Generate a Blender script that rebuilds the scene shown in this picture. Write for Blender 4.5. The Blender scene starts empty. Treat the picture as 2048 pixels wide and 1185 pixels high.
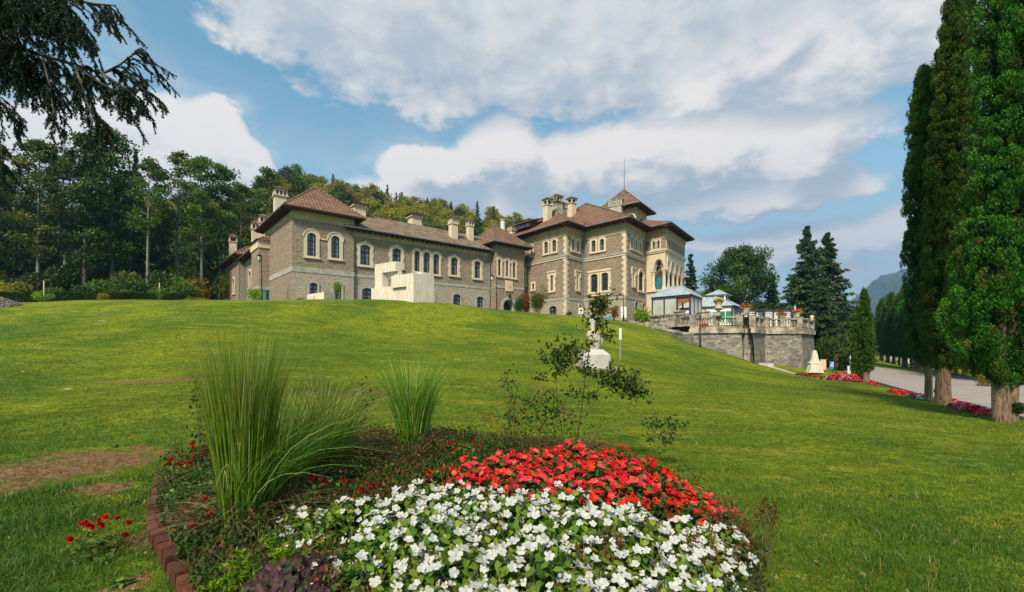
import bpy, math, random
import numpy as np
from mathutils import Vector, Matrix
from mathutils.geometry import tessellate_polygon
random.seed(11); rng = np.random.default_rng(11)
R = math.radians
S = bpy.context.scene; COL = S.collection
# ---------------------------------------------------------------- camera, sky, sun, exposure
F = 870.0; HY = 690.0; EYE = 1.6
cam_d = bpy.data.cameras.new('camera'); cam = bpy.data.objects.new('camera', cam_d); COL.objects.link(cam)
cam_d.sensor_width = 36; cam_d.lens = 36 * F / 2048; cam_d.shift_y = (HY - 592.5) / 2048
cam_d.clip_start = 0.05; cam_d.clip_end = 20000
cam.location = (0, 0, EYE); cam.rotation_euler = (R(90), 0, 0); S.camera = cam
SUN_EL, SUN_AZ = 44, -158          # azimuth from +Y towards +X
sd = bpy.data.lights.new('sun', 'SUN'); sun = bpy.data.objects.new('sun', sd); COL.objects.link(sun)
sd.energy = 4.6; sd.angle = R(10); sd.color = (1, .85, .65)
_d = Vector((math.sin(R(SUN_AZ)) * math.cos(R(SUN_EL)), math.cos(R(SUN_AZ)) * math.cos(R(SUN_EL)), math.sin(R(SUN_EL))))
sun.rotation_euler = (-_d).to_track_quat('-Z', 'Y').to_euler(); sun.location = _d * 100
S.view_settings.view_transform = 'Standard'; S.view_settings.look = 'None'
S.view_settings.exposure = 0.74; S.view_settings.gamma = 1
S.cycles.max_bounces = 6; S.cycles.diffuse_bounces = 3; S.cycles.transparent_max_bounces = 8
S.cycles.use_denoising = True

def mathn(nt, op, a, b=None, c=None, clamp=False):
    n = nt.nodes.new('ShaderNodeMath'); n.operation = op; n.use_clamp = clamp
    for i, v in enumerate((a, b, c)):
        if v is None: continue
        if isinstance(v, (int, float)): n.inputs[i].default_value = v
        else: nt.links.new(v, n.inputs[i])
    return n.outputs[0]
def maprange(nt, v, a, b, c=0., d=1., smooth=True):
    n = nt.nodes.new('ShaderNodeMapRange'); n.interpolation_type = 'SMOOTHSTEP' if smooth else 'LINEAR'
    nt.links.new(v, n.inputs[0])
    for i, x in enumerate((a, b, c, d)): n.inputs[i + 1].default_value = x
    return n.outputs[0]
def mixc(nt, fac, a, b, mode='MIX'):
    n = nt.nodes.new('ShaderNodeMix'); n.data_type = 'RGBA'; n.blend_type = mode
    for k, v in ((0, fac), (6, a), (7, b)):
        if isinstance(v, (int, float)): n.inputs[k].default_value = v
        elif isinstance(v, tuple): n.inputs[k].default_value = (*v[:3], 1)
        else: nt.links.new(v, n.inputs[k])
    return n.outputs[2]
def noise(nt, vec, scale, detail=4, rough=.55, dist=0., out=0):
    n = nt.nodes.new('ShaderNodeTexNoise'); n.inputs['Scale'].default_value = scale
    n.inputs['Detail'].default_value = detail; n.inputs['Roughness'].default_value = rough; n.inputs['Distortion'].default_value = dist
    if vec is not None: nt.links.new(vec, n.inputs['Vector'])
    return n.outputs[out]

def build_world():
    w = bpy.data.worlds.new('World'); S.world = w; w.use_nodes = True; nt = w.node_tree
    bg = nt.nodes['Background']
    sky = nt.nodes.new('ShaderNodeTexSky'); sky.sky_type = 'NISHITA'; sky.sun_disc = False
    sky.sun_elevation = R(SUN_EL); sky.sun_rotation = R(SUN_AZ); sky.altitude = 900; sky.air_density = 1.3; sky.dust_density = .6; sky.ozone_density = 2.5
    tc = nt.nodes.new('ShaderNodeTexCoord'); sp = nt.nodes.new('ShaderNodeSeparateXYZ'); nt.links.new(tc.outputs['Generated'], sp.inputs[0])
    X, Y, Z = sp.outputs
    az0 = mathn(nt, 'ARCTAN2', X, Y); el0 = mathn(nt, 'ARCSINE', Z)
    cb = nt.nodes.new('ShaderNodeCombineXYZ'); nt.links.new(az0, cb.inputs[0]); nt.links.new(mathn(nt, 'MULTIPLY', el0, 1.7), cb.inputs[1]); cb.inputs[2].default_value = 3.3
    n1 = noise(nt, cb.outputs[0], 2.6, 5, .55); n2 = noise(nt, cb.outputs[0], 6.5, 6, .58, .3); n3 = noise(nt, cb.outputs[0], 17., 6, .6)
    # heaps of cloud: centre and radii given as the photo's directions
    blobs = [(330, 330, 255, 128, 1.25, 0), (150, 330, 200, 120, 1.1, 0), (430, 300, 130, 95, 1.2, 0), (500, 340, 105, 80, 1.1, 0), (1150, 15, 800, 172, 1.1, 1), (640, 50, 250, 95, .8, 1), (1560, 90, 420, 130, 1.1, 1),
             (1320, 320, 400, 84, 1.25, 0), (1590, 300, 120, 78, 1.15, 0), (1010, 320, 110, 80, 1.1, 0), (870, 350, 110, 62, 1.15, 0), (1480, 400, 300, 50, .9, 0),
             (900, 410, 260, 50, .75, 0), (1560, 500, 420, 60, .6, 1), (1900, 430, 200, 55, .8, 0), (1960, 60, 200, 110, .9, 1), (-500, 200, 500, 200, .9, 1), (2900, 250, 700, 200, .9, 1), (700, 460, 260, 50, .6, 0)]
    def field(az, el):
        wx = mathn(nt, 'MULTIPLY_ADD', mathn(nt, 'SUBTRACT', n1, .5), .20, az)
        wx = mathn(nt, 'MULTIPLY_ADD', mathn(nt, 'SUBTRACT', n2, .5), .10, wx)
        wy = mathn(nt, 'MULTIPLY_ADD', mathn(nt, 'SUBTRACT', n2, .5), .13, el)
        wy = mathn(nt, 'MULTIPLY_ADD', mathn(nt, 'SUBTRACT', n3, .5), .06, wy)
        acc = None
        for px, py, rx, ry, amp, k in blobs:
            a = math.atan((px - 1024) / F); e = math.atan((HY - py) / F * math.cos(a))
            ra = rx / F * math.cos(a) ** 2; re = ry / F * math.cos(a)
            dx = mathn(nt, 'MULTIPLY', mathn(nt, 'SUBTRACT', wx, a), 1 / ra); dy = mathn(nt, 'MULTIPLY', mathn(nt, 'SUBTRACT', wy, e), 1 / re)
            d2 = mathn(nt, 'ADD', mathn(nt, 'MULTIPLY', dx, dx), mathn(nt, 'MULTIPLY', dy, dy))
            v = mathn(nt, 'MULTIPLY', mathn(nt, 'SUBTRACT', 1., d2), amp)
            v = mathn(nt, 'MAXIMUM', v, -1.)
            acc = v if acc is None else mathn(nt, 'SMOOTH_MAX', acc, v, .35)
        return acc
    f = field(az0, el0)
    fu = field(mathn(nt, 'ADD', az0, -.035), mathn(nt, 'ADD', el0, .05))
    dens = mathn(nt, 'ADD', f, mathn(nt, 'MULTIPLY', mathn(nt, 'SUBTRACT', n2, .5), 1.0))
    dens = mathn(nt, 'ADD', dens, mathn(nt, 'MULTIPLY', mathn(nt, 'SUBTRACT', n3, .5), .7))
    mask = maprange(nt, dens, -.02, .42)
    thin = maprange(nt, noise(nt, cb.outputs[0], 3.4, 6, .6, .5), .44, .75, 0., .55)
    mask = mathn(nt, 'MAXIMUM', mask, thin)
    # cloud light: tops towards the light are warm white, bases blue grey
    lit = mathn(nt, 'SUBTRACT', f, fu); lit = mathn(nt, 'ADD', lit, mathn(nt, 'MULTIPLY', mathn(nt, 'SUBTRACT', n2, .5), 2.0))
    lit = mathn(nt, 'ADD', lit, mathn(nt, 'MULTIPLY', mathn(nt, 'SUBTRACT', n3, .5), .9))
    lit = maprange(nt, lit, -.55, .55)
    up = maprange(nt, el0, .45, .62, 1., .55)
    lit = mathn(nt, 'MULTIPLY', lit, up)
    cc = mixc(nt, lit, (3.2, 3.5, 3.75), (6.9, 6.2, 5.5))
    skyc = mixc(nt, 1., sky.outputs[0], (.86, 1.2, .99), 'MULTIPLY')
    low = maprange(nt, el0, .0, .52, .92, 0.)
    skyc = mixc(nt, low, skyc, (3.6, 4.15, 4.4))
    fin = mixc(nt, mask, skyc, cc)
    nt.links.new(fin, bg.inputs[0]); bg.inputs[1].default_value = .1
    w.cycles.sampling_method = 'MANUAL'; w.cycles.sample_map_resolution = 512
build_world()

# ---------------------------------------------------------------- helpers
def tag(o, label=None, cat=None, group=None, kind=None):
    if label: o['label'] = label
    if cat: o['category'] = cat
    if group: o['group'] = group
    if kind: o['kind'] = kind
    return o
def empty(name, loc, label, cat, group=None, rz=0.):
    o = bpy.data.objects.new(name, None); COL.objects.link(o); o.location = loc; o.rotation_euler[2] = rz; o.empty_display_size = .2
    return tag(o, label, cat, group)
def kids(o): return [c for c in o.children]
def copy_tree(o, parent=None, loc=None, rz=None, sc=None, label=None, group=None):
    c = o.copy(); COL.objects.link(c)
    if parent is not None: c.parent = parent
    if loc is not None: c.location = loc
    if rz is not None: c.rotation_euler = (0, 0, rz)
    if sc is not None: c.scale = (sc, sc, sc) if isinstance(sc, (int, float)) else sc
    if label: c['label'] = label
    if group: c['group'] = group
    for ch in kids(o):
        copy_tree(ch, c)
    return c
class MB:
    def __init__(s): s.v = []; s.f = []; s.uv = []; s.org = (0, 0, 0)
    def face(s, pts, uvs=None):
        i = len(s.v); s.v += [tuple(p) for p in pts]; s.f.append(tuple(range(i, i + len(pts))))
        s.uv += list(uvs) if uvs is not None else autouv(pts)
    def hexa(s, b, t):          # b, t: 4 bottom and 4 top corners, counterclockwise seen from above
        s.face(b[::-1]); s.face(t)
        for i in range(4):
            j = (i + 1) % 4; s.face([b[i], b[j], t[j], t[i]])
    def box(s, x0, x1, y0, y1, z0, z1):
        s.hexa([(x0, y0, z0), (x1, y0, z0), (x1, y1, z0), (x0, y1, z0)], [(x0, y0, z1), (x1, y0, z1), (x1, y1, z1), (x0, y1, z1)])
    def tube(s, pts, rad, n=6, cap=True):
        pts = [Vector(p) for p in pts]; m = len(pts)
        if isinstance(rad, (int, float)): rad = [rad] * m
        rings = []; ref = None
        for i, p in enumerate(pts):
            d = (pts[min(i + 1, m - 1)] - pts[max(i - 1, 0)])
            if d.length < 1e-9: d = Vector((0, 0, 1))
            d.normalize()
            if ref is None: ref = d.orthogonal().normalized()
            a = (ref - d * ref.dot(d))
            a = a.normalized() if a.length > 1e-6 else d.orthogonal().normalized(); ref = a
            b = d.cross(a)
            rings.append([p + (a * math.cos(2 * math.pi * k / n) + b * math.sin(2 * math.pi * k / n)) * rad[i] for k in range(n)])
        i0 = len(s.v)
        for r_ in rings: s.v += [tuple(q) for q in r_]
        L = 0.
        for i in range(m - 1):
            l2 = L + (pts[i + 1] - pts[i]).length
            for k in range(n):
                k2 = (k + 1) % n
                s.f.append((i0 + i * n + k, i0 + i * n + k2, i0 + (i + 1) * n + k2, i0 + (i + 1) * n + k))
                c = 2 * math.pi * rad[i] / n
                s.uv += [(k * c, L), ((k + 1) * c, L), ((k + 1) * c, l2), (k * c, l2)]
            L = l2
        if cap:
            s.f.append(tuple(i0 + k for k in range(n))[::-1]); s.uv += [(0, 0)] * n
            s.f.append(tuple(i0 + (m - 1) * n + k for k in range(n))); s.uv += [(0, 0)] * n
    def lathe(s, c, prof, n=12):   # prof: list of (r, z)
        c = Vector(c); s.tube([c + Vector((0, 0, z)) for r_, z in prof], [max(r_, 1e-4) for r_, z in prof], n) if all(prof[i + 1][1] > prof[i][1] for i in range(len(prof) - 1)) else s._lathe(c, prof, n)
    def _lathe(s, c, prof, n):
        i0 = len(s.v)
        for r_, z in prof:
            for k in range(n):
                a = 2 * math.pi * k / n; s.v.append((c[0] + r_ * math.cos(a), c[1] + r_ * math.sin(a), c[2] + z))
        for i in range(len(prof) - 1):
            for k in range(n):
                k2 = (k + 1) % n; s.f.append((i0 + i * n + k, i0 + i * n + k2, i0 + (i + 1) * n + k2, i0 + (i + 1) * n + k)); s.uv += [(k, prof[i][1])] * 4
    def build(s, name, mat, parent=None, smooth=False, loc=None):
        me = bpy.data.meshes.new(name)
        v = s.v
        if loc is not None: v = [(a[0] - loc[0], a[1] - loc[1], a[2] - loc[2]) for a in v]
        me.from_pydata(v, [], s.f)
        ul = me.uv_layers.new(name='UVMap'); ul.data.foreach_set('uv', np.array(s.uv, dtype=np.float32).ravel())
        me.materials.append(mat)
        if smooth: me.polygons.foreach_set('use_smooth', [True] * len(me.polygons))
        o = bpy.data.objects.new(name, me); COL.objects.link(o)
        if parent is not None:
            o.parent = parent
        if loc is not None: o.location = loc
        return o
def autouv(pts):
    p = [Vector(q) for q in pts]; n = Vector((0, 0, 0))
    for i in range(1, len(p) - 1): n += (p[i] - p[0]).cross(p[i + 1] - p[0])
    if n.length < 1e-12: return [(0, 0)] * len(p)
    n.normalize()
    if abs(n.z) > .98: return [(q.x, q.y) for q in p]
    t = Vector((-n.y, n.x, 0)).normalized(); b = n.cross(t)
    return [(q.dot(t), q.dot(b)) for q in p]
def quads_mesh(name, P, mat, parent=None, face_tone=None, loc=(0, 0, 0), smooth=False, tri=False):
    """P: (n,4,3) array of quads -> one mesh, face attribute 'rnd'"""
    n, k = P.shape[0], P.shape[1]
    me = bpy.data.meshes.new(name); me.vertices.add(n * k); me.vertices.foreach_set('co', np.ascontiguousarray(P, dtype=np.float32).ravel())
    me.loops.add(n * k); me.loops.foreach_set('vertex_index', np.arange(n * k, dtype=np.int32))
    me.polygons.add(n); me.polygons.foreach_set('loop_start', np.arange(0, n * k, k, dtype=np.int32)); me.polygons.foreach_set('loop_total', np.full(n, k, dtype=np.int32))
    me.update(calc_edges=True)
    if face_tone is None: face_tone = rng.random(n)
    at = me.attributes.new('face_tone', 'FLOAT', 'FACE'); at.data.foreach_set('value', np.asarray(face_tone, dtype=np.float32))
    me.materials.append(mat)
    o = bpy.data.objects.new(name, me); COL.objects.link(o); o.location = loc
    if parent is not None: o.parent = parent
    return o
def unit(a): return a / np.maximum(np.linalg.norm(a, axis=-1, keepdims=True), 1e-9)
def leaf_quads(C, size, asp=.55, up=0., droop=None, rg=None, D=None):
    """quads (diamond leaves) at centres C, random orientation; D: preferred long axis"""
    rg = rg or rng; n = len(C)
    d = rg.normal(size=(n, 3)); d[:, 2] += up
    if D is not None: d = D + d * .45
    d = unit(d); s = unit(np.cross(d, rg.normal(size=(n, 3))))
    L = (np.asarray(size) * (0.7 + .6 * rg.random(n)))[:, None]
    W = L * asp
    nn = np.cross(d, s)
    return np.stack([C - d * L * .5, C + s * W * .5 + nn * L * .06, C + d * L * .5, C - s * W * .5 + nn * L * .06], 1)
# point on the ray of a photo pixel at depth Y, or at a given height
def at(px, py, Y): return Vector(((px - 1024) / F * Y, Y, EYE + (HY - py) / F * Y))
def zat(py, Y): return EYE + (HY - py) / F * Y
def xy(px, Y): return ((px - 1024) / F * Y, Y)

# ---------------------------------------------------------------- materials
MATS = {}
def newmat(name):
    m = bpy.data.materials.new(name); m.use_nodes = True; nt = m.node_tree; MATS[name] = m
    return m, nt, nt.nodes['Principled BSDF']
def bump(nt, b, h, strength, dist=.02):
    n = nt.nodes.new('ShaderNodeBump'); n.inputs['Strength'].default_value = strength; n.inputs['Distance'].default_value = dist
    nt.links.new(h, n.inputs['Height']); nt.links.new(n.outputs[0], b.inputs['Normal'])
def coords(nt, which='Object'):
    t = nt.nodes.new('ShaderNodeTexCoord'); return t.outputs[which]
def plain(name, c, rough=.8, var=.25, scale=3., metal=0., c2=None, bmp=0.):
    m, nt, b = newmat(name); co = coords(nt)
    n1 = noise(nt, co, scale, 5, .6)
    c2 = c2 or tuple(x * (1 - var) for x in c)
    nt.links.new(mixc(nt, maprange(nt, n1, .35, .68), c, c2), b.inputs['Base Color'])
    b.inputs['Roughness'].default_value = rough; b.inputs['Metallic'].default_value = metal
    if bmp: bump(nt, b, noise(nt, co, scale * 6, 4), bmp)
    return m
def brick(nt, vec, c1, c2, mortar, w, h, ms, bias=0., sm=.1):
    n = nt.nodes.new('ShaderNodeTexBrick'); nt.links.new(vec, n.inputs['Vector'])
    n.inputs['Color1'].default_value = (*c1, 1); n.inputs['Color2'].default_value = (*c2, 1); n.inputs['Mortar'].default_value = (*mortar, 1)
    n.inputs['Scale'].default_value = 1; n.inputs['Mortar Size'].default_value = ms; n.inputs['Brick Width'].default_value = w; n.inputs['Row Height'].default_value = h
    n.inputs['Bias'].default_value = bias; n.inputs['Mortar Smooth'].default_value = sm
    return n
def uvwarp(nt, amt, scale):
    uv = coords(nt, 'UV'); nz = noise(nt, uv, scale, 3, .5, out=1)
    v = nt.nodes.new('ShaderNodeVectorMath'); v.operation = 'SUBTRACT'; nt.links.new(nz, v.inputs[0]); v.inputs[1].default_value = (.5, .5, .5)
    w = nt.nodes.new('ShaderNodeVectorMath'); w.operation = 'SCALE'; nt.links.new(v.outputs[0], w.inputs[0]); w.inputs['Scale'].default_value = amt
    a = nt.nodes.new('ShaderNodeVectorMath'); a.operation = 'ADD'; nt.links.new(uv, a.inputs[0]); nt.links.new(w.outputs[0], a.inputs[1])
    return uv, a.outputs[0]
def masonry(name, c1, c2, mortar, w, h, ms, stain, warp=.03, patch=None, bst=.5):
    m, nt, b = newmat(name); uv, wv = uvwarp(nt, warp, 2.5)
    br = brick(nt, wv, c1, c2, mortar, w, h, ms)
    n2 = noise(nt, uv, .45, 6, .62); n3 = noise(nt, uv, 5., 5, .7)
    col = mixc(nt, mathn(nt, 'MULTIPLY', maprange(nt, n2, .42, .72), .6), br.outputs[0], stain)
    col = mixc(nt, .55, col, mixc(nt, maprange(nt, n3, .35, .65), (.42, .42, .44), (1.65, 1.55, 1.45)), 'MULTIPLY')
    if patch:
        n4 = noise(nt, uv, 1.3, 4, .7); col = mixc(nt, mathn(nt, 'MULTIPLY', maprange(nt, n4, .56, .7), .7), col, patch)
    nt.links.new(col, b.inputs['Base Color']); b.inputs['Roughness'].default_value = .92
    hgt = mathn(nt, 'SUBTRACT', mathn(nt, 'MULTIPLY', n3, 1.2), br.outputs['Fac'])
    bump(nt, b, hgt, bst, .04)
    return m
M_WALL = masonry('brown_coursed_stone', (.285, .222, .16), (.125, .096, .07), (.36, .30, .22), .42, .105, .014, (.30, .25, .185), bst=.55)
M_WALLG = masonry('grey_coursed_stone', (.38, .33, .26), (.25, .215, .17), (.45, .40, .32), .46, .12, .016, (.32, .31, .28), bst=.55)
M_RUBBLE = masonry('grey_rubble_stone', (.33, .31, .27), (.12, .115, .10), (.24, .22, .19), .5, .24, .03, (.07, .07, .055), .16, (.07, .068, .055), .9)
M_TRIM = plain('pale_limestone', (.62, .515, .37), .85, .25, 1.7, c2=(.55, .45, .32), bmp=.25)
M_FRIEZE = plain('yellowed_limestone', (.44, .355, .205), .85, .2, 1.2, c2=(.33, .265, .155), bmp=.2)
M_BAND = plain('grey_stone_band', (.40, .375, .32), .85, .2, 1.7, c2=(.27, .255, .23), bmp=.3)
M_WEATHER = plain('weathered_balustrade_stone', (.44, .38, .285), .9, .4, 1.1, c2=(.11, .10, .085), bmp=.4)
M_CONC = None
def concrete():
    m, nt, b = newmat('pale_board_concrete'); co = coords(nt)
    s = nt.nodes.new('ShaderNodeMapping'); s.inputs['Scale'].default_value = (3, 3, .35); nt.links.new(co, s.inputs[0])
    st = noise(nt, s.outputs[0], 2.2, 5, .6); pt = noise(nt, co, 9, 3, .5)
    col = mixc(nt, maprange(nt, st, .35, .68), (.64, .59, .49), (.50, .44, .35))
    col = mixc(nt, maprange(nt, pt, .68, .75), col, (.24, .20, .14))
    nt.links.new(col, b.inputs['Base Color']); b.inputs['Roughness'].default_value = .9; bump(nt, b, st, .3, .03); return m
M_CONC = concrete()
def rooftile(name, c1, c2, moss, w=.42, h=.56, mossamt=.8):
    m, nt, b = newmat(name); uv, wv = uvwarp(nt, .05, 1.2)
    br = brick(nt, wv, c1, c2, (.07, .035, .022), w, h, .035, sm=.6)
    n2 = noise(nt, uv, .8, 6, .65); n3 = noise(nt, uv, 7, 3, .6)
    sx = nt.nodes.new('ShaderNodeSeparateXYZ'); nt.links.new(wv, sx.inputs[0])
    row = mathn(nt, 'FRACT', mathn(nt, 'MULTIPLY', sx.outputs[1], 1 / h))
    edge = maprange(nt, row, .1, .55, 1., .0)
    fac = mathn(nt, 'MULTIPLY', mathn(nt, 'ADD', mathn(nt, 'MULTIPLY', edge, 1.25), .08), maprange(nt, n2, .3, .62, 0., mossamt))
    col = mixc(nt, fac, br.outputs[0], moss)
    col = mixc(nt, .5, col, mixc(nt, n3, (.6, .6, .6), (1.5, 1.5, 1.5)), 'MULTIPLY')
    nt.links.new(col, b.inputs['Base Color']); b.inputs['Roughness'].default_value = .85
    wvn = mathn(nt, 'SINE', mathn(nt, 'MULTIPLY', sx.outputs[0], 2 * math.pi / w))
    hh = mathn(nt, 'ADD', mathn(nt, 'MULTIPLY', wvn, .5), mathn(nt, 'MULTIPLY', row, -1.2))
    bump(nt, b, hh, .9, .07); return m
M_TILE = rooftile('weathered_clay_tiles', (.14, .07, .038), (.08, .044, .027), (.38, .31, .18))
M_TILER = rooftile('red_clay_tiles', (.165, .052, .026), (.07, .028, .018), (.31, .205, .11), mossamt=.72)
M_WOOD = plain('dark_red_eave_timber', (.085, .028, .017), .7, .5, 3)
M_SOFF = plain('brown_soffit_boards', (.055, .024, .016), .8, .4, 2)
M_ZINC = plain('zinc_gutter', (.22, .235, .25), .45, .35, 2, metal=.4)
M_VERD = plain('verdigris_pipe', (.19, .265, .27), .5, .3, 2, metal=.3)
M_FRAME = plain('black_window_iron', (.018, .022, .024), .5, .2, 5)
M_BARS = plain('pale_window_bars', (.34, .38, .40), .5, .2, 5)
M_TEAL = plain('teal_curtain', (.012, .17, .19), .7, .25, 2)
M_IRON = plain('black_painted_iron', (.012, .012, .013), .4, .3, 6)
M_WHITE = plain('white_fabric_panel', (.62, .62, .60), .7, .12, 1.2)
M_WPAINT = plain('white_painted_metal', (.72, .72, .70), .5, .12, 3)
M_LAMPG = plain('frosted_lantern_glass', (.72, .70, .62), .25, .1, 4)
M_GREYROOF = plain('grey_membrane_roof', (.36, .42, .45), .42, .3, 1.3)
M_DARKFR = plain('anthracite_tent_frame', (.03, .037, .042), .5, .3, 4)
M_BLUE = plain('blue_panel', (.03, .24, .50), .5, .15, 5)
M_BLACKG = plain('black_ink', (.03, .03, .035), .6, .1, 5)
M_RED = plain('red_paint', (.45, .02, .012), .5, .3, 5)
M_ORWOOD = plain('warm_timber', (.33, .10, .03), .6, .35, 4)
M_SLAB = plain('pale_stone_slab', (.50, .455, .385), .85, .3, 1.5, c2=(.33, .30, .26), bmp=.3)
M_CARP = plain('silver_car_paint', (.50, .52, .53), .3, .05, 2, metal=.4)
M_TYRE = plain('tyre_rubber', (.02, .02, .02), .8, .2, 5)
def glassy():
    m, nt, b = newmat('dark_window_glass'); co = coords(nt); n1 = noise(nt, co, 1.3, 3, .5)
    nt.links.new(mixc(nt, maprange(nt, n1, .4, .65), (.012, .018, .022), (.045, .075, .085)), b.inputs['Base Color'])
    b.inputs['Roughness'].default_value = .08; b.inputs['Specular IOR Level'].default_value = .9
    bump(nt, b, noise(nt, co, 2.5, 2), .08, .05); return m
M_GLASS = glassy()
def leafmat(name, cols, trans=.35, rough=.55, objvar=.25, spec=.25):
    """cols: list of (pos, rgb) along the per-leaf tone"""
    m, nt, b = newmat(name)
    a = nt.nodes.new('ShaderNodeAttribute'); a.attribute_name = 'face_tone'
    rp = nt.nodes.new('ShaderNodeValToRGB'); el = rp.color_ramp.elements
    while len(el) < len(cols): el.new(.5)
    for e, (p, c) in zip(el, cols): e.position = p; e.color = (*c, 1)
    nt.links.new(a.outputs['Fac'], rp.inputs[0])
    oi = nt.nodes.new('ShaderNodeObjectInfo')
    hs = nt.nodes.new('ShaderNodeHueSaturation'); nt.links.new(rp.outputs[0], hs.inputs['Color'])
    nt.links.new(maprange(nt, oi.outputs['Random'], 0, 1, .5 - .04 * objvar * 2, .5 + .05 * objvar * 2, False), hs.inputs['Hue'])
    nt.links.new(maprange(nt, oi.outputs['Random'], 0, 1, 1 - objvar, 1 + objvar, False), hs.inputs['Value'])
    c = hs.outputs[0]
    nt.links.new(c, b.inputs['Base Color']); b.inputs['Roughness'].default_value = rough; b.inputs['Specular IOR Level'].default_value = spec
    tr = nt.nodes.new('ShaderNodeBsdfTranslucent'); nt.links.new(c, tr.inputs[0])
    mx = nt.nodes.new('ShaderNodeMixShader'); mx.inputs[0].default_value = trans
    nt.links.new(b.outputs[0], mx.inputs[1]); nt.links.new(tr.outputs[0], mx.inputs[2])
    nt.links.new(mx.outputs[0], nt.nodes['Material Output'].inputs[0]); return m
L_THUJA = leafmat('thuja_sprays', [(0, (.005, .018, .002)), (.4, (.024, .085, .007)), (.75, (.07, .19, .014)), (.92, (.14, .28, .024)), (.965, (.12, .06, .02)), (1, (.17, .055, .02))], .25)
L_THUJA_FAR = leafmat('far_thuja_sprays', [(0, (.012, .045, .005)), (.5, (.04, .13, .012)), (.9, (.09, .22, .02)), (.97, (.13, .09, .02)), (1, (.2, .08, .02))], .25)
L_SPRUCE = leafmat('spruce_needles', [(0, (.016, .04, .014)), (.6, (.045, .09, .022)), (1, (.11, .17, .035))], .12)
L_NEAR = leafmat('near_spruce_needles', [(0, (.008, .020, .012)), (.6, (.016, .042, .02)), (1, (.03, .075, .03))], .15, objvar=0)
L_BROAD = leafmat('beech_leaves', [(0, (.05, .10, .012)), (.5, (.11, .18, .016)), (.85, (.22, .24, .02)), (1, (.33, .19, .018))], .4)
L_YELL = leafmat('yellowing_leaves', [(0, (.12, .16, .012)), (.45, (.27, .25, .016)), (.85, (.32, .23, .016)), (1, (.36, .15, .018))], .4)
L_RUST = leafmat('rusty_crown_leaves', [(0, (.025, .05, .008)), (.5, (.08, .10, .012)), (.88, (.17, .13, .015)), (1, (.24, .085, .015))], .35)
L_WOOD = leafmat('woodland_leaves', [(0, (.03, .075, .010)), (.6, (.085, .15, .014)), (.95, (.18, .22, .02)), (1, (.26, .16, .016))], .35)
L_DARK = leafmat('dark_green_leaves', [(0, (.018, .045, .008)), (.6, (.045, .09, .012)), (1, (.11, .15, .018))], .3)
L_HEDGE = leafmat('hedge_leaves', [(0, (.012, .03, .006)), (.6, (.028, .07, .010)), (1, (.08, .14, .02))], .3)
L_CHART = leafmat('chartreuse_leaves', [(0, (.10, .20, .012)), (.6, (.22, .33, .015)), (1, (.36, .42, .03))], .4)
L_BEDL = leafmat('impatiens_leaves', [(0, (.025, .075, .012)), (.45, (.06, .15, .02)), (.75, (.17, .25, .025)), (1, (.36, .40, .035))], .3)
L_RED = leafmat('red_brown_leaves', [(0, (.06, .018, .012)), (.6, (.17, .05, .02)), (1, (.10, .09, .02))], .3)
L_ORN = leafmat('ornamental_grass_blades', [(0, (.05, .14, .01)), (.5, (.12, .25, .014)), (.9, (.25, .34, .025)), (.97, (.42, .36, .14)), (1, (.5, .42, .2))], .35)
L_GRASS = leafmat('lawn_grass_blades', [(0, (.025, .08, .007)), (.3, (.075, .15, .009)), (.6, (.15, .225, .014)), (.9, (.29, .30, .028)), (1, (.42, .32, .10))], .35, objvar=0)
L_GRASSD = leafmat('rough_grass_blades', [(0, (.025, .09, .012)), (.5, (.075, .17, .016)), (.88, (.17, .26, .025)), (.96, (.20, .26, .08)), (1, (.36, .29, .13))], .35, objvar=0)
L_PURP = leafmat('purple_heuchera_leaves', [(0, (.020, .007, .010)), (.6, (.045, .016, .022)), (1, (.11, .045, .05))], .15, objvar=.1)
P_WHITE = leafmat('white_petals', [(0, (.42, .45, .42)), (.6, (.56, .57, .54)), (1, (.60, .57, .46))], .25, objvar=.05, spec=.1)
P_RED = leafmat('scarlet_petals', [(0, (.36, .004, .006)), (.6, (.58, .008, .010)), (1, (.68, .03, .018))], .25, objvar=.1, spec=.1)
P_CORAL = leafmat('coral_petals', [(0, (.60, .03, .04)), (.6, (.72, .06, .075)), (1, (.75, .11, .09))], .25, objvar=.1, spec=.1)
P_DKRED = leafmat('dark_red_petals', [(0, (.28, .004, .008)), (.6, (.45, .008, .012)), (1, (.6, .02, .02))], .2, objvar=.1, spec=.1)
P_MAG = leafmat('magenta_petals', [(0, (.45, .02, .12)), (.5, (.60, .05, .22)), (1, (.75, .2, .4))], .2, objvar=.1, spec=.1)
P_YEL = leafmat('yellow_petals', [(0, (.45, .30, .01)), (.5, (.60, .45, .02)), (1, (.25, .33, .03))], .2, objvar=.1, spec=.1)
P_ORA = leafmat('orange_petals', [(0, (.50, .06, .02)), (.5, (.65, .12, .03)), (1, (.30, .10, .03))], .2, objvar=.1, spec=.1)
P_BUD = leafmat('rose_hips', [(0, (.16, .03, .015)), (.6, (.30, .045, .02)), (1, (.38, .10, .03))], .1, objvar=.1)
M_BARK = plain('grey_brown_bark', (.13, .10, .075), .95, .5, 6, c2=(.055, .042, .032), bmp=.8)
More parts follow.
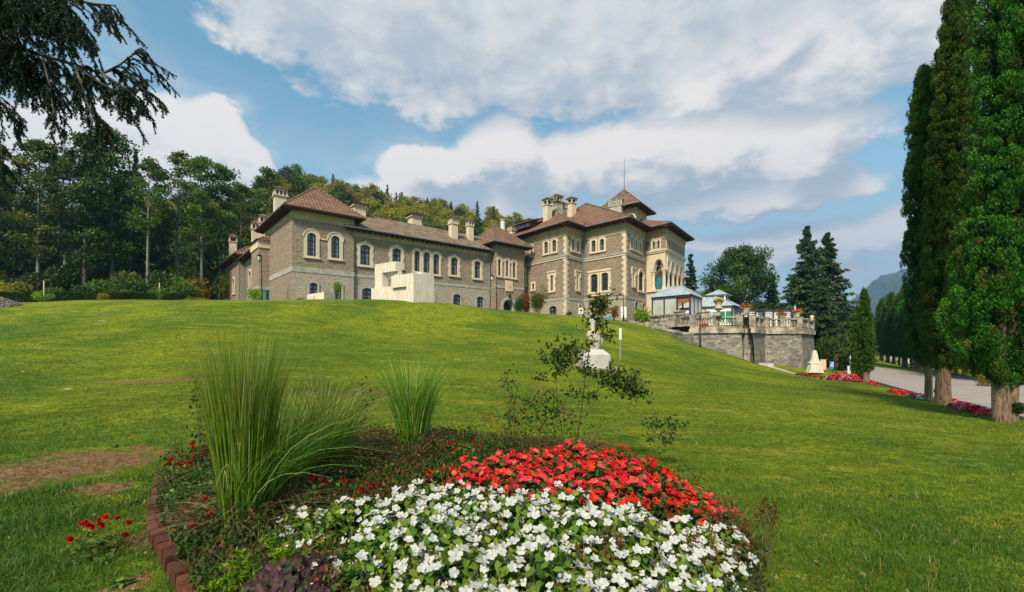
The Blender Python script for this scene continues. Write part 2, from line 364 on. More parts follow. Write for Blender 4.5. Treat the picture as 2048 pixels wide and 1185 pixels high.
def thujabark():
    m, nt, b = newmat('fibrous_thuja_bark'); co = coords(nt)
    s = nt.nodes.new('ShaderNodeMapping'); s.inputs['Scale'].default_value = (14, 14, 1.6); nt.links.new(co, s.inputs[0])
    n = noise(nt, s.outputs[0], 2, 6, .65, .4); n2 = noise(nt, co, 2.2, 4)
    col = mixc(nt, maprange(nt, n, .36, .66), (.075, .042, .026), (.30, .20, .12)); col = mixc(nt, mathn(nt, 'MULTIPLY', maprange(nt, n2, .5, .7), .45), col, (.16, .17, .08))
    nt.links.new(col, b.inputs['Base Color']); b.inputs['Roughness'].default_value = .95; bump(nt, b, n, 1., .05); return m
M_TBARK = thujabark()
M_PBARK = plain('pale_beech_bark', (.22, .20, .165), .9, .4, 3, c2=(.12, .11, .09), bmp=.4)
M_STEM = plain('green_brown_stems', (.09, .085, .03), .7, .4, 8, c2=(.10, .045, .025))
# ================================================================ terrain
GP = [(1024, 1185, 2.81), (500, 1100, 3.4), (1600, 1100, 3.4), (100, 1000, 4.5), (1600, 900, 7.2), (1400, 800, 12.5), (1700, 850, 9.3), (1900, 900, 6.8), (2010, 846, 11), (1885, 808, 16), (1857, 802, 18),
      (1727, 766, 34), (600, 850, 8.6), (200, 850, 8.8), (200, 760, 15.5), (300, 680, 24), (100, 650, 30), (600, 760, 14), (600, 690, 25), (600, 640, 33), (900, 720, 22), (900, 655, 37), (1100, 690, 31),
      (1187, 733, 20.5), (1300, 725, 30), (1450, 755, 30), (1300, 785, 15.5), (0, 607, 42), (200, 600, 42), (400, 601, 41), (600, 603, 40), (730, 605, 41), (870, 609, 43), (1000, 620.5, 50), (1132, 631, 55),
      (1200, 638, 57), (1260, 646, 57), (1327, 665, 53.5), (1379, 685, 50.5), (1422, 700, 49), (1481, 716, 48), (1532, 733, 50), (1595, 750, 46), (1665, 763, 38), (1602, 738, 54), (1635, 742, 50), (1680, 740, 62), (1030, 860, 8.2)]
pts = [(*xy(p, d), zat(q, d)) for p, q, d in GP]
pts += [(0, 0, 0), (-6, 0, 0), (8, 0, 0), (0, -15, 0), (-25, -10, .3), (25, -10, -.6), (-25, 10, .8), (-40, 55, 6.4), (-25.3, 50, 6.2), (-10, 62, 6.0), (3, 70, 5.8), (17, 64, 5.0), (-60, 50, 6.6), (-45, 75, 7.5),
        (-80, 90, 9), (0, 100, 7), (40, 100, 2), (23, 66, 4.2), (31, 50, -.9), (45, 62, -1.9), (60, 80, -2.2), (-60, 20, 2.8), (70, 60, -1.6), (45, 20, -.9), (22, 6, -.5), (90, 130, -2.5), (30, 62, 1.0), (-110, 60, 8), (80, 20, -1.2)]
pts = np.array(pts, float)
def _tps(P, lam=.004):
    n = len(P); d = np.linalg.norm(P[:, None, :2] - P[None, :, :2], axis=2); K = np.where(d > 0, d * d * np.log(d + 1e-12), 0) * .001 + np.eye(n) * lam
    A = np.zeros((n + 3, n + 3)); A[:n, :n] = K; A[:n, n] = 1; A[:n, n + 1:] = P[:, :2]; A[n, :n] = 1; A[n + 1:, :n] = P[:, :2].T
    return np.linalg.solve(A, np.concatenate([P[:, 2], np.zeros(3)]))
_w = _tps(pts)
def gz_arr(x, y):
    x = np.asarray(x, float); y = np.asarray(y, float); sh = x.shape; x = x.ravel(); y = y.ravel()
    out = np.empty(len(x))
    for i in range(0, len(x), 20000):
        xx, yy = x[i:i + 20000], y[i:i + 20000]
        r2 = (xx[:, None] - pts[None, :, 0]) ** 2 + (yy[:, None] - pts[None, :, 1]) ** 2
        K = np.where(r2 > 0, .5 * r2 * np.log(r2 + 1e-12), 0) * .001
        z = K @ _w[:-3] + _w[-3] + _w[-2] * xx + _w[-1] * yy
        z = np.clip(z, -3, 10)
        dist = np.hypot(xx, yy - 40); t = np.clip((dist - 110) / 60, 0, 1); t = t * t * (3 - 2 * t)
        base = np.where(xx < 20, 6.5, np.clip(6.5 - (xx - 20) * .25, -2.6, 6.5)); base = np.where(yy < -20, np.minimum(base, 1.), base)
        z = z * (1 - t) + base * t
        out[i:i + 20000] = z
    # stand the lumps of a mown slope on it
    out += .035 * np.sin(x * .9 + 1.3 * np.sin(y * .35)) * np.sin(y * .7 + x * .2) * np.clip((y - 5) / 20, 0, 1)
    return out.reshape(sh)
def gz(x, y): return float(gz_arr(np.array([x]), np.array([y]))[0])

def grid_axis(lo, hi, n, c=0., k=5.2):
    t = np.linspace(-1, 1, n); s = np.sinh(t * k) / np.sinh(k); return np.where(s < 0, c + s * (c - lo), c + s * (hi - c))
def build_ground():
    xs = np.unique(np.concatenate([np.linspace(-16, 16, 140), np.linspace(-70, 90, 260), -70 - np.geomspace(1, 2600, 30), 90 + np.geomspace(1, 2600, 30)]))
    ys = np.unique(np.concatenate([np.linspace(-3, 16, 90), np.linspace(-12, 135, 250), -12 - np.geomspace(1, 1500, 22), 135 + np.geomspace(1, 3200, 30)]))
    X, Y = np.meshgrid(xs, ys); Z = gz_arr(X, Y)
    nx, ny = len(xs), len(ys); V = np.stack([X, Y, Z], -1).reshape(-1, 3)
    I = np.arange(nx * ny).reshape(ny, nx); Fq = np.stack([I[:-1, :-1], I[:-1, 1:], I[1:, 1:], I[1:, :-1]], -1).reshape(-1, 4)
    me = bpy.data.meshes.new('lawn'); me.from_pydata(V.tolist(), [], Fq.tolist()); me.polygons.foreach_set('use_smooth', [True] * len(me.polygons))
    m, nt, b = newmat('mown_lawn'); co = coords(nt)
    n0 = noise(nt, co, .13, 5, .6); n1 = noise(nt, co, .9, 6, .65); n2 = noise(nt, co, 9, 5, .7)
    ms = nt.nodes.new('ShaderNodeMapping'); ms.inputs['Rotation'].default_value = (0, 0, .35); ms.inputs['Scale'].default_value = (.35, 1.5, 1); nt.links.new(co, ms.inputs[0]); n3 = noise(nt, ms.outputs[0], 1.1, 5, .6)
    col = mixc(nt, maprange(nt, n0, .38, .62), (.165, .21, .012), (.068, .13, .011))
    col = mixc(nt, mathn(nt, 'MULTIPLY', maprange(nt, n1, .45, .7), .6), col, (.05, .10, .008))
    col = mixc(nt, mathn(nt, 'MULTIPLY', maprange(nt, n3, .5, .72), .65), col, (.28, .25, .032))
    col = mixc(nt, .75, col, mixc(nt, maprange(nt, n2, .3, .7), (.35, .38, .40), (1.8, 1.65, 1.3)), 'MULTIPLY')
    n5 = noise(nt, co, 3.2, 5, .7); col = mixc(nt, .6, col, mixc(nt, maprange(nt, n5, .35, .68), (.55, .62, .6), (1.5, 1.35, 1.2)), 'MULTIPLY')
    # bare earth where the turf is worn, at its own places on the ground
    spx = nt.nodes.new('ShaderNodeSeparateXYZ'); nt.links.new(co, spx.inputs[0])
    acc = None
    for cx, cy, rx, ry in SOIL:
        dx = mathn(nt, 'MULTIPLY', mathn(nt, 'SUBTRACT', spx.outputs[0], cx), 1 / rx); dy = mathn(nt, 'MULTIPLY', mathn(nt, 'SUBTRACT', spx.outputs[1], cy), 1 / ry)
        v = mathn(nt, 'SUBTRACT', 1.1, mathn(nt, 'ADD', mathn(nt, 'MULTIPLY', dx, dx), mathn(nt, 'MULTIPLY', dy, dy)))
        acc = v if acc is None else mathn(nt, 'MAXIMUM', acc, v)
    nn = noise(nt, co, 2.4, 6, .65)
    sm = maprange(nt, mathn(nt, 'ADD', acc, mathn(nt, 'MULTIPLY', mathn(nt, 'SUBTRACT', nn, .5), 4.5)), .0, .75)
    soil = mixc(nt, maprange(nt, noise(nt, co, 14, 5, .7), .35, .65), (.11, .052, .024), (.30, .17, .08))
    col = mixc(nt, sm, col, soil)
    nt.links.new(col, b.inputs['Base Color']); b.inputs['Roughness'].default_value = .95; b.inputs['Specular IOR Level'].default_value = .1
    bump(nt, b, mathn(nt, 'ADD', noise(nt, co, 22, 4, .7), mathn(nt, 'MULTIPLY', n1, 1.5)), .8, .07)
    me.materials.append(m); o = bpy.data.objects.new('lawn', me); COL.objects.link(o); tag(o, kind='structure')
SOIL = [(-4.6, 4.9, .35, .25), (-6.0, 5.8, 1.1, 1.2), (-3.9, 7.6, 1.0, .35), (-4.5, 12., 1.4, .5), (-2.5, 2.6, .2, .45), (-3.1, 3.5, .3, .15), (-2.2, 7.7, 1.2, .35), (-12, 15, 2.5, .5), (-1.2, 7.6, 1.2, .3), (.8, 7.2, 1, .3)]
SOIL = [(x, y, a, b) for x, y, a, b in SOIL]
build_ground()

# ---- road along the row of thujas, far ramp, pavement strip, kerb
RP0 = np.array([12.5, 11.]); RD = np.array([.552, .834]); RN = np.array([.834, -.552])
def ribbon(name, pts2, offs, mat, dz, kind='structure', label=None, cat=None, group=None, thick=None, flat=False, zfun=None):
    """pts2: centre points (x,y); offs: (left,right) offsets per point"""
    P = [np.array(p, float) for p in pts2]; mb = MB(); rows = []
    for i, p in enumerate(P):
        d = P[min(i + 1, len(P) - 1)] - P[max(i - 1, 0)]; d /= np.linalg.norm(d); n = np.array([d[1], -d[0]])
        a, c = offs[i] if isinstance(offs, list) else offs
        K = 7; row = []
        for k in range(K):
            q = p + n * (a + (c - a) * k / (K - 1)); z = (zfun(q[0], q[1]) if zfun else gz(q[0], q[1]))
            row.append((q[0], q[1], z + dz))
        rows.append(row)
    for i in range(len(rows) - 1):
        for k in range(6):
            mb.face([rows[i][k], rows[i][k + 1], rows[i + 1][k + 1], rows[i + 1][k]])
        if thick:
            for k in (0, 6):
                a, c = rows[i][k], rows[i + 1][k]; mb.face([a, c, (c[0], c[1], c[2] - thick), (a[0], a[1], a[2] - thick)])
    if thick:
        for r_ in (rows[0], rows[-1]): mb.face([r_[0], r_[-1], (*r_[-1][:2], r_[-1][2] - thick), (*r_[0][:2], r_[0][2] - thick)])
    o = mb.build(name, mat); return tag(o, label, cat, group, kind)
m, nt, b = newmat('worn_asphalt'); co = coords(nt)
n1 = noise(nt, co, .8, 8, .75, .8); n2 = noise(nt, co, 40, 3, .7)
col = mixc(nt, maprange(nt, n1, .35, .7), (.34, .295, .25), (.24, .21, .18)); col = mixc(nt, .5, col, mixc(nt, n2, (.6, .6, .6), (1.4, 1.4, 1.4)), 'MULTIPLY')
nt.links.new(col, b.inputs['Base Color']); b.inputs['Roughness'].default_value = .8; bump(nt, b, n2, .3, .01); M_ASPH = m
def rp(s, off=0.): q = RP0 + RD * s + RN * off; return (q[0], q[1])
road_c = [rp(s, 5.0) for s in range(-30, 62, 3)]
end = np.array(road_c[-1])
road_c += [tuple(end + (np.array(q) - end)) for q in [(55.5, 70), (61, 80), (68, 90), (80, 106), (94, 123), (108, 141)]]
offs = [(-4.3, 4.3)] * 31 + [(-3.6, 3.6), (-2.6, 2.6), (-1.8, 1.8), (-1.5, 1.5), (-1.5, 1.5), (-1.5, 1.5)]
def roadz(x, y):
    d = math.hypot(x, y); z = gz(x, y); return z
def road_zr(x, y):
    s = (x - RP0[0]) * RD[0] + (y - RP0[1]) * RD[1]; z = -.52 - .030 * s
    if y > 66: z = max(z, -2.4) + (y - 66) * .0165
    return z
# the road bed sits in the terrain: lift it a little above whatever the ground does there
ribbon('road', road_c, offs, M_ASPH, .07, thick=.3, zfun=lambda x, y: max(road_zr(x, y), gz(x, y)))
M_KERB = plain('kerb_stone', (.20, .185, .16), .9, .4, 3, bmp=.4)
ribbon('kerb', [rp(s, 9.45) for s in range(-14, 60, 2)], (-.12, .12), M_KERB, .24, thick=.5, zfun=lambda x, y: max(road_zr(x, y), gz(x, y)))
M_GRASSY = MATS['mown_lawn']
ribbon('verge', [rp(s, 13.5) for s in range(-14, 66, 4)], (-3.9, 5), M_GRASSY, .18, thick=.6, zfun=lambda x, y: max(road_zr(x, y), gz(x, y)))
# footpath of slabs in front of the terrace wall
pth = [(1536, 738.5, 49.5), (1580, 746, 46), (1640, 755, 42), (1700, 762, 38.5), (1745, 768, 35.5), (1790, 776, 32)]
pp = [xy(a, d) for a, _, d in pth]
ribbon('footpath', pp, (-.65, .65), M_SLAB, .05, thick=.3)
for i, (a, q, d) in enumerate([(1475, 716.5, 50.2), (1494, 722.5, 50), (1520, 731, 49.6)]):
    x, y = xy(a, d); z = gz(x, y); mb = MB(); w = [.9, 1.0, 1.35][i]
    t = Vector((.86, -.5, 0)); n = Vector((.5, .86, 0)); c = Vector((x, y, z))
    def q_(u, v, h): p = c + t * u + n * v; return (p.x, p.y, z + h)
    mb.hexa([q_(-w, -.5, -.5), (q_(w, -.5, -.5)), q_(w, .7, -.5), q_(-w, .7, -.5)], [q_(-w, -.5, .16), q_(w, -.5, .16), q_(w, .7, .16), q_(-w, .7, .16)])
    tag(mb.build('stone_step', M_SLAB), ['small upper stone slab step on the grass below the terrace wall', 'middle stone slab step between the smaller and the largest one', 'largest pale stone slab step at the head of the footpath'][i], 'step', 'stone steps beside the retaining wall')

# ---- hill behind the castle
HP = []
for px, py, d in [(-700, 480, 230), (-350, 470, 230), (0, 462, 230), (300, 455, 230), (440, 432, 228), (560, 400, 230), (620, 393, 230), (720, 411, 238), (800, 427, 246), (900, 447, 256), (1000, 466, 266), (1100, 502, 276), (1250, 575, 286), (1400, 660, 290), (1550, 688, 295)]:
    x, y = xy(px, d); HP.append((x, y, zat(py, d)))
HP = np.array(HP)
def hill_z(x, y):
    """height of the wooded hill: rises from its foot to the ridge, then falls"""
    x = np.asarray(x, float); y = np.asarray(y, float)
    ry = np.interp(x, HP[:, 0], HP[:, 1]); rz = np.interp(x, HP[:, 0], HP[:, 2]); fy = np.interp(x, [-200, -60, 0, 60, 140], [78, 82, 96, 110, 150])
    t = (y - fy) / (ry - fy); zf = np.interp(x, [15, 50], [6.5, -4.5])
    up = zf + (rz - zf) * np.clip(t, 0, 1) ** 1.25; dn = rz - (y - ry) * .35
    return np.where(t < 0, zf - 1 + t * 6, np.where(t < 1, up, np.maximum(dn, -14)))
xs = np.linspace(-420, 185, 122); ts = np.concatenate([np.linspace(70, 300, 60), [330, 380, 450, 520]])
X, Y = np.meshgrid(xs, ts); Z = hill_z(X, Y) + .8 * np.sin(X * .11) * np.sin(Y * .09)
V = np.stack([X, Y, Z], -1).reshape(-1, 3); I = np.arange(X.size).reshape(X.shape); Fq = np.stack([I[:-1, :-1], I[:-1, 1:], I[1:, 1:], I[1:, :-1]], -1).reshape(-1, 4)
me = bpy.data.meshes.new('hill'); me.from_pydata(V.tolist(), [], Fq.tolist())
me.materials.append(plain('forest_floor', (.030, .036, .014), .95, .5, .2)); o = bpy.data.objects.new('hill', me); COL.objects.link(o); tag(o, kind='structure')
# ---- far mountain down the valley, 2.4 km off
def mountain():
    prof = [(1560, 700), (1640, 640), (1690, 601), (1715, 588), (1740, 575), (1760, 562), (1775, 553), (1790, 549), (1808, 536), (1830, 520), (1860, 500), (1900, 470), (1980, 440), (2100, 420), (2300, 460), (2600, 600), (2800, 690)]
    D0 = 2400.; n = 170; m_ = 60
    pxs = np.linspace(1560, 2800, n); py = np.interp(pxs, [p[0] for p in prof], [p[1] for p in prof])
    crest = EYE + (HY - py) / F * D0; xs = (pxs - 1024) / F * D0
    r2 = np.random.default_rng(5); V = []
    ph = r2.random(8) * 6.28
    for j in range(m_):
        t = j / (m_ - 1)
        y = D0 - 900 * (1 - t)
        for i in range(n):
            x = xs[i] - (1 - t) * 260 + 35 * math.sin(t * 9 + i * .3)
            rid = math.sin(x * .011 + ph[0] + t * 2) * .5 + math.sin(x * .027 + ph[1] - t * 3) * .3 + math.sin(x * .061 + ph[2] + t * 4) * .2
            z = -30 + (crest[i] + 30) * (t ** .85) + rid * 60 * t * (1 - t) * 2 + (math.sin(x * .09 + 3 * math.sin(x * .031)) * 5 + r2.normal() * 3) * t
            V.append((x, y, z))
    for i in range(n): V.append((xs[i], D0 + 500, -40))
    I = np.arange(n * (m_ + 1)).reshape(m_ + 1, n); Fq = np.stack([I[:-1, :-1], I[:-1, 1:], I[1:, 1:], I[1:, :-1]], -1).reshape(-1, 4)
    me = bpy.data.meshes.new('mountain'); me.from_pydata(V, [], Fq.tolist())
    m, nt, b = newmat('wooded_mountain'); co = coords(nt)
    n1 = noise(nt, co, .055, 8, .75); n2 = noise(nt, co, .006, 5, .6)
    sp = nt.nodes.new('ShaderNodeSeparateXYZ'); nt.links.new(co, sp.inputs[0])
    col = mixc(nt, maprange(nt, n1, .35, .65), (.02, .04, .012), (.085, .12, .025))
    rock = mixc(nt, n1, (.07, .075, .08), (.16, .15, .14))
    hgt = mathn(nt, 'ADD', sp.outputs[2], mathn(nt, 'MULTIPLY', n2, 260))
    col = mixc(nt, maprange(nt, hgt, 440, 560, 0, .8), col, rock)
    nt.links.new(col, b.inputs['Base Color']); b.inputs['Roughness'].default_value = 1.; bump(nt, b, n1, 1., 22.)
    me.materials.append(m); o = bpy.data.objects.new('mountain', me); COL.objects.link(o); tag(o, kind='structure')
mountain()
# ================================================================ castle
class Wall:
    def __init__(s, P0, P1):
        s.P0 = np.array(P0[:2], float); P1 = np.array(P1[:2], float); s.L = float(np.linalg.norm(P1 - s.P0)); s.t = (P1 - s.P0) / s.L; s.n = np.array([s.t[1], -s.t[0]])
    def pt(s, u, out, z): q = s.P0 + s.t * u + s.n * out; return (q[0], q[1], z)
    def u_at(s, px):
        r_ = (px - 1024) / F; return float((r_ * s.P0[1] - s.P0[0]) / (s.t[0] - r_ * s.t[1]))
    def dep(s, u): return float(s.P0[1] + s.t[1] * u)
    def z(s, px, py): return zat(py, s.dep(s.u_at(px)))
def outline(u0, u1, z0, z1, kind, n=9):
    """closed outline, counterclockwise from bottom left: list of (u, z)"""
    w = u1 - u0; c = (u0 + u1) / 2
    if kind == 'rect': return [(u0, z0), (u1, z0), (u1, z1), (u0, z1)]
    if kind == 'round':
        r_ = w / 2; zc = z1 - r_; return [(u0, z0), (u1, z0)] + [(c + r_ * math.cos(math.pi * k / n), zc + r_ * math.sin(math.pi * k / n)) for k in range(n + 1)]
    h = w * .2; rr = (w * w / 4 + h * h) / (2 * h); a0 = math.asin(w / 2 / rr); zc = z1 - rr
    return [(u0, z0), (u1, z0)] + [(c + rr * math.sin(a0 - 2 * a0 * k / n), zc + rr * math.cos(a0 - 2 * a0 * k / n)) for k in range(n + 1)]
def ring(mb, W, inn, outp, o_in, o_out, back):
    n = len(inn)
    for i in range(n):
        j = (i + 1) % n; a, b_, c, d = inn[i], inn[j], outp[j], outp[i]
        mb.face([W.pt(a[0], o_out, a[1]), W.pt(d[0], o_out, d[1]), W.pt(c[0], o_out, c[1]), W.pt(b_[0], o_out, b_[1])])
        mb.face([W.pt(d[0], o_out, d[1]), W.pt(d[0], o_in, d[1]), W.pt(c[0], o_in, c[1]), W.pt(c[0], o_out, c[1])])
        mb.face([W.pt(a[0], o_out, a[1]), W.pt(b_[0], o_out, b_[1]), W.pt(b_[0], back, b_[1]), W.pt(a[0], back, a[1])])
def wbox(mb, W, u0, u1, o0, o1, z0, z1):
    mb.hexa([W.pt(u0, o1, z0), W.pt(u1, o1, z0), W.pt(u1, o0, z0), W.pt(u0, o0, z0)], [W.pt(u0, o1, z1), W.pt(u1, o1, z1), W.pt(u1, o0, z1), W.pt(u0, o0, z1)])
def do_wall(parent, W, zlist, holes, label=None):
    """zlist: [(z0, z1, mat)] horizontal zones; holes: outlines, cut out of every zone by clipping"""
    for z0, z1, mat in zlist:
        outer = [(0, z0), (W.L, z0), (W.L, z1), (0, z1)]; hs = []
        for h in holes:
            zs = [q[1] for q in h]
            if max(zs) <= z0 + 1e-4 or min(zs) >= z1 - 1e-4: continue
            hs.append(h)
        inside = [h for h in hs if min(q[1] for q in h) > z0 + .01 and max(q[1] for q in h) < z1 - .01]
        assert len(inside) == len(hs), ('hole crosses zone', z0, z1, [(min(q[1] for q in h), max(q[1] for q in h)) for h in hs])
        polys = [[Vector((u, z, 0)) for u, z in outer]] + [[Vector((u, z, 0)) for u, z in h] for h in inside]
        flat = [q for p in polys for q in p]; tri = tessellate_polygon(polys); mb = MB()
        for t in tri:
            ps = [flat[i] for i in t]; mb.face([W.pt(p[0], 0, p[1]) for p in ps], [(p[0], p[1]) for p in ps])
        mb.build('wall', mat, parent)
def window(parent, W, pxL, pyT, pxR, pyB, kind='seg', sw=.3, muntin=(2, 3), style='plain', transom=True, mat=None, zb=None, bars=None):
    u0, u1 = W.u_at(pxL), W.u_at(pxR); d = W.dep((u0 + u1) / 2); z1 = zat(pyT, d); z0 = zat(pyB, d) if zb is None else zb
    o = outline(u0, u1, z0, z1, kind); n = len(o)
    ou = outline(u0 - sw, u1 + sw, z0 - .14, z1 + sw * (1.0 if kind != 'seg' else 1.15), kind)
    mb = MB(); ring(mb, W, o, ou, 0, .09, -.30)
    if kind == 'round' and style != 'slim':      # hood mould over the arch
        o2 = outline(u0 - sw - .12, u1 + sw + .12, z1 - (u1 - u0) * .55, z1 + sw + .12, kind); o1 = outline(u0 - sw, u1 + sw, z1 - (u1 - u0) * .55, z1 + sw, kind)
        for i in range(1, n - 1):
            a, b_, c, dd = o1[i], o1[i + 1], o2[i + 1], o2[i]
            mb.face([W.pt(*q) for q in ((a[0], .16, a[1]), (dd[0], .16, dd[1]), (c[0], .16, c[1]), (b_[0], .16, b_[1]))])
            mb.face([W.pt(*q) for q in ((dd[0], .16, dd[1]), (dd[0], 0, dd[1]), (c[0], 0, c[1]), (c[0], .16, c[1]))])
            mb.face([W.pt(*q) for q in ((a[0], .16, a[1]), (a[0], .09, a[1]), (b_[0], .09, b_[1]), (b_[0], .16, b_[1]))])
    if style == 'eared':                          # toothed jamb stones
        hh = (z1 - z0); k = max(3, int(hh / .5))
        for i in range(k):
            if i % 2 == 0:
                za, zb_ = z0 + hh * i / k, z0 + hh * (i + 1) / k
                wbox(mb, W, u0 - sw - .13, u0 - sw + .002, 0, .075, za, zb_); wbox(mb, W, u1 + sw - .002, u1 + sw + .13, 0, .075, za, zb_)
        wbox(mb, W, (u0 + u1) / 2 - .16, (u0 + u1) / 2 + .16, .05, .17, z1 + .05, z1 + sw * 1.15 + .12)
    if style == 'crown':
        wbox(mb, W, u0 - sw - .25, u1 + sw + .25, 0, .2, z1 + sw + .02, z1 + sw + .24); wbox(mb, W, u0 - sw - .25, u0 - sw - .05, 0, .14, z1 - .5, z1 + sw + .02); wbox(mb, W, u1 + sw + .05, u1 + sw + .25, 0, .14, z1 - .5, z1 + sw + .02)
        hh = (z1 - z0); k = max(4, int(hh / .45))
        for i in range(0, k, 2):
            za, zb_ = z0 + hh * i / k, z0 + hh * (i + 1) / k
            wbox(mb, W, u0 - sw - .12, u0 - sw + .002, 0, .07, za, zb_); wbox(mb, W, u1 + sw - .002, u1 + sw + .12, 0, .07, za, zb_)
    wbox(mb, W, u0 - sw - .08, u1 + sw + .08, 0, .2, z0 - .3, z0 - .142)
    win = mb.build('window', mat or M_TRIM, parent)
    g = MB(); g.face([W.pt(u, -.22, z) for u, z in o]); g.build('pane', M_GLASS, win)
    fr = MB(); inn = outline(u0 + .07, u1 - .07, z0 + .07, z1 - .07, kind); ring(fr, W, inn, o, -.21, -.13, -.2)
    c = (u0 + u1) / 2
    if muntin[0] > 1: wbox(fr, W, c - .045, c + .045, -.21, -.12, z0, z1 - .03)
    if transom: zt = z0 + (z1 - z0) * .66; wbox(fr, W, u0, u1, -.205, -.115, zt - .05, zt + .05)
    fr.build('frame', M_FRAME, win)
    bm_ = MB(); nn = muntin[1]
    for i in range(1, nn + 1):
        zz = z0 + (z1 - z0) * i / (nn + 1)
        wbox(bm_, W, u0 + .05, u1 - .05, -.213, -.17, zz - .018, zz + .018)
    for k in (.25, .75) if muntin[0] > 1 else (.5,):
        uu = u0 + (u1 - u0) * k; wbox(bm_, W, uu - .018, uu + .018, -.214, -.168, z0 + .06, z1 - .12 - (u1 - u0) * .12)
    bm_.build('glazing_bars', bars or M_BARS, win)
    return o
def hip_roof(parent, c, ze, a, b_, mat, dz=0., soff=True, brackets=True, rcap=True, over=None, step=.75, name='roof', gut=True):
    c = [Vector((q[0], q[1], ze)) for q in c]; a = Vector(a); b_ = Vector(b_); mb = MB(); same = (a - b_).length < .01
    # broken pitch: a flatter foot at the eave
    def fc(p, q, r_, s_=None):
        if s_ is None: mb.face([p, q, r_])
        else: mb.face([p, q, r_, s_])
    fc(c[0], c[1], b_, None if same else a); fc(c[1], c[2], b_); fc(c[2], c[3], a, None if same else b_); fc(c[3], c[0], a)
    roof = mb.build(name, mat, parent)
    if rcap:
        rc = MB()
        for p, q in ((c[0], a), (c[3], a), (c[1], b_), (c[2], b_)) + (() if same else ((a, b_),)):
            rc.tube([p + Vector((0, 0, .02)), q + Vector((0, 0, .05))], .10, 6)
        rc.build('ridge_tiles', M_TILE, roof)
    if soff:
        sb = MB(); ctr = (c[0] + c[1] + c[2] + c[3]) / 4
        low = [q + (ctr - q).normalized() * .05 + Vector((0, 0, -.16 - dz)) for q in c]
        sb.face(low[::-1]);
        for i in range(4):
            j = (i + 1) % 4; sb.face([low[i], low[j], c[j], c[i]])
        sb.build('soffit', M_SOFF, roof)
    if brackets:
        bb = MB()
        for i in (3, 0):
            j = (i + 1) % 4; p, q = c[i], c[j]; L = (q - p).length; t = (q - p) / L; inw = Vector((-t.y, t.x, 0)); k = int(L / step)
            if inw.dot(ctr - p) < 0: inw = -inw
            for m_ in range(k + 1):
                s_ = p + t * (L * (m_ + .5) / (k + 1)); w2 = t * .08
                z0, z1 = ze - .40 - dz, ze - .165 - dz
                A = s_ + inw * .12; B = s_ + inw * 1.15
                bb.hexa([tuple(x) for x in ((A - w2).to_2d().to_3d() + Vector((0, 0, z0 + .12)), (A + w2).to_2d().to_3d() + Vector((0, 0, z0 + .12)), (B + w2).to_2d().to_3d() + Vector((0, 0, z0)), (B - w2).to_2d().to_3d() + Vector((0, 0, z0)))],
                        [tuple(x) for x in ((A - w2).to_2d().to_3d() + Vector((0, 0, z1)), (A + w2).to_2d().to_3d() + Vector((0, 0, z1)), (B + w2).to_2d().to_3d() + Vector((0, 0, z1)), (B - w2).to_2d().to_3d() + Vector((0, 0, z1)))])
        bb.build('eave_brackets', M_WOOD, roof)
    if gut:
        gt = MB()
        for i in (3, 0):
            j = (i + 1) % 4; gt.tube([c[i] + Vector((0, 0, -.04)), c[j] + Vector((0, 0, -.04))], .085, 6)
        gt.build('gutter', M_ZINC, roof)
    return roof
def V2(p): return Vector((p[0], p[1]))
def rect(P, along, w, back, dpt, o=1.1):
    """rectangle with front-left corner P, front direction along, depth direction back, widened by the overhang"""
    A = V2(along).normalized(); B = V2(back).normalized(); P = V2(P)
    return [P - A * o - B * o, P + A * (w + o) - B * o, P + A * (w + o) + B * (dpt + o), P - A * o + B * (dpt + o)]
def pipe(parent, W, u, z0, z1, out=.12, r_=.075):
    mb = MB(); mb.tube([W.pt(u, out, z0), W.pt(u, out, z1 - .6), W.pt(u, out + .9, z1)], r_, 6); mb.build('drainpipe', M_VERD, parent)
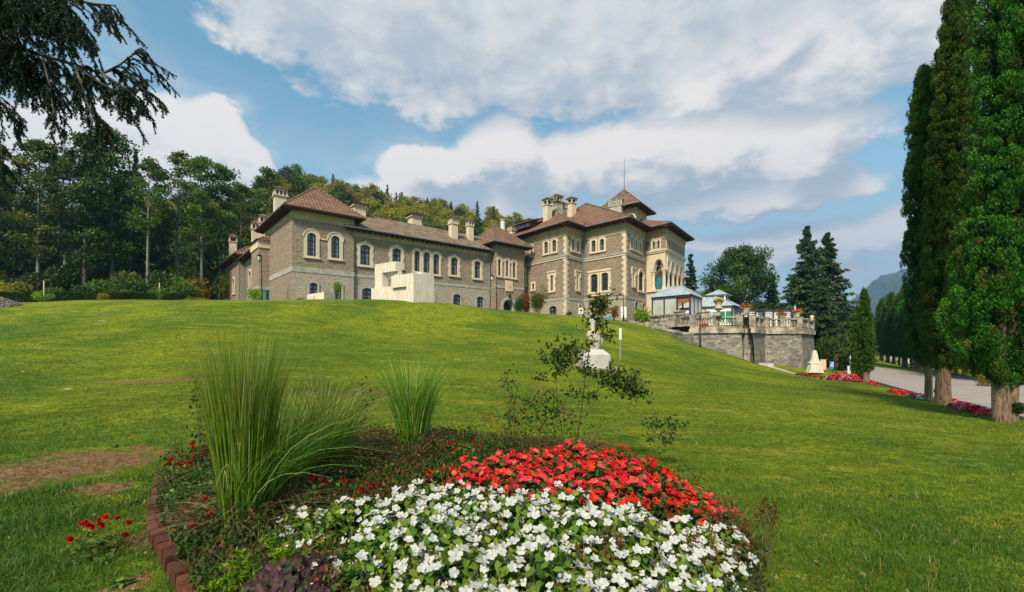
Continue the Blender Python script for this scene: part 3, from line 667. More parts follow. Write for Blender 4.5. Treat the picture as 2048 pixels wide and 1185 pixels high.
def chimney(parent, px, pyT, pyB, Y, w, kind='house', d2=None, ang=.66, mat=None, nh=2):
    """a plastered shaft with a lantern of small openings and a little tiled roof"""
    x, y = xy(px, Y); zt, zb = zat(pyT, Y), zat(pyB, Y); H = zt - zb; d2 = d2 or w; ca, sa = math.cos(ang), math.sin(ang)
    def P(u, v, z): return (x + ca * u - sa * v, y + sa * u + ca * v, z)
    def bx(mb, hu, hv, z0, z1, cu=0, cv=0): mb.hexa([P(cu - hu, cv - hv, z0), P(cu + hu, cv - hv, z0), P(cu + hu, cv + hv, z0), P(cu - hu, cv + hv, z0)], [P(cu - hu, cv - hv, z1), P(cu + hu, cv - hv, z1), P(cu + hu, cv + hv, z1), P(cu - hu, cv + hv, z1)])
    a, b_ = w / 2, d2 / 2; mb = MB(); hl = min(.9, H * .28); hr = min(.55, H * .16); zl = zt - hr - hl
    bx(mb, a * .86, b_ * .86, zb - 1.5, zl - .12); bx(mb, a * 1.08, b_ * 1.08, zl - .12, zl)
    # lantern: corner and middle posts with openings between
    for i in range(nh + 1):
        u = -a * .84 + 2 * a * .84 * i / nh
        for v in (-b_ * .84, b_ * .84): bx(mb, a * .13, b_ * .13, zl, zl + hl * .75, u, v)
        v2 = -b_ * .84 + 2 * b_ * .84 * i / nh
        if 0 < i < nh:
            for u2 in (-a * .84, a * .84): bx(mb, a * .13, b_ * .13, zl, zl + hl * .75, u2, v2)
    bx(mb, a * .98, b_ * .98, zl + hl * .75, zl + hl)
    ch = mb.build('chimney', mat or M_TRIM, parent)
    dk = MB(); bx(dk, a * .6, b_ * .6, zl + .002, zl + hl * .749); dk.build('flue', M_FRAME, ch)
    if kind == 'house':
        r_ = MB(); q = [P(-a * 1.35, -b_ * 1.35, zl + hl + .003), P(a * 1.35, -b_ * 1.35, zl + hl + .003), P(a * 1.35, b_ * 1.35, zl + hl + .003), P(-a * 1.35, b_ * 1.35, zl + hl + .003)]
        for i in range(4): r_.face([q[i], q[(i + 1) % 4], P(0, 0, zt)])
        r_.face(q[::-1]); r_.build('chimney_roof', M_TILER, ch)
    else:
        r_ = MB(); bx(r_, a * 1.1, b_ * 1.1, zl + hl + .003, zl + hl + .18); r_.build('chimney_cap', M_WEATHER, ch)
    return ch
def band(parent, W, z0, z1, out, mat, name='string_course', u0=0., u1=None, ex=.0):
    mb = MB(); wbox(mb, W, u0 - ex, (W.L if u1 is None else u1) + ex, -.02, out, z0, z1); return mb.build(name, mat, parent)

# ---------------- the long service wing
wing = empty('castle_wing', (-10, 62, 6), 'long low brown stone castle wing with a square corner tower and an arched gateway', 'castle wing')
wing.location = (0, 0, 0)
U = np.array([.7826, .6225]); Vv = np.array([-.6225, .7826]); Wd = np.array([-.66, .75]) / np.linalg.norm([-.66, .75])
A0 = np.array([-25.29, 50.]); ZB = 5.0
TW_T = 16.72; WG_T = 15.75
TF = Wall(A0, A0 + U * 7.05)                               # tower front
TL = Wall(A0 + Wd * 12.9, A0)                              # tower left flank
zs = TF.z(584, 545.5)                                      # string course top of the lower floor
holesF = [window(wing, TF, 614, 466.4, 632.4, 512.8, 'round', .36, (2, 4)), window(wing, TF, 662, 472.4, 679.5, 516.8, 'round', .36, (2, 4)),
          window(wing, TF, 619.2, 566.2, 634.8, 601, 'seg', .22, (2, 3), mat=M_BAND), window(wing, TF, 668, 568.5, 683, 604, 'seg', .22, (2, 3), mat=M_BAND)]
ms = MB(); wbox(ms, TF, TF.u_at(641), TF.u_at(655), 0, .12, TF.z(648, 481), TF.z(648, 478)); ms.build('label_mould', M_TRIM, wing)
ZS = TF.z(584, 541)
do_wall(wing, TF, [(ZB, ZS, M_WALLG), (ZS, TW_T - .75, M_WALL), (TW_T - .75, TW_T + .6, M_WALL)], holesF)
do_wall(wing, TL, [(ZB, TW_T + .6, M_WALL)], [])
band(wing, TF, ZS - .1, ZS + .52, .05, M_BAND, ex=.05); band(wing, TL, ZS - .1, ZS + .52, .05, M_BAND)
band(wing, TF, TW_T - .5, TW_T + .55, .06, M_FRIEZE, 'frieze', ex=.06); band(wing, TL, TW_T - .5, TW_T + .55, .06, M_FRIEZE, 'frieze')
B0 = A0 + U * 7.05; TR = Wall(B0, B0 + Vv * 8); do_wall(wing, TR, [(ZB, TW_T + .6, M_WALL)], [])
rc = [V2(A0 - U * 1.1 - Vv * 1.1), V2(A0 + U * 8.2 - Vv * 1.1), V2(A0 + U * 8.2 + Vv * 14.2), V2(A0 + Wd * 14.2 - U * 1.1)]
ap = A0 + U * 3.6 + Vv * 4.0; ap2 = A0 + U * 3.2 + Vv * 9.6; zr = zat(375.5, ap[1])
# ridge runs back: order the corners so that the 'front' is the right flank
c4 = [rc[1], rc[2], rc[3], rc[0]]
r_ = hip_roof(wing, [rc[3], rc[0], rc[1], rc[2]], TW_T + .62, (*ap2, zr), (*ap, zr), M_TILER)
# the wing's front
W0 = B0 + Vv * .35; WG = Wall(W0, W0 + U * 27.5)
uend = WG.u_at(983)
WG = Wall(W0, W0 + U * (uend + .3))
hs = []
for a in [(720.1, 490.6, 740.2, 530.5), (784.4, 497.7, 802.1, 535), (901.6, 515.9, 915.1, 550.6), (948.6, 523.5, 960.5, 556.8)]: hs.append(window(wing, WG, *a, 'seg', .36, (2, 3), 'eared'))
for a in [(828.3, 502.4, 839.9, 543), (846.5, 505.3, 860, 546), (866.2, 508.8, 878.4, 549)]: hs.append(window(wing, WG, *a, 'round', .27, (2, 2)))
for a in [(724.1, 576.6, 744.4, 610), (790, 580, 805, 612), (855, 585.6, 868, 615), (906.1, 589.2, 921, 620), (953.4, 593.9, 966.6, 622)]: hs.append(window(wing, WG, *a, 'seg', .22, (2, 3), mat=M_BAND))
ZW = WG.z(714, 553)
do_wall(wing, WG, [(4.6, ZW, M_WALLG), (ZW, WG_T + .4, M_WALL)], hs)
band(wing, WG, ZW - .1, ZW + .3, .05, M_BAND); band(wing, WG, WG_T - .45, WG_T + .4, .06, M_FRIEZE, 'frieze')
zrw = 19.75; e0 = W0 - Vv * 1.0 - U * 1.2; e1 = W0 + U * (uend + 1.0) - Vv * 1.0; e2 = e1 + Vv * 12.5; e3 = e0 + Vv * 12.5
hip_roof(wing, [e0, e1, e2, e3], WG_T + .42, (*(W0 - U * 1.2 + Vv * 5.2), zrw), (*(W0 + U * (uend + 4) + Vv * 5.2), zrw), M_TILE, dz=.004, rcap=False)
# gate tower
G0 = W0 + U * uend - Vv * 1.1; GF = Wall(G0, G0 + U * 5.75); GL = Wall(G0 + Vv * 6, G0); GR = Wall(G0 + U * 5.75, G0 + U * 5.75 + Vv * 6)
GT = 16.75
hs = [window(wing, GF, *a, 'round', .27, (1, 2)) for a in [(995.9, 519.5, 1001.6, 551.8), (1011.4, 521.9, 1016.7, 553.9), (1025.3, 525.7, 1031, 556)]]
u0, u1 = GF.u_at(1006.2), GF.u_at(1027.6); gate = outline(u0, u1, 3.6, GF.z(1017, 599.8), 'round', 14); gout = outline(u0 - .42, u1 + .42, 3.6, GF.z(1017, 599.8) + .42, 'round', 14)
do_wall(wing, GF, [(3.5, GT + .6, M_WALL)], hs + [gate]); do_wall(wing, GL, [(3.5, GT + .6, M_WALL)], []); do_wall(wing, GR, [(3.5, GT + .6, M_WALL)], [])
mb = MB(); ring(mb, GF, gate, gout, 0, .12, -1.2); gw = mb.build('gateway', M_BAND, wing)
mb = MB(); mb.face([GF.pt(u, -1.2, z) for u, z in gate]); mb.build('gate_dark_backing', M_FRAME, gw)  # black sheet in the arch stands in for the shade of the passage
mb = MB(); ua, ub = GF.u_at(1010.5), GF.u_at(1025); za, zb = GF.z(1017, 583), GF.z(1017, 562)
wbox(mb, GF, ua, ub, 0, .14, za, zb)
uc = (ua + ub) / 2; zc = (za + zb) / 2
for k in range(12):
    t0, t1 = k / 12 * 5.2 - .6, (k + 1) / 12 * 5.2 - .6; r0 = .27
    wbox(mb, GF, uc + r0 * math.cos(t0) - .05, uc + r0 * math.cos(t0) + .05, .1, .2, zc + r0 * math.sin(t0) - .06, zc + r0 * math.sin(t0) + .06)
wbox(mb, GF, uc - .06, uc + .1, .1, .22, zc - .1, zc + .45); wbox(mb, GF, uc - .3, uc - .12, .1, .2, zc + .3, zc + .42)
mb.build('carved_crest', M_TRIM, wing)
zg = GF.z(983.6, 572)
band(wing, GF, zg - .2, zg + .2, .05, M_BAND, u1=ua - .05); band(wing, GF, zg - .2, zg + .2, .05, M_BAND, u0=ub + .05); band(wing, GF, GT - .2, GT + .5, .05, M_WALL, 'frieze')
mb = MB(); wbox(mb, GF, uc - .12, uc + .12, .05, .4, GF.z(1017, 596), GF.z(1017, 589)); mb.build('gate_lantern', M_IRON, wing)
g = G0; apx = g + U * 2.9 + Vv * 4.4
hip_roof(wing, rect(g, U, 5.75, Vv, 8.2), GT + .62, (*apx, zat(451, apx[1])), (*apx, zat(451, apx[1])), M_TILER, dz=.008)
pipe(wing, WG, WG.u_at(978), 4.6, WG_T + .2)
# short connector to the palace
C0 = G0 + U * 5.75 + Vv * 1.5; CF = Wall(C0, C0 + U * 2.6)
hs = [window(wing, CF, 1043.9, 539.9, 1049.7, 569.7, 'rect', .26, (1, 0), transom=False)]
do_wall(wing, CF, [(3.5, 15.8, M_WALL)], hs)
hip_roof(wing, rect(C0, U, 3.4, Vv, 5, .6), 15.9, (*(C0 + U * 1.0 + Vv * 4), 18.3), (*(C0 + U * 3 + Vv * 4), 18.3), M_TILER, dz=.012, brackets=False)
# left annexes behind the tower
P26 = A0 + Wd * 26.6; AN = Wall(P26, A0 + Wd * 12.9); AT = 14.75
hs = [window(wing, AN, 498.6, 541.7, 502.6, 574.5, 'round', .3, (1, 2), 'slim'), window(wing, AN, 511.0, 531, 515.6, 568, 'round', .3, (1, 2), 'slim')]
do_wall(wing, AN, [(5.4, AT + .5, M_WALL)], hs); band(wing, AN, AT - .55, AT + .3, .06, M_FRIEZE, 'frieze')
pr = A0 + Wd * 20 + U * 6
hip_roof(wing, [V2(A0 + Wd * 28.2 - U * 1.1), V2(A0 + Wd * 12.5 - U * 1.1), V2(A0 + Wd * 12.5 + U * 12), V2(A0 + Wd * 28.2 + U * 12)], AT + .5, (*(A0 + Wd * 22 + U * 5.2), 19.3), (*(A0 + Wd * 13 + U * 5.2), 19.3), M_TILER, dz=.016)
# buttress pier on the tower's left flank
PB = Wall(A0 + Wd * 15.2 - U * 1.25, A0 + Wd * 10.6 - U * 1.25); mb = MB(); wbox(mb, PB, 0, PB.L, -1.25, 0, 5.4, 14.4); pr_ = mb.build('buttress', M_WALL, wing)
mb = MB(); wbox(mb, PB, -.12, PB.L + .12, -1.25, .14, 14.4, 15.4); mb.build('buttress_cornice', M_TRIM, pr_); mb = MB(); wbox(mb, PB, -.05, PB.L + .05, -1.25, .07, 8.9, 9.4); mb.build('string_course', M_BAND, pr_)
q0, q1 = Vector(PB.pt(-.4, .4, 15.42)), Vector(PB.pt(PB.L + .4, .4, 15.42)); q2, q3 = Vector(PB.pt(PB.L + .1, -1.2, 16.3)), Vector(PB.pt(-.1, -1.2, 16.3))
mb = MB(); mb.face([q0, q1, q2, q3]); mb.face([q1, Vector(PB.pt(PB.L + .4, -1.2, 15.42)), q2]); mb.face([q0, q3, Vector(PB.pt(-.4, -1.2, 15.42))]); mb.build('buttress_roof', M_TILER, pr_)
PF = Wall(PB.pt(0, -1.25, 0)[:2], PB.pt(0, 0, 0)[:2])
# far annex block standing a little forward
Q0 = P26 - U * .74; Q1 = Q0 + Wd * 18; NF = Wall(Q0, P26 + U * .4); NL = Wall(Q1, Q0); NT = 15.5
hs = [window(wing, NL, 451.6, 567, 455.0, 598, 'round', .26, (1, 2), 'slim'), window(wing, NL, 466.0, 556.8, 469.4, 587, 'round', .26, (1, 2), 'slim')]
do_wall(wing, NL, [(5.6, NT + .4, M_WALL)], hs); do_wall(wing, NF, [(5.6, NT + .4, M_WALL)], []); band(wing, NL, NT - .5, NT + .3, .06, M_FRIEZE, 'frieze')
hip_roof(wing, [V2(Q1 + Wd * 1.2 - U * 1.1), V2(Q0 - Wd * 1.2 - U * 1.1), V2(Q0 - Wd * 1.2 + U * 13), V2(Q1 + Wd * 1.2 + U * 13)], NT + .42, (*(Q1 - Wd * 5 + U * 6.5), 21.2), (*(Q0 + Wd * 3.5 + U * 6.5), 21.2), M_TILER, dz=.02)
pipe(wing, NL, NL.L - .15, 5.6, NT + .2); pipe(wing, AN, .25, 5.6, AT + .2)
chimney(wing, 560.2, 373.5, 428, 62, 1.75, nh=3, ang=.66); chimney(wing, 526.7, 428, 470, 67, 1.25, nh=2); chimney(wing, 510.5, 441, 487, 70, 1.15, nh=2); chimney(wing, 465.8, 468, 515, 78, 1.25, nh=1)
for a in [(906.4, 431.5, 470, 66, 1.2, 'house', None, .66, None, 3), (939.7, 438, 470, 68.5, 1.0, 'house', None, .66, None, 2), (1024.5, 447, 480, 78, 1.2, 'house', None, .66, None, 2)]: chimney(wing, *a)
for a in [(716, 408.5, 424, 60, 1.9), (829.5, 430, 443, 69, 1.9)]: chimney(wing, a[0], a[1], a[2], a[3], a[4], nh=3)
mb = MB(); x, y = xy(1005.5, 80); mb.tube([(x, y, 15), (x, y, zat(441, 80))], .42, 10); mb.tube([(x, y, zat(441, 80)), (x, y, zat(440, 80))], .6, 10); mb.build('flue_pipe', M_WHITE, wing)
# ---------------- the palace
pal = empty('castle_palace', (0, 0, 0), 'tall main castle block with pale corner stones, columned loggia and a turret with finial', 'castle')
PT = 19.2
cor = {}
for k, px, d in [('B', 1132.3, 65.8), ('C', 1166.5, 69.2), ('D', 1251.3, 63.8), ('E', 1291.5, 69.6), ('F', 1331, 66.9), ('G', 1368.8, 75.2)]: cor[k] = np.array(xy(px, d))
dAB = np.array([3.06, 72.2]) - cor['B']; dAB /= np.linalg.norm(dAB); cor['A'] = cor['B'] + dAB * 9.6
dGH = cor['E'] - cor['F']; dGH /= np.linalg.norm(dGH)
w1, w2, w3, w4, w5, w6 = [Wall(cor[a], cor[b_]) for a, b_ in ('AB', 'BC', 'CD', 'DE', 'EF', 'FG')]
ZB2 = 3.2; ZS2 = w1.z(1132.3, 511.5); ZL = w1.z(1132, 598)
h1 = [window(pal, w1, 1088.7, 483.4, 1096.3, 507.2, 'round', .3, (2, 2)), window(pal, w1, 1104.6, 480.0, 1112.8, 503.8, 'round', .3, (2, 2)), window(pal, w1, 1101.3, 551, 1106.6, 581.9, 'seg', .42, (1, 0), 'crown', transom=False),
      window(pal, w1, 1099, 612.5, 1114, 640, 'seg', .15, (2, 2), mat=M_BAND), window(pal, w1, 1061, 491, 1065.3, 512, 'rect', .3, (1, 0), transom=False), window(pal, w1, 1064.3, 567.6, 1069, 579.5, 'rect', .3, (1, 0), transom=False)]
h2 = [window(pal, w2, 1143.6, 478.6, 1148, 501.3, 'round', .3, (1, 2)), window(pal, w2, 1153.7, 482.2, 1158, 504.4, 'round', .3, (1, 2)), window(pal, w2, 1153.6, 549, 1157, 579.8, 'rect', .36, (1, 0), 'crown', transom=False), window(pal, w2, 1157.5, 610, 1161.5, 640, 'rect', .12, (1, 0), transom=False)]
h3 = [window(pal, w3, 1183.2, 481, 1191.6, 504, 'round', .32, (2, 2)), window(pal, w3, 1199.9, 478.2, 1208.6, 501, 'round', .32, (2, 2)), window(pal, w3, 1181.8, 548.6, 1195.6, 584.4, 'seg', .42, (2, 3), bars=M_FRAME), window(pal, w3, 1203.3, 545.8, 1216.7, 581.7, 'seg', .42, (2, 3), bars=M_FRAME)]
mb = MB(); ua, ub = w3.u_at(1176), w3.u_at(1222.5); za, zb = w3.z(1199, 592), w3.z(1199, 540)
wbox(mb, w3, ua, ub, 0, .2, zb - .3, zb); wbox(mb, w3, ua, ub, 0, .2, za, za + .25)
for i in range(0, 9, 2):
    z_ = za + (zb - za) * i / 9; wbox(mb, w3, ua - .02, ua + .42, 0, .085, z_, z_ + .4); wbox(mb, w3, ub - .42, ub + .02, 0, .085, z_, z_ + .4)
mb.build('window_surround', M_TRIM, pal)
h4 = [window(pal, w4, a, b_, c, d, 'round', .27, (1, 2)) for a, b_, c, d in [(1261.5, 474.4, 1265.3, 497.2), (1270.3, 479, 1273.7, 501), (1278.6, 483.5, 1282, 505.5)]]
h4 += [window(pal, w4, 1265.8, 543.3, 1268.9, 572.2, 'rect', .34, (1, 0), 'crown', transom=False), window(pal, w4, 1277.2, 543.3, 1286.4, 582, 'round', .34, (2, 4), bars=M_FRAME), window(pal, w4, 1269.8, 604, 1275, 626, 'round', .12, (1, 0), 'slim', transom=False, mat=M_BAND), window(pal, w4, 1284.5, 607, 1289, 628, 'round', .12, (1, 0), 'slim', transom=False, mat=M_BAND)]
ZL4 = ZL
for w, hh in ((w1, h1), (w2, h2), (w3, h3), (w4, h4)):
    zl = ZL
    do_wall(pal, w, [(ZB2, zl, M_WALLG), (zl, ZS2, M_WALL), (ZS2, PT + .7, M_WALL)], hh)
    band(pal, w, zl - .12, zl + .22, .06, M_BAND, ex=.06); band(pal, w, ZS2 - .35, ZS2 - .08, .12, M_TRIM, ex=.12); band(pal, w, ZS2 - .075, ZS2 + .12, .22, M_BAND, ex=.2)
    band(pal, w, PT - 1.15, PT - .28, .08, M_FRIEZE, 'frieze', ex=.08); band(pal, w, PT - .28, PT + .6, .2, M_FRIEZE, 'cornice', ex=.2)
# pale corner stones
def quoins(Wa, Wb, z0, z1):
    mb = MB(); k = int((z1 - z0) / .42)
    for i in range(k):
        a, c = (.62, .36) if i % 2 else (.36, .62); zz = z0 + (z1 - z0) * i / k; h = (z1 - z0) / k - .012
        wbox(mb, Wa, Wa.L - a, Wa.L + .045, -.05, .045, zz, zz + h); wbox(mb, Wb, -.04, c, -.05, .047, zz, zz + h)
    mb.build('corner_stones', M_TRIM, pal)
quoins(w1, w2, ZL + .25, ZS2 - .36); quoins(w1, w2, ZS2 + .14, PT - 1.16); quoins(w3, w4, ZL + .25, ZS2 - .36); quoins(w3, w4, ZS2 + .14, PT - 1.16)
quoins(w1, w2, ZB2 + 1.2, ZL - .13)
pipe(pal, w2, w2.L - .25, ZB2, PT + .3); pipe(pal, w4, w4.L - .25, ZB2, PT + .3); pipe(pal, w3, .5, ZB2 + 7, PT + .3)
# loggia wing
ZG = w5.z(1331, 502); zal = w5.z(1318, 582)
up5 = [window(pal, w5, 1305.3, 483.3, 1310.7, 498.8, 'round', .24, (1, 1)), window(pal, w5, 1314.5, 481.3, 1319.8, 497.4, 'round', .24, (1, 1))]
def arcade(W, centres, half, zspring, zapex, zbase, wallm, ztop, cols, thick=.7, colr=.24):
    """wall above trefoil-headed arches on columns"""
    holes = []
    for c in centres:
        h = [(c - half, zspring), (c + half, zspring)]; n = 14; H = zapex - zspring
        for k in range(n + 1):
            a = math.pi * k / n; r_ = half * (1 - .10 * abs(math.sin(3 * a))); h.append((c + r_ * math.cos(a), zspring + .02 + H * (math.sin(a) ** .8 if 0 < a < math.pi else 0) * (1 - .05 * abs(math.sin(3 * a)))))
        holes.append(h)
    lo = [(0, zspring)]
    mb = MB()
    # fascia with the arch heads cut out from below
    for out in (0., -thick):
        prev = 0.; poly = []
        for c, h in zip(centres, holes):
            arc = h[2:][::-1]
            poly += [(arc[0][0], zspring)] + arc + [(arc[-1][0], zspring)]
        full = [(0, zspring)] + poly + [(W.L, zspring), (W.L, ztop), (0, ztop)]
        ded = []
        for q in full:
            if not ded or abs(ded[-1][0] - q[0]) + abs(ded[-1][1] - q[1]) > 1e-4: ded.append(q)
        tri = tessellate_polygon([[Vector((u, z, 0)) for u, z in ded]])
        for t in tri: mb.face([W.pt(ded[i][0], out, ded[i][1]) for i in t], [(ded[i][0], ded[i][1]) for i in t])
    for h in holes:
        arc = h[2:]
        for i in range(len(arc) - 1): mb.face([W.pt(arc[i][0], 0, arc[i][1]), W.pt(arc[i + 1][0], 0, arc[i + 1][1]), W.pt(arc[i + 1][0], -thick, arc[i + 1][1]), W.pt(arc[i][0], -thick, arc[i][1])])
    mb.build('arcade', wallm, pal)
    for h in holes:       # raised arch moulding
        arc = h[2:]; mm = MB(); c = sum(q[0] for q in arc) / len(arc)
        for i in range(len(arc) - 1):
            a, b_ = arc[i], arc[i + 1]; g_ = 1.26; A = (c + (a[0] - c) * g_, zspring + (a[1] - zspring) * 1.18); B = (c + (b_[0] - c) * g_, zspring + (b_[1] - zspring) * 1.18)
            mm.face([W.pt(a[0], .06, a[1]), W.pt(b_[0], .06, b_[1]), W.pt(B[0], .06, B[1]), W.pt(A[0], .06, A[1])]); mm.face([W.pt(A[0], .06, A[1]), W.pt(B[0], .06, B[1]), W.pt(B[0], 0, B[1]), W.pt(A[0], 0, A[1])])
            mm.face([W.pt(a[0], .06, a[1]), W.pt(b_[0], .06, b_[1]), W.pt(b_[0], 0, b_[1]), W.pt(a[0], 0, a[1])])
        mm.build('arch_moulding', M_TRIM, pal)
    for u in cols:
        p = W.pt(u, -thick / 2, 0); mb = MB()
        mb._lathe((p[0], p[1], 0), [(colr * 1.45, zbase), (colr * 1.45, zbase + .3), (colr * 1.2, zbase + .4), (colr, zbase + .5), (colr * .96, (zbase + zspring) / 2), (colr * .86, zspring - .75), (colr * 1.0, zspring - .7), (colr * .95, zspring - .6), (colr * 1.25, zspring - .4), (colr * 1.3, zspring - .3), (colr * 1.75, zspring - .12), (colr * 1.8, zspring - .001)], 14)
        mb.build('column', M_TRIM, pal, smooth=False)
PLINTH = w5.z(1318, 580)
ua, ub = w5.u_at(1307.3), w5.u_at(1328); zsp = w5.z(1318, 541)
c5 = [(ua + ub) / 2]; arcade(w5, c5, (ub - ua) / 2, zsp, w5.z(1318, 518.3), PLINTH, M_TRIM, ZG - .1, [ua - .25], colr=.27)
mb = MB(); wbox(mb, w5, 0, ua - .45, -.9, -.002, PLINTH, zsp); mb.build('wall', M_TRIM, pal)
cs = [w6.u_at(px) for px in (1332.5, 1341, 1350, 1358.5, 1366.5)]; cen = [(cs[i] + cs[i + 1]) / 2 for i in range(4)]
zsp6 = zsp; arcade(w6, cen, min(cs[i + 1] - cs[i] for i in range(4)) / 2 - .16, zsp6, w5.z(1318, 518.3) - .1, PLINTH, M_TRIM, ZG - .1, [cs[0] + .05] + cs[1:], colr=.25)
do_wall(pal, w5, [(ZB2, PLINTH, M_TRIM), (ZG + .35, PT + .7, M_WALL)], [h for h in up5]); do_wall(pal, w6, [(ZB2, PLINTH, M_TRIM)], [])
mb = MB(); wbox(mb, w5, w5.u_at(1301.5), w5.u_at(1323), .0, .035, ZG + .35, PT - 1.15)
mb = MB(); wbox(mb, w5, -.1, w5.L + .15, -.8, .15, PLINTH - .25, PLINTH - .001); wbox(mb, w6, .0, w6.L + .15, -.8, .152, PLINTH - .252, PLINTH - .003); mb.build('loggia_sill', M_TRIM, pal)
# upper gallery of slim openings on the right face
nA = 11; ug0, ug1 = .35, w6.L - .2; st = (ug1 - ug0) / nA; gal = []
for i in range(nA):
    gal.append(outline(ug0 + st * i + .13, ug0 + st * (i + 1) - .13, ZG + .75, ZG + 2.75, 'round', 6))
do_wall(pal, w6, [(ZG + .35, PT + .7, M_TRIM)], gal)
mb = MB()
for g_ in gal: mb.face([w6.pt(u, -.4, z) for u, z in g_])
mb.build('gallery_shade', M_GLASS, pal)
mb = MB()
for i in range(nA + 1):
    u = ug0 + st * i; p = w6.pt(u, .06, 0); mb.tube([(p[0], p[1], ZG + .7), (p[0], p[1], ZG + 2.3)], .07, 6)
    if i < nA: wbox(mb, w6, u + .12, u + st - .12, -.38, -.001, ZG + .64, ZG + .749)
mb.build('gallery_colonnettes', M_TRIM, pal)
for w in (w5, w6):
    band(pal, w, ZG - .11, ZG + .12, .14, M_TRIM, ex=.12); band(pal, w, ZG + .125, ZG + .36, .24, M_TRIM, ex=.22); band(pal, w, PT - 1.15, PT - .28, .08, M_FRIEZE, 'frieze', ex=.08); band(pal, w, PT - .28, PT + .6, .2, M_FRIEZE, 'cornice', ex=.2)
# loggia: floor, back wall, teal curtain, iron tracery, far wall
bw = Wall(w5.pt(-.2, -4.2, 0)[:2], (w6.P0 + w6.t * w6.L - w6.n * 4.2)); bw = Wall(cor['E'] + w6.t * 3.6, cor['E'] + w6.t * 3.6 + w6.t * 8); 
mb = MB(); A_, B_, C_, D_ = cor['E'], cor['F'], cor['G'], cor['G'] + (cor['E'] - cor['F']) * 1.3
D2 = cor['E'] + (cor['G'] - cor['F'])
inn = [A_ + (B_ - A_) * .05, B_ + (A_ - B_) * .05, C_ + (A_ - B_) * .05, D2]
mb.hexa([(p[0], p[1], PLINTH - .6) for p in inn], [(p[0], p[1], PLINTH - .02) for p in inn]); mb.hexa([(p[0], p[1], ZG - .25) for p in inn], [(p[0], p[1], ZG + .0) for p in inn]); mb.build('loggia_floor', M_SLAB, pal)
lw = Wall(D2 + (cor['G'] - D2) * .3, A_ + (B_ - A_) * .05 ); do_wall(pal, Wall(A_ + (B_ - A_) * .04, D2), [(PLINTH, ZG, M_SOFF)], [])  # dark brown back wall stands in for the shade inside the loggia
do_wall(pal, Wall(D2, cor['G']), [(ZB2, PT + .6, M_WALL)], [])
mb = MB(); n_ = 10
for i in range(n_):
    uu0 = ua + .02 + (ub - ua - .04) * i / n_; uu1 = ua + .02 + (ub - ua - .04) * (i + 1) / n_; o0, o1 = (-.55, -.62) if i % 2 else (-.62, -.55)
    mb.face([w5.pt(uu0, o0, PLINTH + .01), w5.pt(uu1, o1, PLINTH + .01), w5.pt(uu1, o1, w5.z(1318, 552.5)), w5.pt(uu0, o0, w5.z(1318, 552.5))])
mb.build('teal_curtain', M_TEAL, pal)
mb = MB(); ztr = w5.z(1318, 552.5)
for i in range(9):
    u = ua + (ub - ua) * (i + .5) / 9; hgt = 1.1 * math.sin(math.pi * (i + .5) / 9) + .2; mb.tube([w5.pt(u, -.35, ztr), w5.pt(u + .04, -.35, ztr + hgt * .6), w5.pt(u, -.35, ztr + hgt)], .03, 5); mb.tube([w5.pt(u - .09, -.35, ztr + hgt * .7), w5.pt(u + .09, -.35, ztr + hgt * .7)], .045, 5)
mb.tube([w5.pt(ua, -.35, w5.z(1318, 532)), w5.pt(ub, -.35, w5.z(1318, 531))], .045, 5); mb.build('iron_tracery', M_WEATHER, pal)
# roofs
def nrm(v): v = np.array(v, float); return v / np.linalg.norm(v)
def block_roof(C, left, back, wl, db, apexes, zr, dz, mat=M_TILER):
    l, bk = nrm(left), nrm(back); o = 1.45
    c0 = C + l * wl - bk * o; c1 = C - l * o - bk * o; c2 = C - l * o + bk * db; c3 = C + l * wl + bk * db
    hip_roof(pal, [c0, c1, c2, c3], PT + .66, (*apexes[0], zr), (*apexes[1], zr), mat, dz=dz)
    # the right flank carries brackets too
    l2, p, q = None, Vector((*c1, PT + .66)), Vector((*c2, PT + .66)); L = (q - p).length; t = (q - p) / L; inw = Vector((-t.y, t.x, 0)); bb = MB(); gt = MB()
    k = int(L / .75)
    for m_ in range(k + 1):
        s_ = p + t * (L * (m_ + .5) / (k + 1)); w2 = t * .08; z0, z1 = PT + .66 - .4 - dz, PT + .66 - .165 - dz; A = s_ + inw * .12; B = s_ + inw * 1.2
        bb.hexa([(*(A - w2)[:2], z0 + .12), (*(A + w2)[:2], z0 + .12), (*(B + w2)[:2], z0), (*(B - w2)[:2], z0)], [(*(A - w2)[:2], z1), (*(A + w2)[:2], z1), (*(B + w2)[:2], z1), (*(B - w2)[:2], z1)])
    bb.build('eave_brackets', M_WOOD, pal); gt.tube([p, q], .09, 6); gt.build('gutter', M_ZINC, pal)
lB, bB = cor['A'] - cor['B'], cor['C'] - cor['B']; lD, bD = cor['C'] - cor['D'], cor['E'] - cor['D']; lF, bF = cor['E'] - cor['F'], cor['G'] - cor['F']
a1 = cor['B'] + nrm(lB) * 7.6 + nrm(bB) * 6.6; block_roof(cor['B'], lB, bB, 13.5, 14, (a1 + nrm(lB) * 2, a1), 25.0, .004)
a3 = np.array(xy(1172.9, 78)); block_roof(cor['D'], lD, bD, 22, 18, (a3, a3), zat(407.5, 78), .009)
a5 = np.array(xy(1273, 76)); block_roof(cor['F'], lF, bF, 11, np.linalg.norm(bF) + 1.4, (a5 + nrm(bF) * .1, a5 + nrm(bF) * 1.5), 23.6, .014)
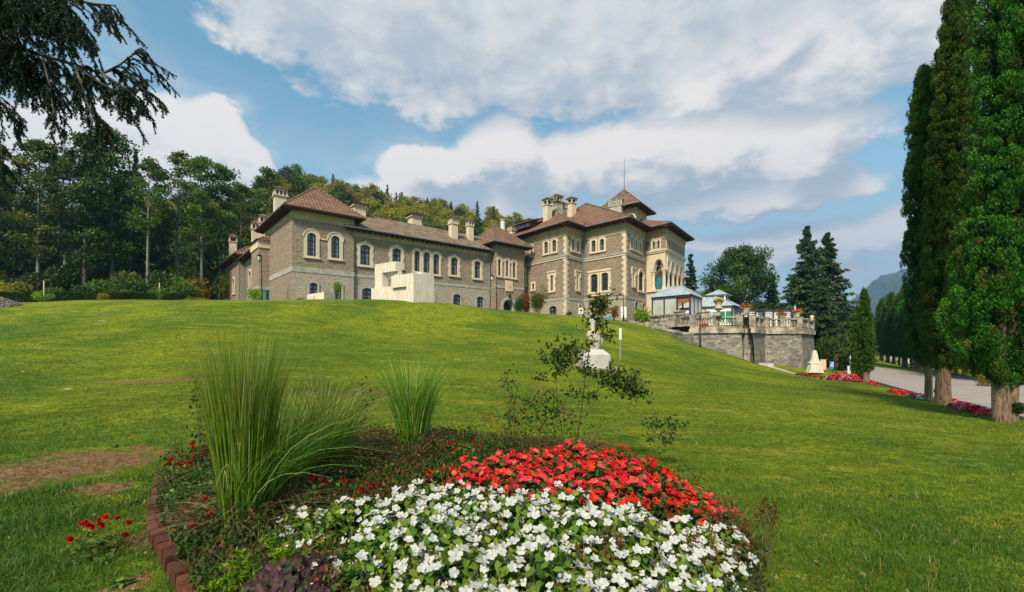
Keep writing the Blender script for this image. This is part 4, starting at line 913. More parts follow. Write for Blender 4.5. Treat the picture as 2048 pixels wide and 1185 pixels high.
# dormers
def dormer(px, py, Y, w, h, ang):
    x, y = xy(px, Y); z = zat(py, Y); t = Vector((math.cos(ang), math.sin(ang), 0)); n = Vector((t.y, -t.x, 0)); c = Vector((x, y, z))
    def P(u, o, zz): return tuple(c + t * u + n * o + Vector((0, 0, zz)))
    mb = MB(); mb.hexa([P(-w, 0, 0), P(w, 0, 0), P(w * 1.2, -3, 0), P(-w * 1.2, -3, 0)], [P(-w, 0, h), P(w, 0, h), P(w * 1.2, -3, h + .2), P(-w * 1.2, -3, h + .2)])
    d_ = mb.build('dormer', MATS['dark_red_eave_timber'], pal)
    mb = MB(); mb.hexa([P(-w * 1.7, .35, h - .18), P(w * 1.7, .35, h - .18), P(w * 1.5, -3.4, h + .95), P(-w * 1.5, -3.4, h + .95)], [P(-w * 1.6, .35, h - .05), P(w * 1.6, .35, h - .05), P(w * 1.4, -3.4, h + 1.1), P(-w * 1.4, -3.4, h + 1.1)]); mb.build('dormer_roof', M_TILER, d_)
    mb = MB(); k = 3
    for i in range(k):
        a = -w + 2 * w * i / k; mb.face([P(a + .1, .012, .12), P(a + 2 * w / k - .1, .012, .12), P(a + 2 * w / k - .1, .012, h - .2), P(a + .1, .012, h - .2)])
    mb.build('dormer_pane', M_GLASS, d_)
dormer(1193.5, 443, 72.2, 1.25, 1.0, -.75); dormer(1045, 457, 73.5, 1.7, .95, -.85)
# belvedere
bc = np.array(xy(1270.6, 72)); bl = nrm(np.array(xy(1212, 75.5)) - bc); bk = nrm(np.array(xy(1295, 76.7)) - bc); bT = 24.3
bwl = Wall(bc + bl * 5.6, bc); bwr = Wall(bc, bc + bk * 5.4)
def ab(W, cs, hw, z0, z1): return [outline(W.u_at(c) - hw, W.u_at(c) + hw, z0, z1, 'round', 10) for c in cs]
ha = ab(bwl, (1258.7,), 1.0, 20.4, 23.4); hb = ab(bwr, (1274.2, 1281.2, 1288), .5, 20.4, 23.1)
do_wall(pal, bwl, [(17.5, bT + .4, M_FRIEZE)], ha); do_wall(pal, bwr, [(17.5, bT + .4, M_FRIEZE)], hb)
mb = MB()
for h in ha: mb.face([bwl.pt(u, -.5, z) for u, z in h])
for h in hb: mb.face([bwr.pt(u, -.5, z) for u, z in h])
mb.build('belvedere_shade', M_FRAME, pal)
mb = MB()
for h, W in [(x, bwl) for x in ha] + [(x, bwr) for x in hb]:
    us = [q[0] for q in h]; zs_ = [q[1] for q in h]; ou = outline(min(us) - .16, max(us) + .16, min(zs_), max(zs_) + .16, 'round', 10); ring(mb, W, h, ou, 0, .07, -.4)
mb.build('belvedere_arches', M_TRIM, pal)
o = 1.25; q = [bc + bl * 6.6 - bk * o, bc - bl * o - bk * o, bc - bl * o + bk * 6.9, bc + bl * 6.6 + bk * 6.9]; apx = np.array(xy(1248.5, 75.4)); za = zat(380.5, 75.4)
hip_roof(pal, q, bT + .45, (*apx, za), (*apx, za), M_TILER, dz=.002)
mb = MB(); mb.tube([(*apx, za - .1), (*apx, za + .5), (*apx, zat(316, 75.4))], [.12, .06, .02], 6); mb.build('finial', M_IRON, pal)
# chimneys
chimney(pal, 1095, 394.5, 432, 73, 1.25, nh=1); chimney(pal, 1143.5, 393.5, 425, 76, 1.3, nh=1); chimney(pal, 1113.5, 388, 428, 75, 1.65, 'cap', nh=2, mat=M_WEATHER); chimney(pal, 1126, 404.5, 432, 76, 1.1, 'cap', nh=2, mat=M_WEATHER)
chimney(pal, 1232, 397, 433, 69.2, 2.3, 'cap', .9, -.6, M_BAND, 5); chimney(pal, 1058, 436, 470, 80, 1.3, nh=1)
# ---------------- ruined retaining wall left of the wing
RW = [(443.5, 551, 83), (430, 559, 84), (416, 566.5, 85), (402.5, 583, 86), (392, 594, 87)]
mb = MB()
for (a, b_, c), (d, e, f_) in zip(RW[:-1], RW[1:]):
    x0, y0 = xy(a, c); x1, y1 = xy(d, f_); z0, z1 = zat(b_, c), zat(e, f_); t = Vector((x1 - x0, y1 - y0, 0)).normalized(); n = Vector((t.y, -t.x, 0)) * .35
    if n.y > 0: n = -n
    mb.hexa([(x1 + n.x, y1 + n.y, 6), (x0 + n.x, y0 + n.y, 6), (x0 - n.x, y0 - n.y, 6), (x1 - n.x, y1 - n.y, 6)], [(x1 + n.x, y1 + n.y, z1), (x0 + n.x, y0 + n.y, z0), (x0 - n.x, y0 - n.y, z0), (x1 - n.x, y1 - n.y, z1)])
tag(mb.build('garden_wall', M_RUBBLE), 'crumbling stone wall sloping down from the far left end of the castle', 'wall')
# ================================================================ terrace, pavilions, street furniture
TZ = 3.8                                                     # terrace floor
TP = [xy(1380, 50.6), xy(1483, 48.2), xy(1486, 49.6), xy(1503, 49.4), xy(1506, 48.0), xy(1528, 52.6), xy(1602, 52.2), xy(1627, 57.5)]
TP = [np.array(p) for p in TP]
terr = empty('terrace_wall', (0, 0, 0), 'grey rubble retaining wall with a stained stone balustrade beside the castle', 'retaining wall')
CZ0, CZ1 = zat(667, 50), zat(658.5, 50)                       # cornice band
PZ = zat(634, 49.5)                                          # rail top
tsegs = [(TP[i], TP[i + 1]) for i in range(len(TP) - 1)] + [(TP[-1], TP[-1] + np.array([2., 22.]))]
for a, b_ in tsegs:
    W = Wall(a, b_); mb = MB(); bt = .35                       # battered face
    mb.face([W.pt(-.33, bt, -3.2), W.pt(W.L + .33, bt, -3.2), W.pt(W.L, 0, CZ0), W.pt(0, 0, CZ0)], [(0, -3), (W.L, -3), (W.L, CZ0), (0, CZ0)])
    mb.build('wall', M_RUBBLE, terr)
    band(terr, W, CZ0, CZ1, .22, M_WEATHER, 'cornice', ex=.1)
    if W.L < 1.6: band(terr, W, CZ1 + .003, PZ, -.25, M_WEATHER, 'parapet'); continue
    mb = MB(); wbox(mb, W, 0, W.L, -.35, .08, CZ1 + .003, CZ1 + .30); mb.build('balustrade_plinth', M_WEATHER, terr)
    n = max(2, int(W.L / 4.2)); mb = MB()
    for i in range(n + 1):
        u = .22 + (W.L - .44) * i / n; mb2 = MB(); wbox(mb2, W, u - .28, u + .28, -.36, .12, CZ1 + .302, PZ + .06); wbox(mb2, W, u - .34, u + .34, -.42, .18, PZ + .062, PZ + .16); mb2.build('pier', M_WEATHER, terr)
        if i < n:
            v0, v1 = u + .3, u + (W.L - .44) / n - .3; k = max(2, int((v1 - v0) / .26))
            for j in range(k):
                p = W.pt(v0 + (v1 - v0) * (j + .5) / k, -.12, 0); h = PZ - .16 - (CZ1 + .302); z0 = CZ1 + .302
                mb._lathe((p[0], p[1], z0), [(.085, 0), (.085, h * .1), (.05, h * .16), (.1, h * .42), (.085, h * .55), (.045, h * .8), (.08, h * .9), (.08, h)], 7)
    mb.build('balusters', M_WEATHER, terr)
    mb = MB(); wbox(mb, W, 0, W.L, -.38, .14, PZ - .158, PZ + .001); mb.build('rail', M_WEATHER, terr)
mb = MB(); xs_ = [tuple(p) for p in TP] + [xy(1650, 80), xy(1290, 95), xy(1372, 77), xy(1330, 68), xy(1292, 69.6), xy(1285, 62)]
tri = tessellate_polygon([[Vector((p[0], p[1], 0)) for p in xs_]])
for t in tri: mb.face([(*xs_[i], TZ) for i in t])
tag(mb.build('terrace_paving', M_SLAB), kind='structure')
# upper balustrade from the castle down to the stair head, with the sloping stair wall in front of it
SB0, SB1, SB2 = np.array(xy(1284, 62.5)), np.array(xy(1357, 56)), np.array(xy(1403, 51.2))
stair = empty('stair_balustrade', (0, 0, 0), 'stained stone balustrade with stout piers between the castle corner and the terrace lamp', 'balustrade')
for W, zt in ((Wall(SB0, SB1), 5.75), (Wall(SB1, SB2), 5.3)):
    mb = MB(); wbox(mb, W, 0, W.L, -.4, .06, .5, zt - 1.25); mb.build('wall', M_WEATHER, stair)
    mb = MB(); k = int(W.L / .3)
    for j in range(k):
        p = W.pt(W.L * (j + .5) / k, -.12, 0); h = .99; mb._lathe((p[0], p[1], zt - 1.24), [(.1, 0), (.1, h * .1), (.055, h * .16), (.115, h * .42), (.09, h * .55), (.05, h * .8), (.09, h * .9), (.09, h)], 7)
    mb.build('balusters', M_WEATHER, stair); mb = MB(); wbox(mb, W, 0, W.L, -.42, .16, zt - .245, zt - .06); mb.build('rail', M_WEATHER, stair)
    for u in (.1, W.L - .1):
        mb = MB(); wbox(mb, W, u - .55, u + .55, -.62, .22, .5, zt + .08); wbox(mb, W, u - .65, u + .65, -.72, .32, zt + .083, zt + .27); mb.build('pier', M_WEATHER, stair)
ss = empty('stair_wall', (0, 0, 0), 'low stone parapet sloping down the lawn towards the terrace wall', 'parapet wall')
SW = [(1252, 640.5, 61), (1262, 643.5, 60), (1300, 651, 56.5), (1340, 659.5, 53), (1368, 665.3, 50.8), (1384, 664.5, 50.0)]
mb = MB(); cp = MB()
for (a, b_, c), (d, e, f_) in zip(SW[:-1], SW[1:]):
    W = Wall(xy(a, c), xy(d, f_)); z0, z1 = zat(b_, c), zat(e, f_)
    mb.hexa([W.pt(0, .2, -2), W.pt(W.L, .2, -2), W.pt(W.L, -.3, -2), W.pt(0, -.3, -2)], [W.pt(0, .2, z0 - .25), W.pt(W.L, .2, z1 - .25), W.pt(W.L, -.3, z1 - .25), W.pt(0, -.3, z0 - .25)])
    cp.hexa([W.pt(0, .27, z0 - .247), W.pt(W.L, .27, z1 - .247), W.pt(W.L, -.37, z1 - .247), W.pt(0, -.37, z0 - .247)], [W.pt(0, .27, z0), W.pt(W.L, .27, z1), W.pt(W.L, -.37, z1), W.pt(0, -.37, z0)])
mb.build('wall', M_RUBBLE, ss); cp.build('coping', M_WEATHER, ss)
for i in range(9):                                           # steps between parapet and balustrade
    t = i / 8.; x0, y0 = xy(1262 + 118 * t, 60.6 - 9.3 * t); z = 5.0 - 2.3 * t; mb = MB(); W = Wall((x0 - .8, y0 + .9), (x0 + .9, y0 - 1.0))
    wbox(mb, W, 0, W.L, -2.6, -.4, z - 1.4, z); mb.build('step', M_WEATHER, ss)

def arr(p): return np.array(p, float)
def tent(name, label, cor0, lft, rgt, zb, ze, apz, walls, over=.25):
    o = empty(name, (0, 0, 0), label, 'pavilion'); C_ = arr(cor0); l = arr(lft); r_ = arr(rgt); L, D = np.linalg.norm(l), np.linalg.norm(r_); l /= L; r_ /= D
    P = [C_ + l * L, C_, C_ + r_ * D, C_ + l * L + r_ * D]; ctr = (P[0] + P[2]) / 2
    rings = []; K = 6
    for k in range(K + 1):
        t = k / K; f_ = 1 - t; z = ze + (apz - ze) * (1 - (1 - t) ** 1.6); inset = 1 - t * .93
        rings.append([(*(ctr + (p - ctr) * (1 + over / 3) * inset), z) for p in P])
    mb = MB()
    for k in range(K):
        for i in range(4):
            j = (i + 1) % 4; mb.face([rings[k][i], rings[k][j], rings[k + 1][j], rings[k + 1][i]])
    mb.face(rings[-1]); rf = mb.build('roof', M_GREYROOF, o)
    mb = MB()
    for i in range(4): mb.tube([Vector(rings[k][i]) + Vector((0, 0, .02)) for k in range(K + 1)], .06, 5)
    mb.build('roof_ribs', M_GREYROOF, rf)
    mb = MB()
    for i in range(4): a, b_ = Vector((*P[i], ze - .16)), Vector((*P[(i + 1) % 4], ze - .16)); mb.tube([a, b_], .17, 4)
    mb.build('eave_beam', M_DARKFR, o)
    Wf, Wr = Wall(P[0], P[1]), Wall(P[1], P[2])
    for W, panels in ((Wf, walls[0]), (Wr, walls[1]), (Wall(P[2], P[3]), ['open'] * 2), (Wall(P[3], P[0]), ['open'])):
        n = len(panels)
        for i, k in enumerate(panels):
            u0, u1 = W.L * i / n, W.L * (i + 1) / n
            if k == 'white': mb = MB(); wbox(mb, W, u0 + .1, u1 - .1, -.06, -.02, zb + .05, ze - .3); mb.build('curtain', M_WHITE, o)
            if k == 'glass': mb = MB(); wbox(mb, W, u0 + .1, u1 - .1, -.06, -.02, zb + .05, ze - .3); mb.build('panel', MATS['milky_plastic'], o)
            if k == 'green': mb = MB(); wbox(mb, W, u0 + .1, u1 - .1, -.06, -.02, zb + .05, ze - .3); mb.build('panel', MATS['green_panel'], o)
            if k == 'win':
                mb = MB(); wbox(mb, W, u0 + .05, u1 - .05, -.07, -.03, zb, zb + 1.0); wbox(mb, W, u0, u1, -.07, -.03, ze - .8, ze - .3); mb.build('wall_panel', M_WPAINT, o)
                mb = MB(); wbox(mb, W, u0 + .15, (u0 + u1) / 2 - .05, -.06, -.04, zb + 1.0, ze - .8); wbox(mb, W, (u0 + u1) / 2 + .05, u1 - .15, -.06, -.04, zb + 1.0, ze - .8); mb.build('pane', MATS['green_panel'] if i % 4 == 3 else MATS['pale_glass'], o)
                mb = MB(); wbox(mb, W, u0 - .05, u0 + .1, -.09, .01, zb, ze - .3); wbox(mb, W, (u0 + u1) / 2 - .05, (u0 + u1) / 2 + .05, -.09, .01, zb + 1, ze - .8); mb.build('window_frame', M_WPAINT, o)
            if k == 'timber': mb = MB(); wbox(mb, W, u0 + .1, u1 - .1, -.3, -.1, ze - 1.0, ze - .3); mb.build('timber_beam', M_ORWOOD, o)
        for i in range(n + 1):
            u = min(max(W.L * i / n, .06), W.L - .06); mb = MB(); wbox(mb, W, u - .08, u + .08, -.12, .05, zb, ze - .3); mb.build('post', M_DARKFR, o)
    return o, ctr
plain('milky_plastic', (.42, .44, .38), .35, .25, .8); plain('pale_glass', (.30, .36, .38), .15, .3, .8); plain('green_panel', (.02, .20, .10), .4, .3, 1.)
c0 = arr(xy(1380.5, 57)); tent('dining_pavilion', 'dark framed terrace pavilion with curved grey roof and milky side panels, nearest the loggia', c0, arr(xy(1304, 61)) - c0, arr(xy(1403, 61.8)) - c0, TZ, zat(589, 57), zat(573, 60.5) + .1, (['glass', 'glass', 'timber'], ['white', 'white', 'white']))
c0 = arr(xy(1464.5, 62)); o, ct = tent('orangery_pavilion', 'white windowed pavilion with a two tier grey roof behind the yellow flower urn', c0, arr((-5.6, 4.6)), arr(xy(1480, 65.5)) - c0, TZ, zat(611, 62), zat(594, 66), (['win', 'win', 'win', 'win'], ['white', 'glass', 'white']))
ct = arr(xy(1437.5, 66)); mb = MB(); zl0, zl1 = zat(601, 66), zat(591.5, 66)
ang = math.atan2(-4.6, 5.6); t = arr((math.cos(ang), math.sin(ang))); n_ = arr((-t[1], t[0]))
def sq(h, z, hh=None): hh = hh or h; return [(*(ct - t * h - n_ * hh), z), (*(ct + t * h - n_ * hh), z), (*(ct + t * h + n_ * hh), z), (*(ct - t * h + n_ * hh), z)]
mb.hexa(sq(1.25, zl0 - .6), sq(1.25, zl1)); lt = mb.build('roof_lantern', M_WPAINT, o)
mb = MB()
for k in (-1, 1):
    for s_ in (-.6, .6):
        a = ct + n_ * (-1.262) + t * s_; mb.face([(*(a - t * .45), zl0 + .1), (*(a + t * .45), zl0 + .1), (*(a + t * .45), zl1 - .15), (*(a - t * .45), zl1 - .15)])
        a = ct + t * 1.262 + n_ * s_; mb.face([(*(a - n_ * .45), zl0 + .1), (*(a + n_ * .45), zl0 + .1), (*(a + n_ * .45), zl1 - .15), (*(a - n_ * .45), zl1 - .15)])
    break
mb.build('lantern_pane', M_GLASS, lt)
mb = MB(); q0, q1, q2 = sq(1.6, zl1 + .002), sq(.6, zl1 + .55), (*ct, zat(579.5, 66))
for i in range(4): j = (i + 1) % 4; mb.face([q0[i], q0[j], q1[j], q1[i]]); mb.face([q1[i], q1[j], q2])
mb.face(q0[::-1]); mb.build('lantern_roof', M_GREYROOF, lt)
# pergolas with white curtains along the terrace front
for lab, pa, pb, d0, d1, yt in (('long dark framed awning with white curtains beside the orangery pavilion', 1481, 1527, 62, 60, 619.5), ('dark framed awning with louvres and white curtains, at the right end of the terrace', 1529, 1583, 58.5, 58, 619.5)):
    W = Wall(xy(pa, d0), xy(pb, d1)); zt = zat(yt, (d0 + d1) / 2); o = empty('awning', (0, 0, 0), lab, 'awning', 'awnings along the terrace')
    mb = MB(); wbox(mb, W, -.1, W.L + .1, -3.2, .1, zt - .18, zt); mb.build('roof', M_DARKFR, o)
    for i in range(4):
        u = W.L * i / 3; mb = MB(); wbox(mb, W, u - .07, u + .07, -.1, .04, TZ, zt - .183); wbox(mb, W, u - .07, u + .07, -3.1, -2.96, TZ, zt - .183); mb.build('post', M_DARKFR, o)
    for i in (0, 1, 2):
        if (i == 1) == (pa < 1500): mb = MB(); [wbox(mb, W, W.L * i / 3 + .12, W.L * (i + 1) / 3 - .12, -.05, 0, TZ + .9 + j * .28, TZ + 1.0 + j * .28) for j in range(6)]; mb.build('louvres', M_WPAINT, o)
        mb = MB(); a, b_ = W.L * i / 3 + .1, W.L * (i + 1) / 3 - .1; b_ = b_ if i != 1 else (a + b_) / 2; k = 8
        for j in range(k): mb.face([W.pt(a + (b_ - a) * j / k, -.1 - (.05 if j % 2 else 0), TZ + .1), W.pt(a + (b_ - a) * (j + 1) / k, -.1 - (0 if j % 2 else .05), TZ + .1), W.pt(a + (b_ - a) * (j + 1) / k, -.1 - (0 if j % 2 else .05), zt - .2), W.pt(a + (b_ - a) * j / k, -.1 - (.05 if j % 2 else 0), zt - .2)])
        mb.build('curtain', M_WHITE, o)
mb = MB(); x, y = xy(1590, 60); mb._lathe((x, y, TZ), [(.05, 0), (.05, 3.2)], 6)
o = mb.build('parasol', M_DARKFR); tag(o, 'closed white parasol beside the right end awning on the terrace', 'parasol'); mb = MB(); mb._lathe((x, y, TZ + 1.2), [(.12, 0), (.2, .5), (.12, 1.4), (.03, 2.1)], 8); mb.build('canopy', M_WHITE, o)

# ---- street lamps
def lamp_post(px, py_top, py_bot, Y, label, side=-1, scale=1.):
    x, y = xy(px, Y); zt, zb = zat(py_top, Y), gz(x, y) - .1; H = zt - zb
    o = empty('street_lamp', (x, y, zb), label, 'street lamp', 'cast iron lamps round the castle')
    mb = MB(); mb._lathe((0, 0, 0), [(.17, 0), (.17, .25), (.11, .35), (.13, .7), (.08, .95), (.065, H * .5), (.085, H * .52), (.05, H * .55), (.045, H - .1), (.07, H - .05), (.0, H)], 10); mb.build('post', M_IRON, o)
    a = .62 * scale * side
    if side:
        mb = MB(); mb.tube([(0, 0, H - .45), (a * .4, 0, H - .6), (a * .75, 0, H - .75), (a, 0, H - .62)], .03, 6); mb.tube([(0, 0, H - .15), (a * .5, 0, H - .12), (a, 0, H - .18)], .02, 5); mb.build('arm', M_IRON, o)
        lz, lx = H - .6, a
    else: lz, lx = H - .75, 0
    mb = MB(); mb._lathe((lx, 0, lz), [(.11, 0), (.23, .46), (.2, .47)], 6); g = mb.build('lantern', M_LAMPG, o)
    mb = MB(); mb._lathe((lx, 0, lz), [(.26, .46), (.3, .5), (.16, .66), (.05, .72), (.03, .82), (.0, .84)], 6); mb._lathe((lx, 0, lz), [(.0, -.12), (.08, -.05), (.13, .0)], 6)
    for k in range(6): a_ = math.pi / 3 * k; mb.tube([(lx + .115 * math.cos(a_), .115 * math.sin(a_), lz), (lx + .235 * math.cos(a_), .235 * math.sin(a_), lz + .46)], .014, 4)
    mb.build('lantern_cap', M_IRON, o); return o
lamp_post(993, 552, 618, 60, 'black street lamp with one lantern arm, standing before the castle gateway', -1)
lamp_post(523.5, 511, 600, 48, 'black street lamp with pale lantern beside the corner tower and green box', -.45)
lamp_post(1247, 590, 640, 59, 'small black street lamp against the palace corner beside the yellow green shrub', -1, .8)
x, y = xy(1400.3, 48.6); zb = gz(x, y) - .1; zt = zat(631, 48.6)
o = empty('street_lamp', (x, y, zb), 'slim black lamp post standing on the lawn in front of the terrace balustrade', 'street lamp', 'cast iron lamps round the castle')
mb = MB(); H = zt - zb; mb._lathe((0, 0, 0), [(.2, 0), (.16, .3), (.09, .4), (.11, .8), (.06, 1.), (.055, H - .4), (.09, H - .35), (.04, H - .3), (.04, H)], 10); mb.build('post', M_IRON, o)
mb = MB(); mb._lathe((0, 0, H - .3), [(.06, 0), (.13, .1), (.1, .28), (.0, .36)], 8); mb.build('lamp_head', M_IRON, o)

# ---- urns and pots on the balustrade
def petals_cloud(name, mat, parent, c, r_, n, size, flat=.6, rg=None):
    rg = rg or np.random.default_rng(int(abs(c[0] * 37 + c[1] * 11)) + n); d = unit(rg.normal(size=(n, 3))); d[:, 2] = np.abs(d[:, 2]) * flat
    C = np.array(c) + d * r_ * (rg.random((n, 1)) ** .33); return quads_mesh(name, leaf_quads(C, size, .8, rg=rg), mat, parent)
def urn(px, py_b, Y, h, label, petal, r_=.34, tall=True, prow=None):
    x, y = xy(px, Y); zb = zat(py_b, Y); o = empty('flower_urn', (x, y, zb), label, 'flower urn', 'planted urns on the balustrade')
    mb = MB()
    if tall: mb._lathe((0, 0, 0), [(r_ * .9, 0), (r_ * .9, h * .1), (r_ * .5, h * .16), (r_ * .35, h * .3), (r_ * .5, h * .4), (r_ * 1.5, h * .52), (r_ * 1.6, h * .58), (r_ * 1.05, h * .64), (r_ * .95, h * .82), (r_ * 1.3, h * .97), (r_ * 1.3, h)], 14)
    else: mb._lathe((0, 0, 0), [(r_ * .7, 0), (r_ * .75, h * .1), (r_ * 1.0, h * .85), (r_ * 1.15, h * .87), (r_ * 1.15, h)], 12)
    mb.build('urn', M_WEATHER, o); petals_cloud('leaves', L_BEDL, o, (0, 0, h), r_ * 1.6, 160, .16); petals_cloud('blossoms', petal, o, (0, 0, h + .12), r_ * 1.7, 240, .12); return o
urn(1437, 633.2, 49, 1.6, 'tall carved stone urn topped with yellow flowers on the balustrade', P_YEL)
urn(1492, 631, 48.4, .78, 'round stone pot of dark red flowers on the corner pier of the balustrade', P_DKRED, .42, False)
urn(1563, 640, 52.6, .5, 'small pot of orange and green plants on the balustrade before the louvred awning', P_ORA, .36, False)
urn(1594, 640, 52.6, .85, 'small stone pot with dull pink flowers near the right end of the balustrade', P_CORAL, .34, False)
x, y = xy(1406, 50.2); o = empty('flower_box', (x, y, zat(656, 50.2)), 'box of orange red flowers hanging on the wall behind the slim lamp post', 'flower box')
mb = MB(); mb.hexa([(-.5, -.15, -.25), (.5, -.15, -.25), (.5, .2, -.25), (-.5, .2, -.25)], [(-.6, -.2, 0), (.6, -.2, 0), (.6, .2, 0), (-.6, .2, 0)]); mb.build('box', M_WEATHER, o); petals_cloud('blossoms', P_ORA, o, (0, 0, .1), .6, 420, .12)
# ball finial at the terrace's far corner
mb = MB(); x, y = TP[-1]; mb._lathe((x - .2, y, PZ + .16), [(.22, 0), (.1, .1), (.25, .3), (.2, .5), (.0, .56)], 12); tag(mb.build('stone_ball', M_TRIM, smooth=True), 'pale stone ball on the last pier of the terrace balustrade', 'finial')

# ---- signs, panels, boxes
def sign(px0, px1, py0, py1, Y, name, label, cat, mat, legs=True, marks=None, th=.05):
    x0, y0 = xy(px0, Y); x1, _ = xy(px1, Y); z1, z0 = zat(py0, Y), zat(py1, Y); o = empty(name, ((x0 + x1) / 2, Y, z0), label, cat); w = (x1 - x0) / 2; h = z1 - z0
    mb = MB(); mb.box(-w, w, -th / 2, th / 2, 0, h); mb.build('board', mat, o)
    if legs:
        g = gz((x0 + x1) / 2, Y) - z0 - .15; mb = MB(); mb.box(-w * .75, -w * .75 + .06, th / 2, th / 2 + .05, min(g, -.2), h * .9); mb.box(w * .75 - .06, w * .75, th / 2, th / 2 + .05, min(g, -.2), h * .9); mb.build('legs', M_IRON, o)
    if marks:
        mb = MB()
        for a, b_, c, d in marks: mb.box(-w + 2 * w * a, -w + 2 * w * b_, -th / 2 - .008, -th / 2 - .001, h * c, h * d)
        mb.build('printed_marks', marks_mat, o)
    return o
marks_mat = M_BLACKG
sign(1157.8, 1166.5, 617, 628, 58, 'notice_board', 'white notice board with a dark round emblem near the palace drainpipe', 'sign', M_WPAINT, True, [(.28, .72, .72, .8), (.2, .8, .5, .72), (.28, .72, .42, .5), (.2, .8, .22, .28), (.3, .7, .12, .16)])
sign(1241, 1253, 614, 636, 59, 'blank_board', 'tall blank white panel leaning by the palace corner', 'panel', M_WPAINT, False)
sign(1211, 1220, 635, 640, 57, 'blue_crate', 'small blue plastic crate on the lawn edge below the palace', 'crate', M_BLUE, False, None, .5)
marks_mat = M_WPAINT
sign(1659, 1667.5, 723.6, 738.8, 52, 'blue_banner', 'blue information banner with white print beside the dark totem at the avenue', 'banner', M_BLUE, True, [(.45, .6, .70, .92), (.66, .9, .80, .92), (.66, .9, .70, .76), (.2, .9, .6, .66), (.2, .35, .42, .56), (.42, .6, .42, .56), (.66, .9, .42, .56), (.2, .9, .32, .36)])
sign(1713, 1721, 731.5, 739, 44, 'blue_road_sign', 'small blue sign on a thin pole at the road edge', 'road sign', M_BLUE, False, [(.1, .9, .45, .55)])
mb = MB(); x, y = xy(1717, 44.05); mb.tube([(x, y, gz(x, y) - .2), (x, y, zat(732, 44))], .035, 6); mb.build('pole', M_IRON, [o for o in COL.objects if o.name.startswith('blue_road_sign')][0], loc=None).location = -Vector([o for o in COL.objects if o.name.startswith('blue_road_sign')][0].location)
def post(px, pyt, pyb, Y, r_, name, label, cat, mat):
    x, y = xy(px, Y); z = zat(pyb, Y); mb = MB(); H = zat(pyt, Y) - z; mb._lathe((0, 0, -.2), [(r_ * 1.1, 0), (r_, .15), (r_, H + .14), (r_ * .6, H + .2), (0, H + .2)], 8); o = mb.build(name, mat); o.location = (x, y, z); return tag(o, label, cat)
post(1697, 732.5, 746, 44, .11, 'white_bollard', 'short white post at the near edge of the avenue', 'post', M_WPAINT)
post(1700.5, 711, 744, 50, .05, 'flag_pole', 'tall thin pale pole behind the short white post', 'pole', M_WPAINT)
post(1684.5, 748, 755, 41, .05, 'marker_stake', 'small pale stake among the pink flower bed', 'stake', M_TRIM)
# carved totem
x, y = xy(1672.5, 46); z = gz(x, y); o = empty('carved_totem', (x, y, z - .1), 'dark carved wooden totem post standing on a stone foot by the avenue', 'totem')
mb = MB(); mb._lathe((0, 0, .25), [(.12, 0), (.14, .3), (.09, .35), (.09, .8), (.15, .85), (.16, 1.15), (.1, 1.2), (.1, 1.5), (.2, 1.55), (.2, 1.8), (.11, 1.85), (.14, 2.05), (.05, 2.2), (0, 2.25)], 6); mb.build('post', M_WOOD, o)
mb = MB(); mb.box(-.5, .5, -.4, .4, 0, .27); mb.build('foot', M_BAND, o)
# pale rough obelisk
x, y = xy(1629, 47.5); z = zat(745, 47.5)
prof = [(-.02, .74), (.02, .72), (.25, .66), (.6, .60), (.8, .50), (1.0, .56), (1.2, .40), (1.5, .30), (1.9, .25), (2.25, .19), (2.4, .14)]
mb = MB(); prev = None
for k, (zz, w) in enumerate(prof):
    rgk = np.random.default_rng(k); c = [(-w * (1 + .12 * rgk.random()), -w * .5, zz), (w * (.95 + .15 * rgk.random()), -w * .55, zz), (w * (.95 + .1 * rgk.random()), w * .5, zz), (-w, w * .5, zz)]
    if prev: [mb.face([prev[i], prev[(i + 1) % 4], c[(i + 1) % 4], c[i]]) for i in range(4)]
    prev = c
mb.face(prev); o = mb.build('stone_sculpture', M_CONC); o.location = (x, y, z); tag(o, 'rough pale tapering stone sculpture on the grass by the terrace corner', 'sculpture')
# gateway at the far end of the avenue
for i, (px, lab) in enumerate([(1683, 'dark hut with a reddish roof beside the ramp, left of the far avenue'), (1711, 'dark timber kiosk on the right side of the far avenue ramp')]):
    o = empty('kiosk', (*xy(px, 72), zat(737, 72)), lab, 'kiosk'); w = .75 if i == 0 else 1.3
    mb = MB(); mb.box(-w, w, -1, 1, -.5, 2.0); mb.build('body', plain('dark_timber_boards_%s' % 'ab'[i], (.03, .025, .02), .8), o)
    mb = MB(); mb.hexa([(-w - .3, -1.3, 2.0), (w + .3, -1.3, 2.0), (w + .3, 1.3, 2.0), (-w - .3, 1.3, 2.0)], [(-w * .3, -.2, 2.6), (w * .3, -.2, 2.6), (w * .3, .2, 2.6), (-w * .3, .2, 2.6)]); mb.build('roof', M_ORWOOD if i == 0 else M_IRON, o)
    mb = MB(); mb.box(-w * .5, w * .4, -1.05, -1.003, .3, 1.6); mb.build('opening', M_FRAME, o)
mb = MB(); x, y = xy(1706, 70); mb._lathe((0, 0, 0), [(.42, -.3), (.45, .9), (.5, .95), (.25, 1.2), (0, 1.25)], 10); o = mb.build('red_bin', M_RED); o.location = (x, y, zat(730, 70)); tag(o, 'red bin in front of the dark kiosk on the far avenue', 'bin')
o = empty('info_panel', (*xy(1646, 55), gz(*xy(1646, 55))), 'pale panel between two red posts behind the rough stone sculpture', 'panel')
mb = MB(); mb.box(-.35, .35, -.05, .05, .2, 1.5); mb.build('board', M_TRIM, o); mb = MB(); mb.tube([(-.75, 0, -.2), (-.7, 0, 1.9)], .09, 6); mb.build('post', M_RED, o); mb = MB(); mb.tube([(.55, .2, -.2), (.55, .2, 1.3)], .06, 6); mb.build('post', M_RED, o)
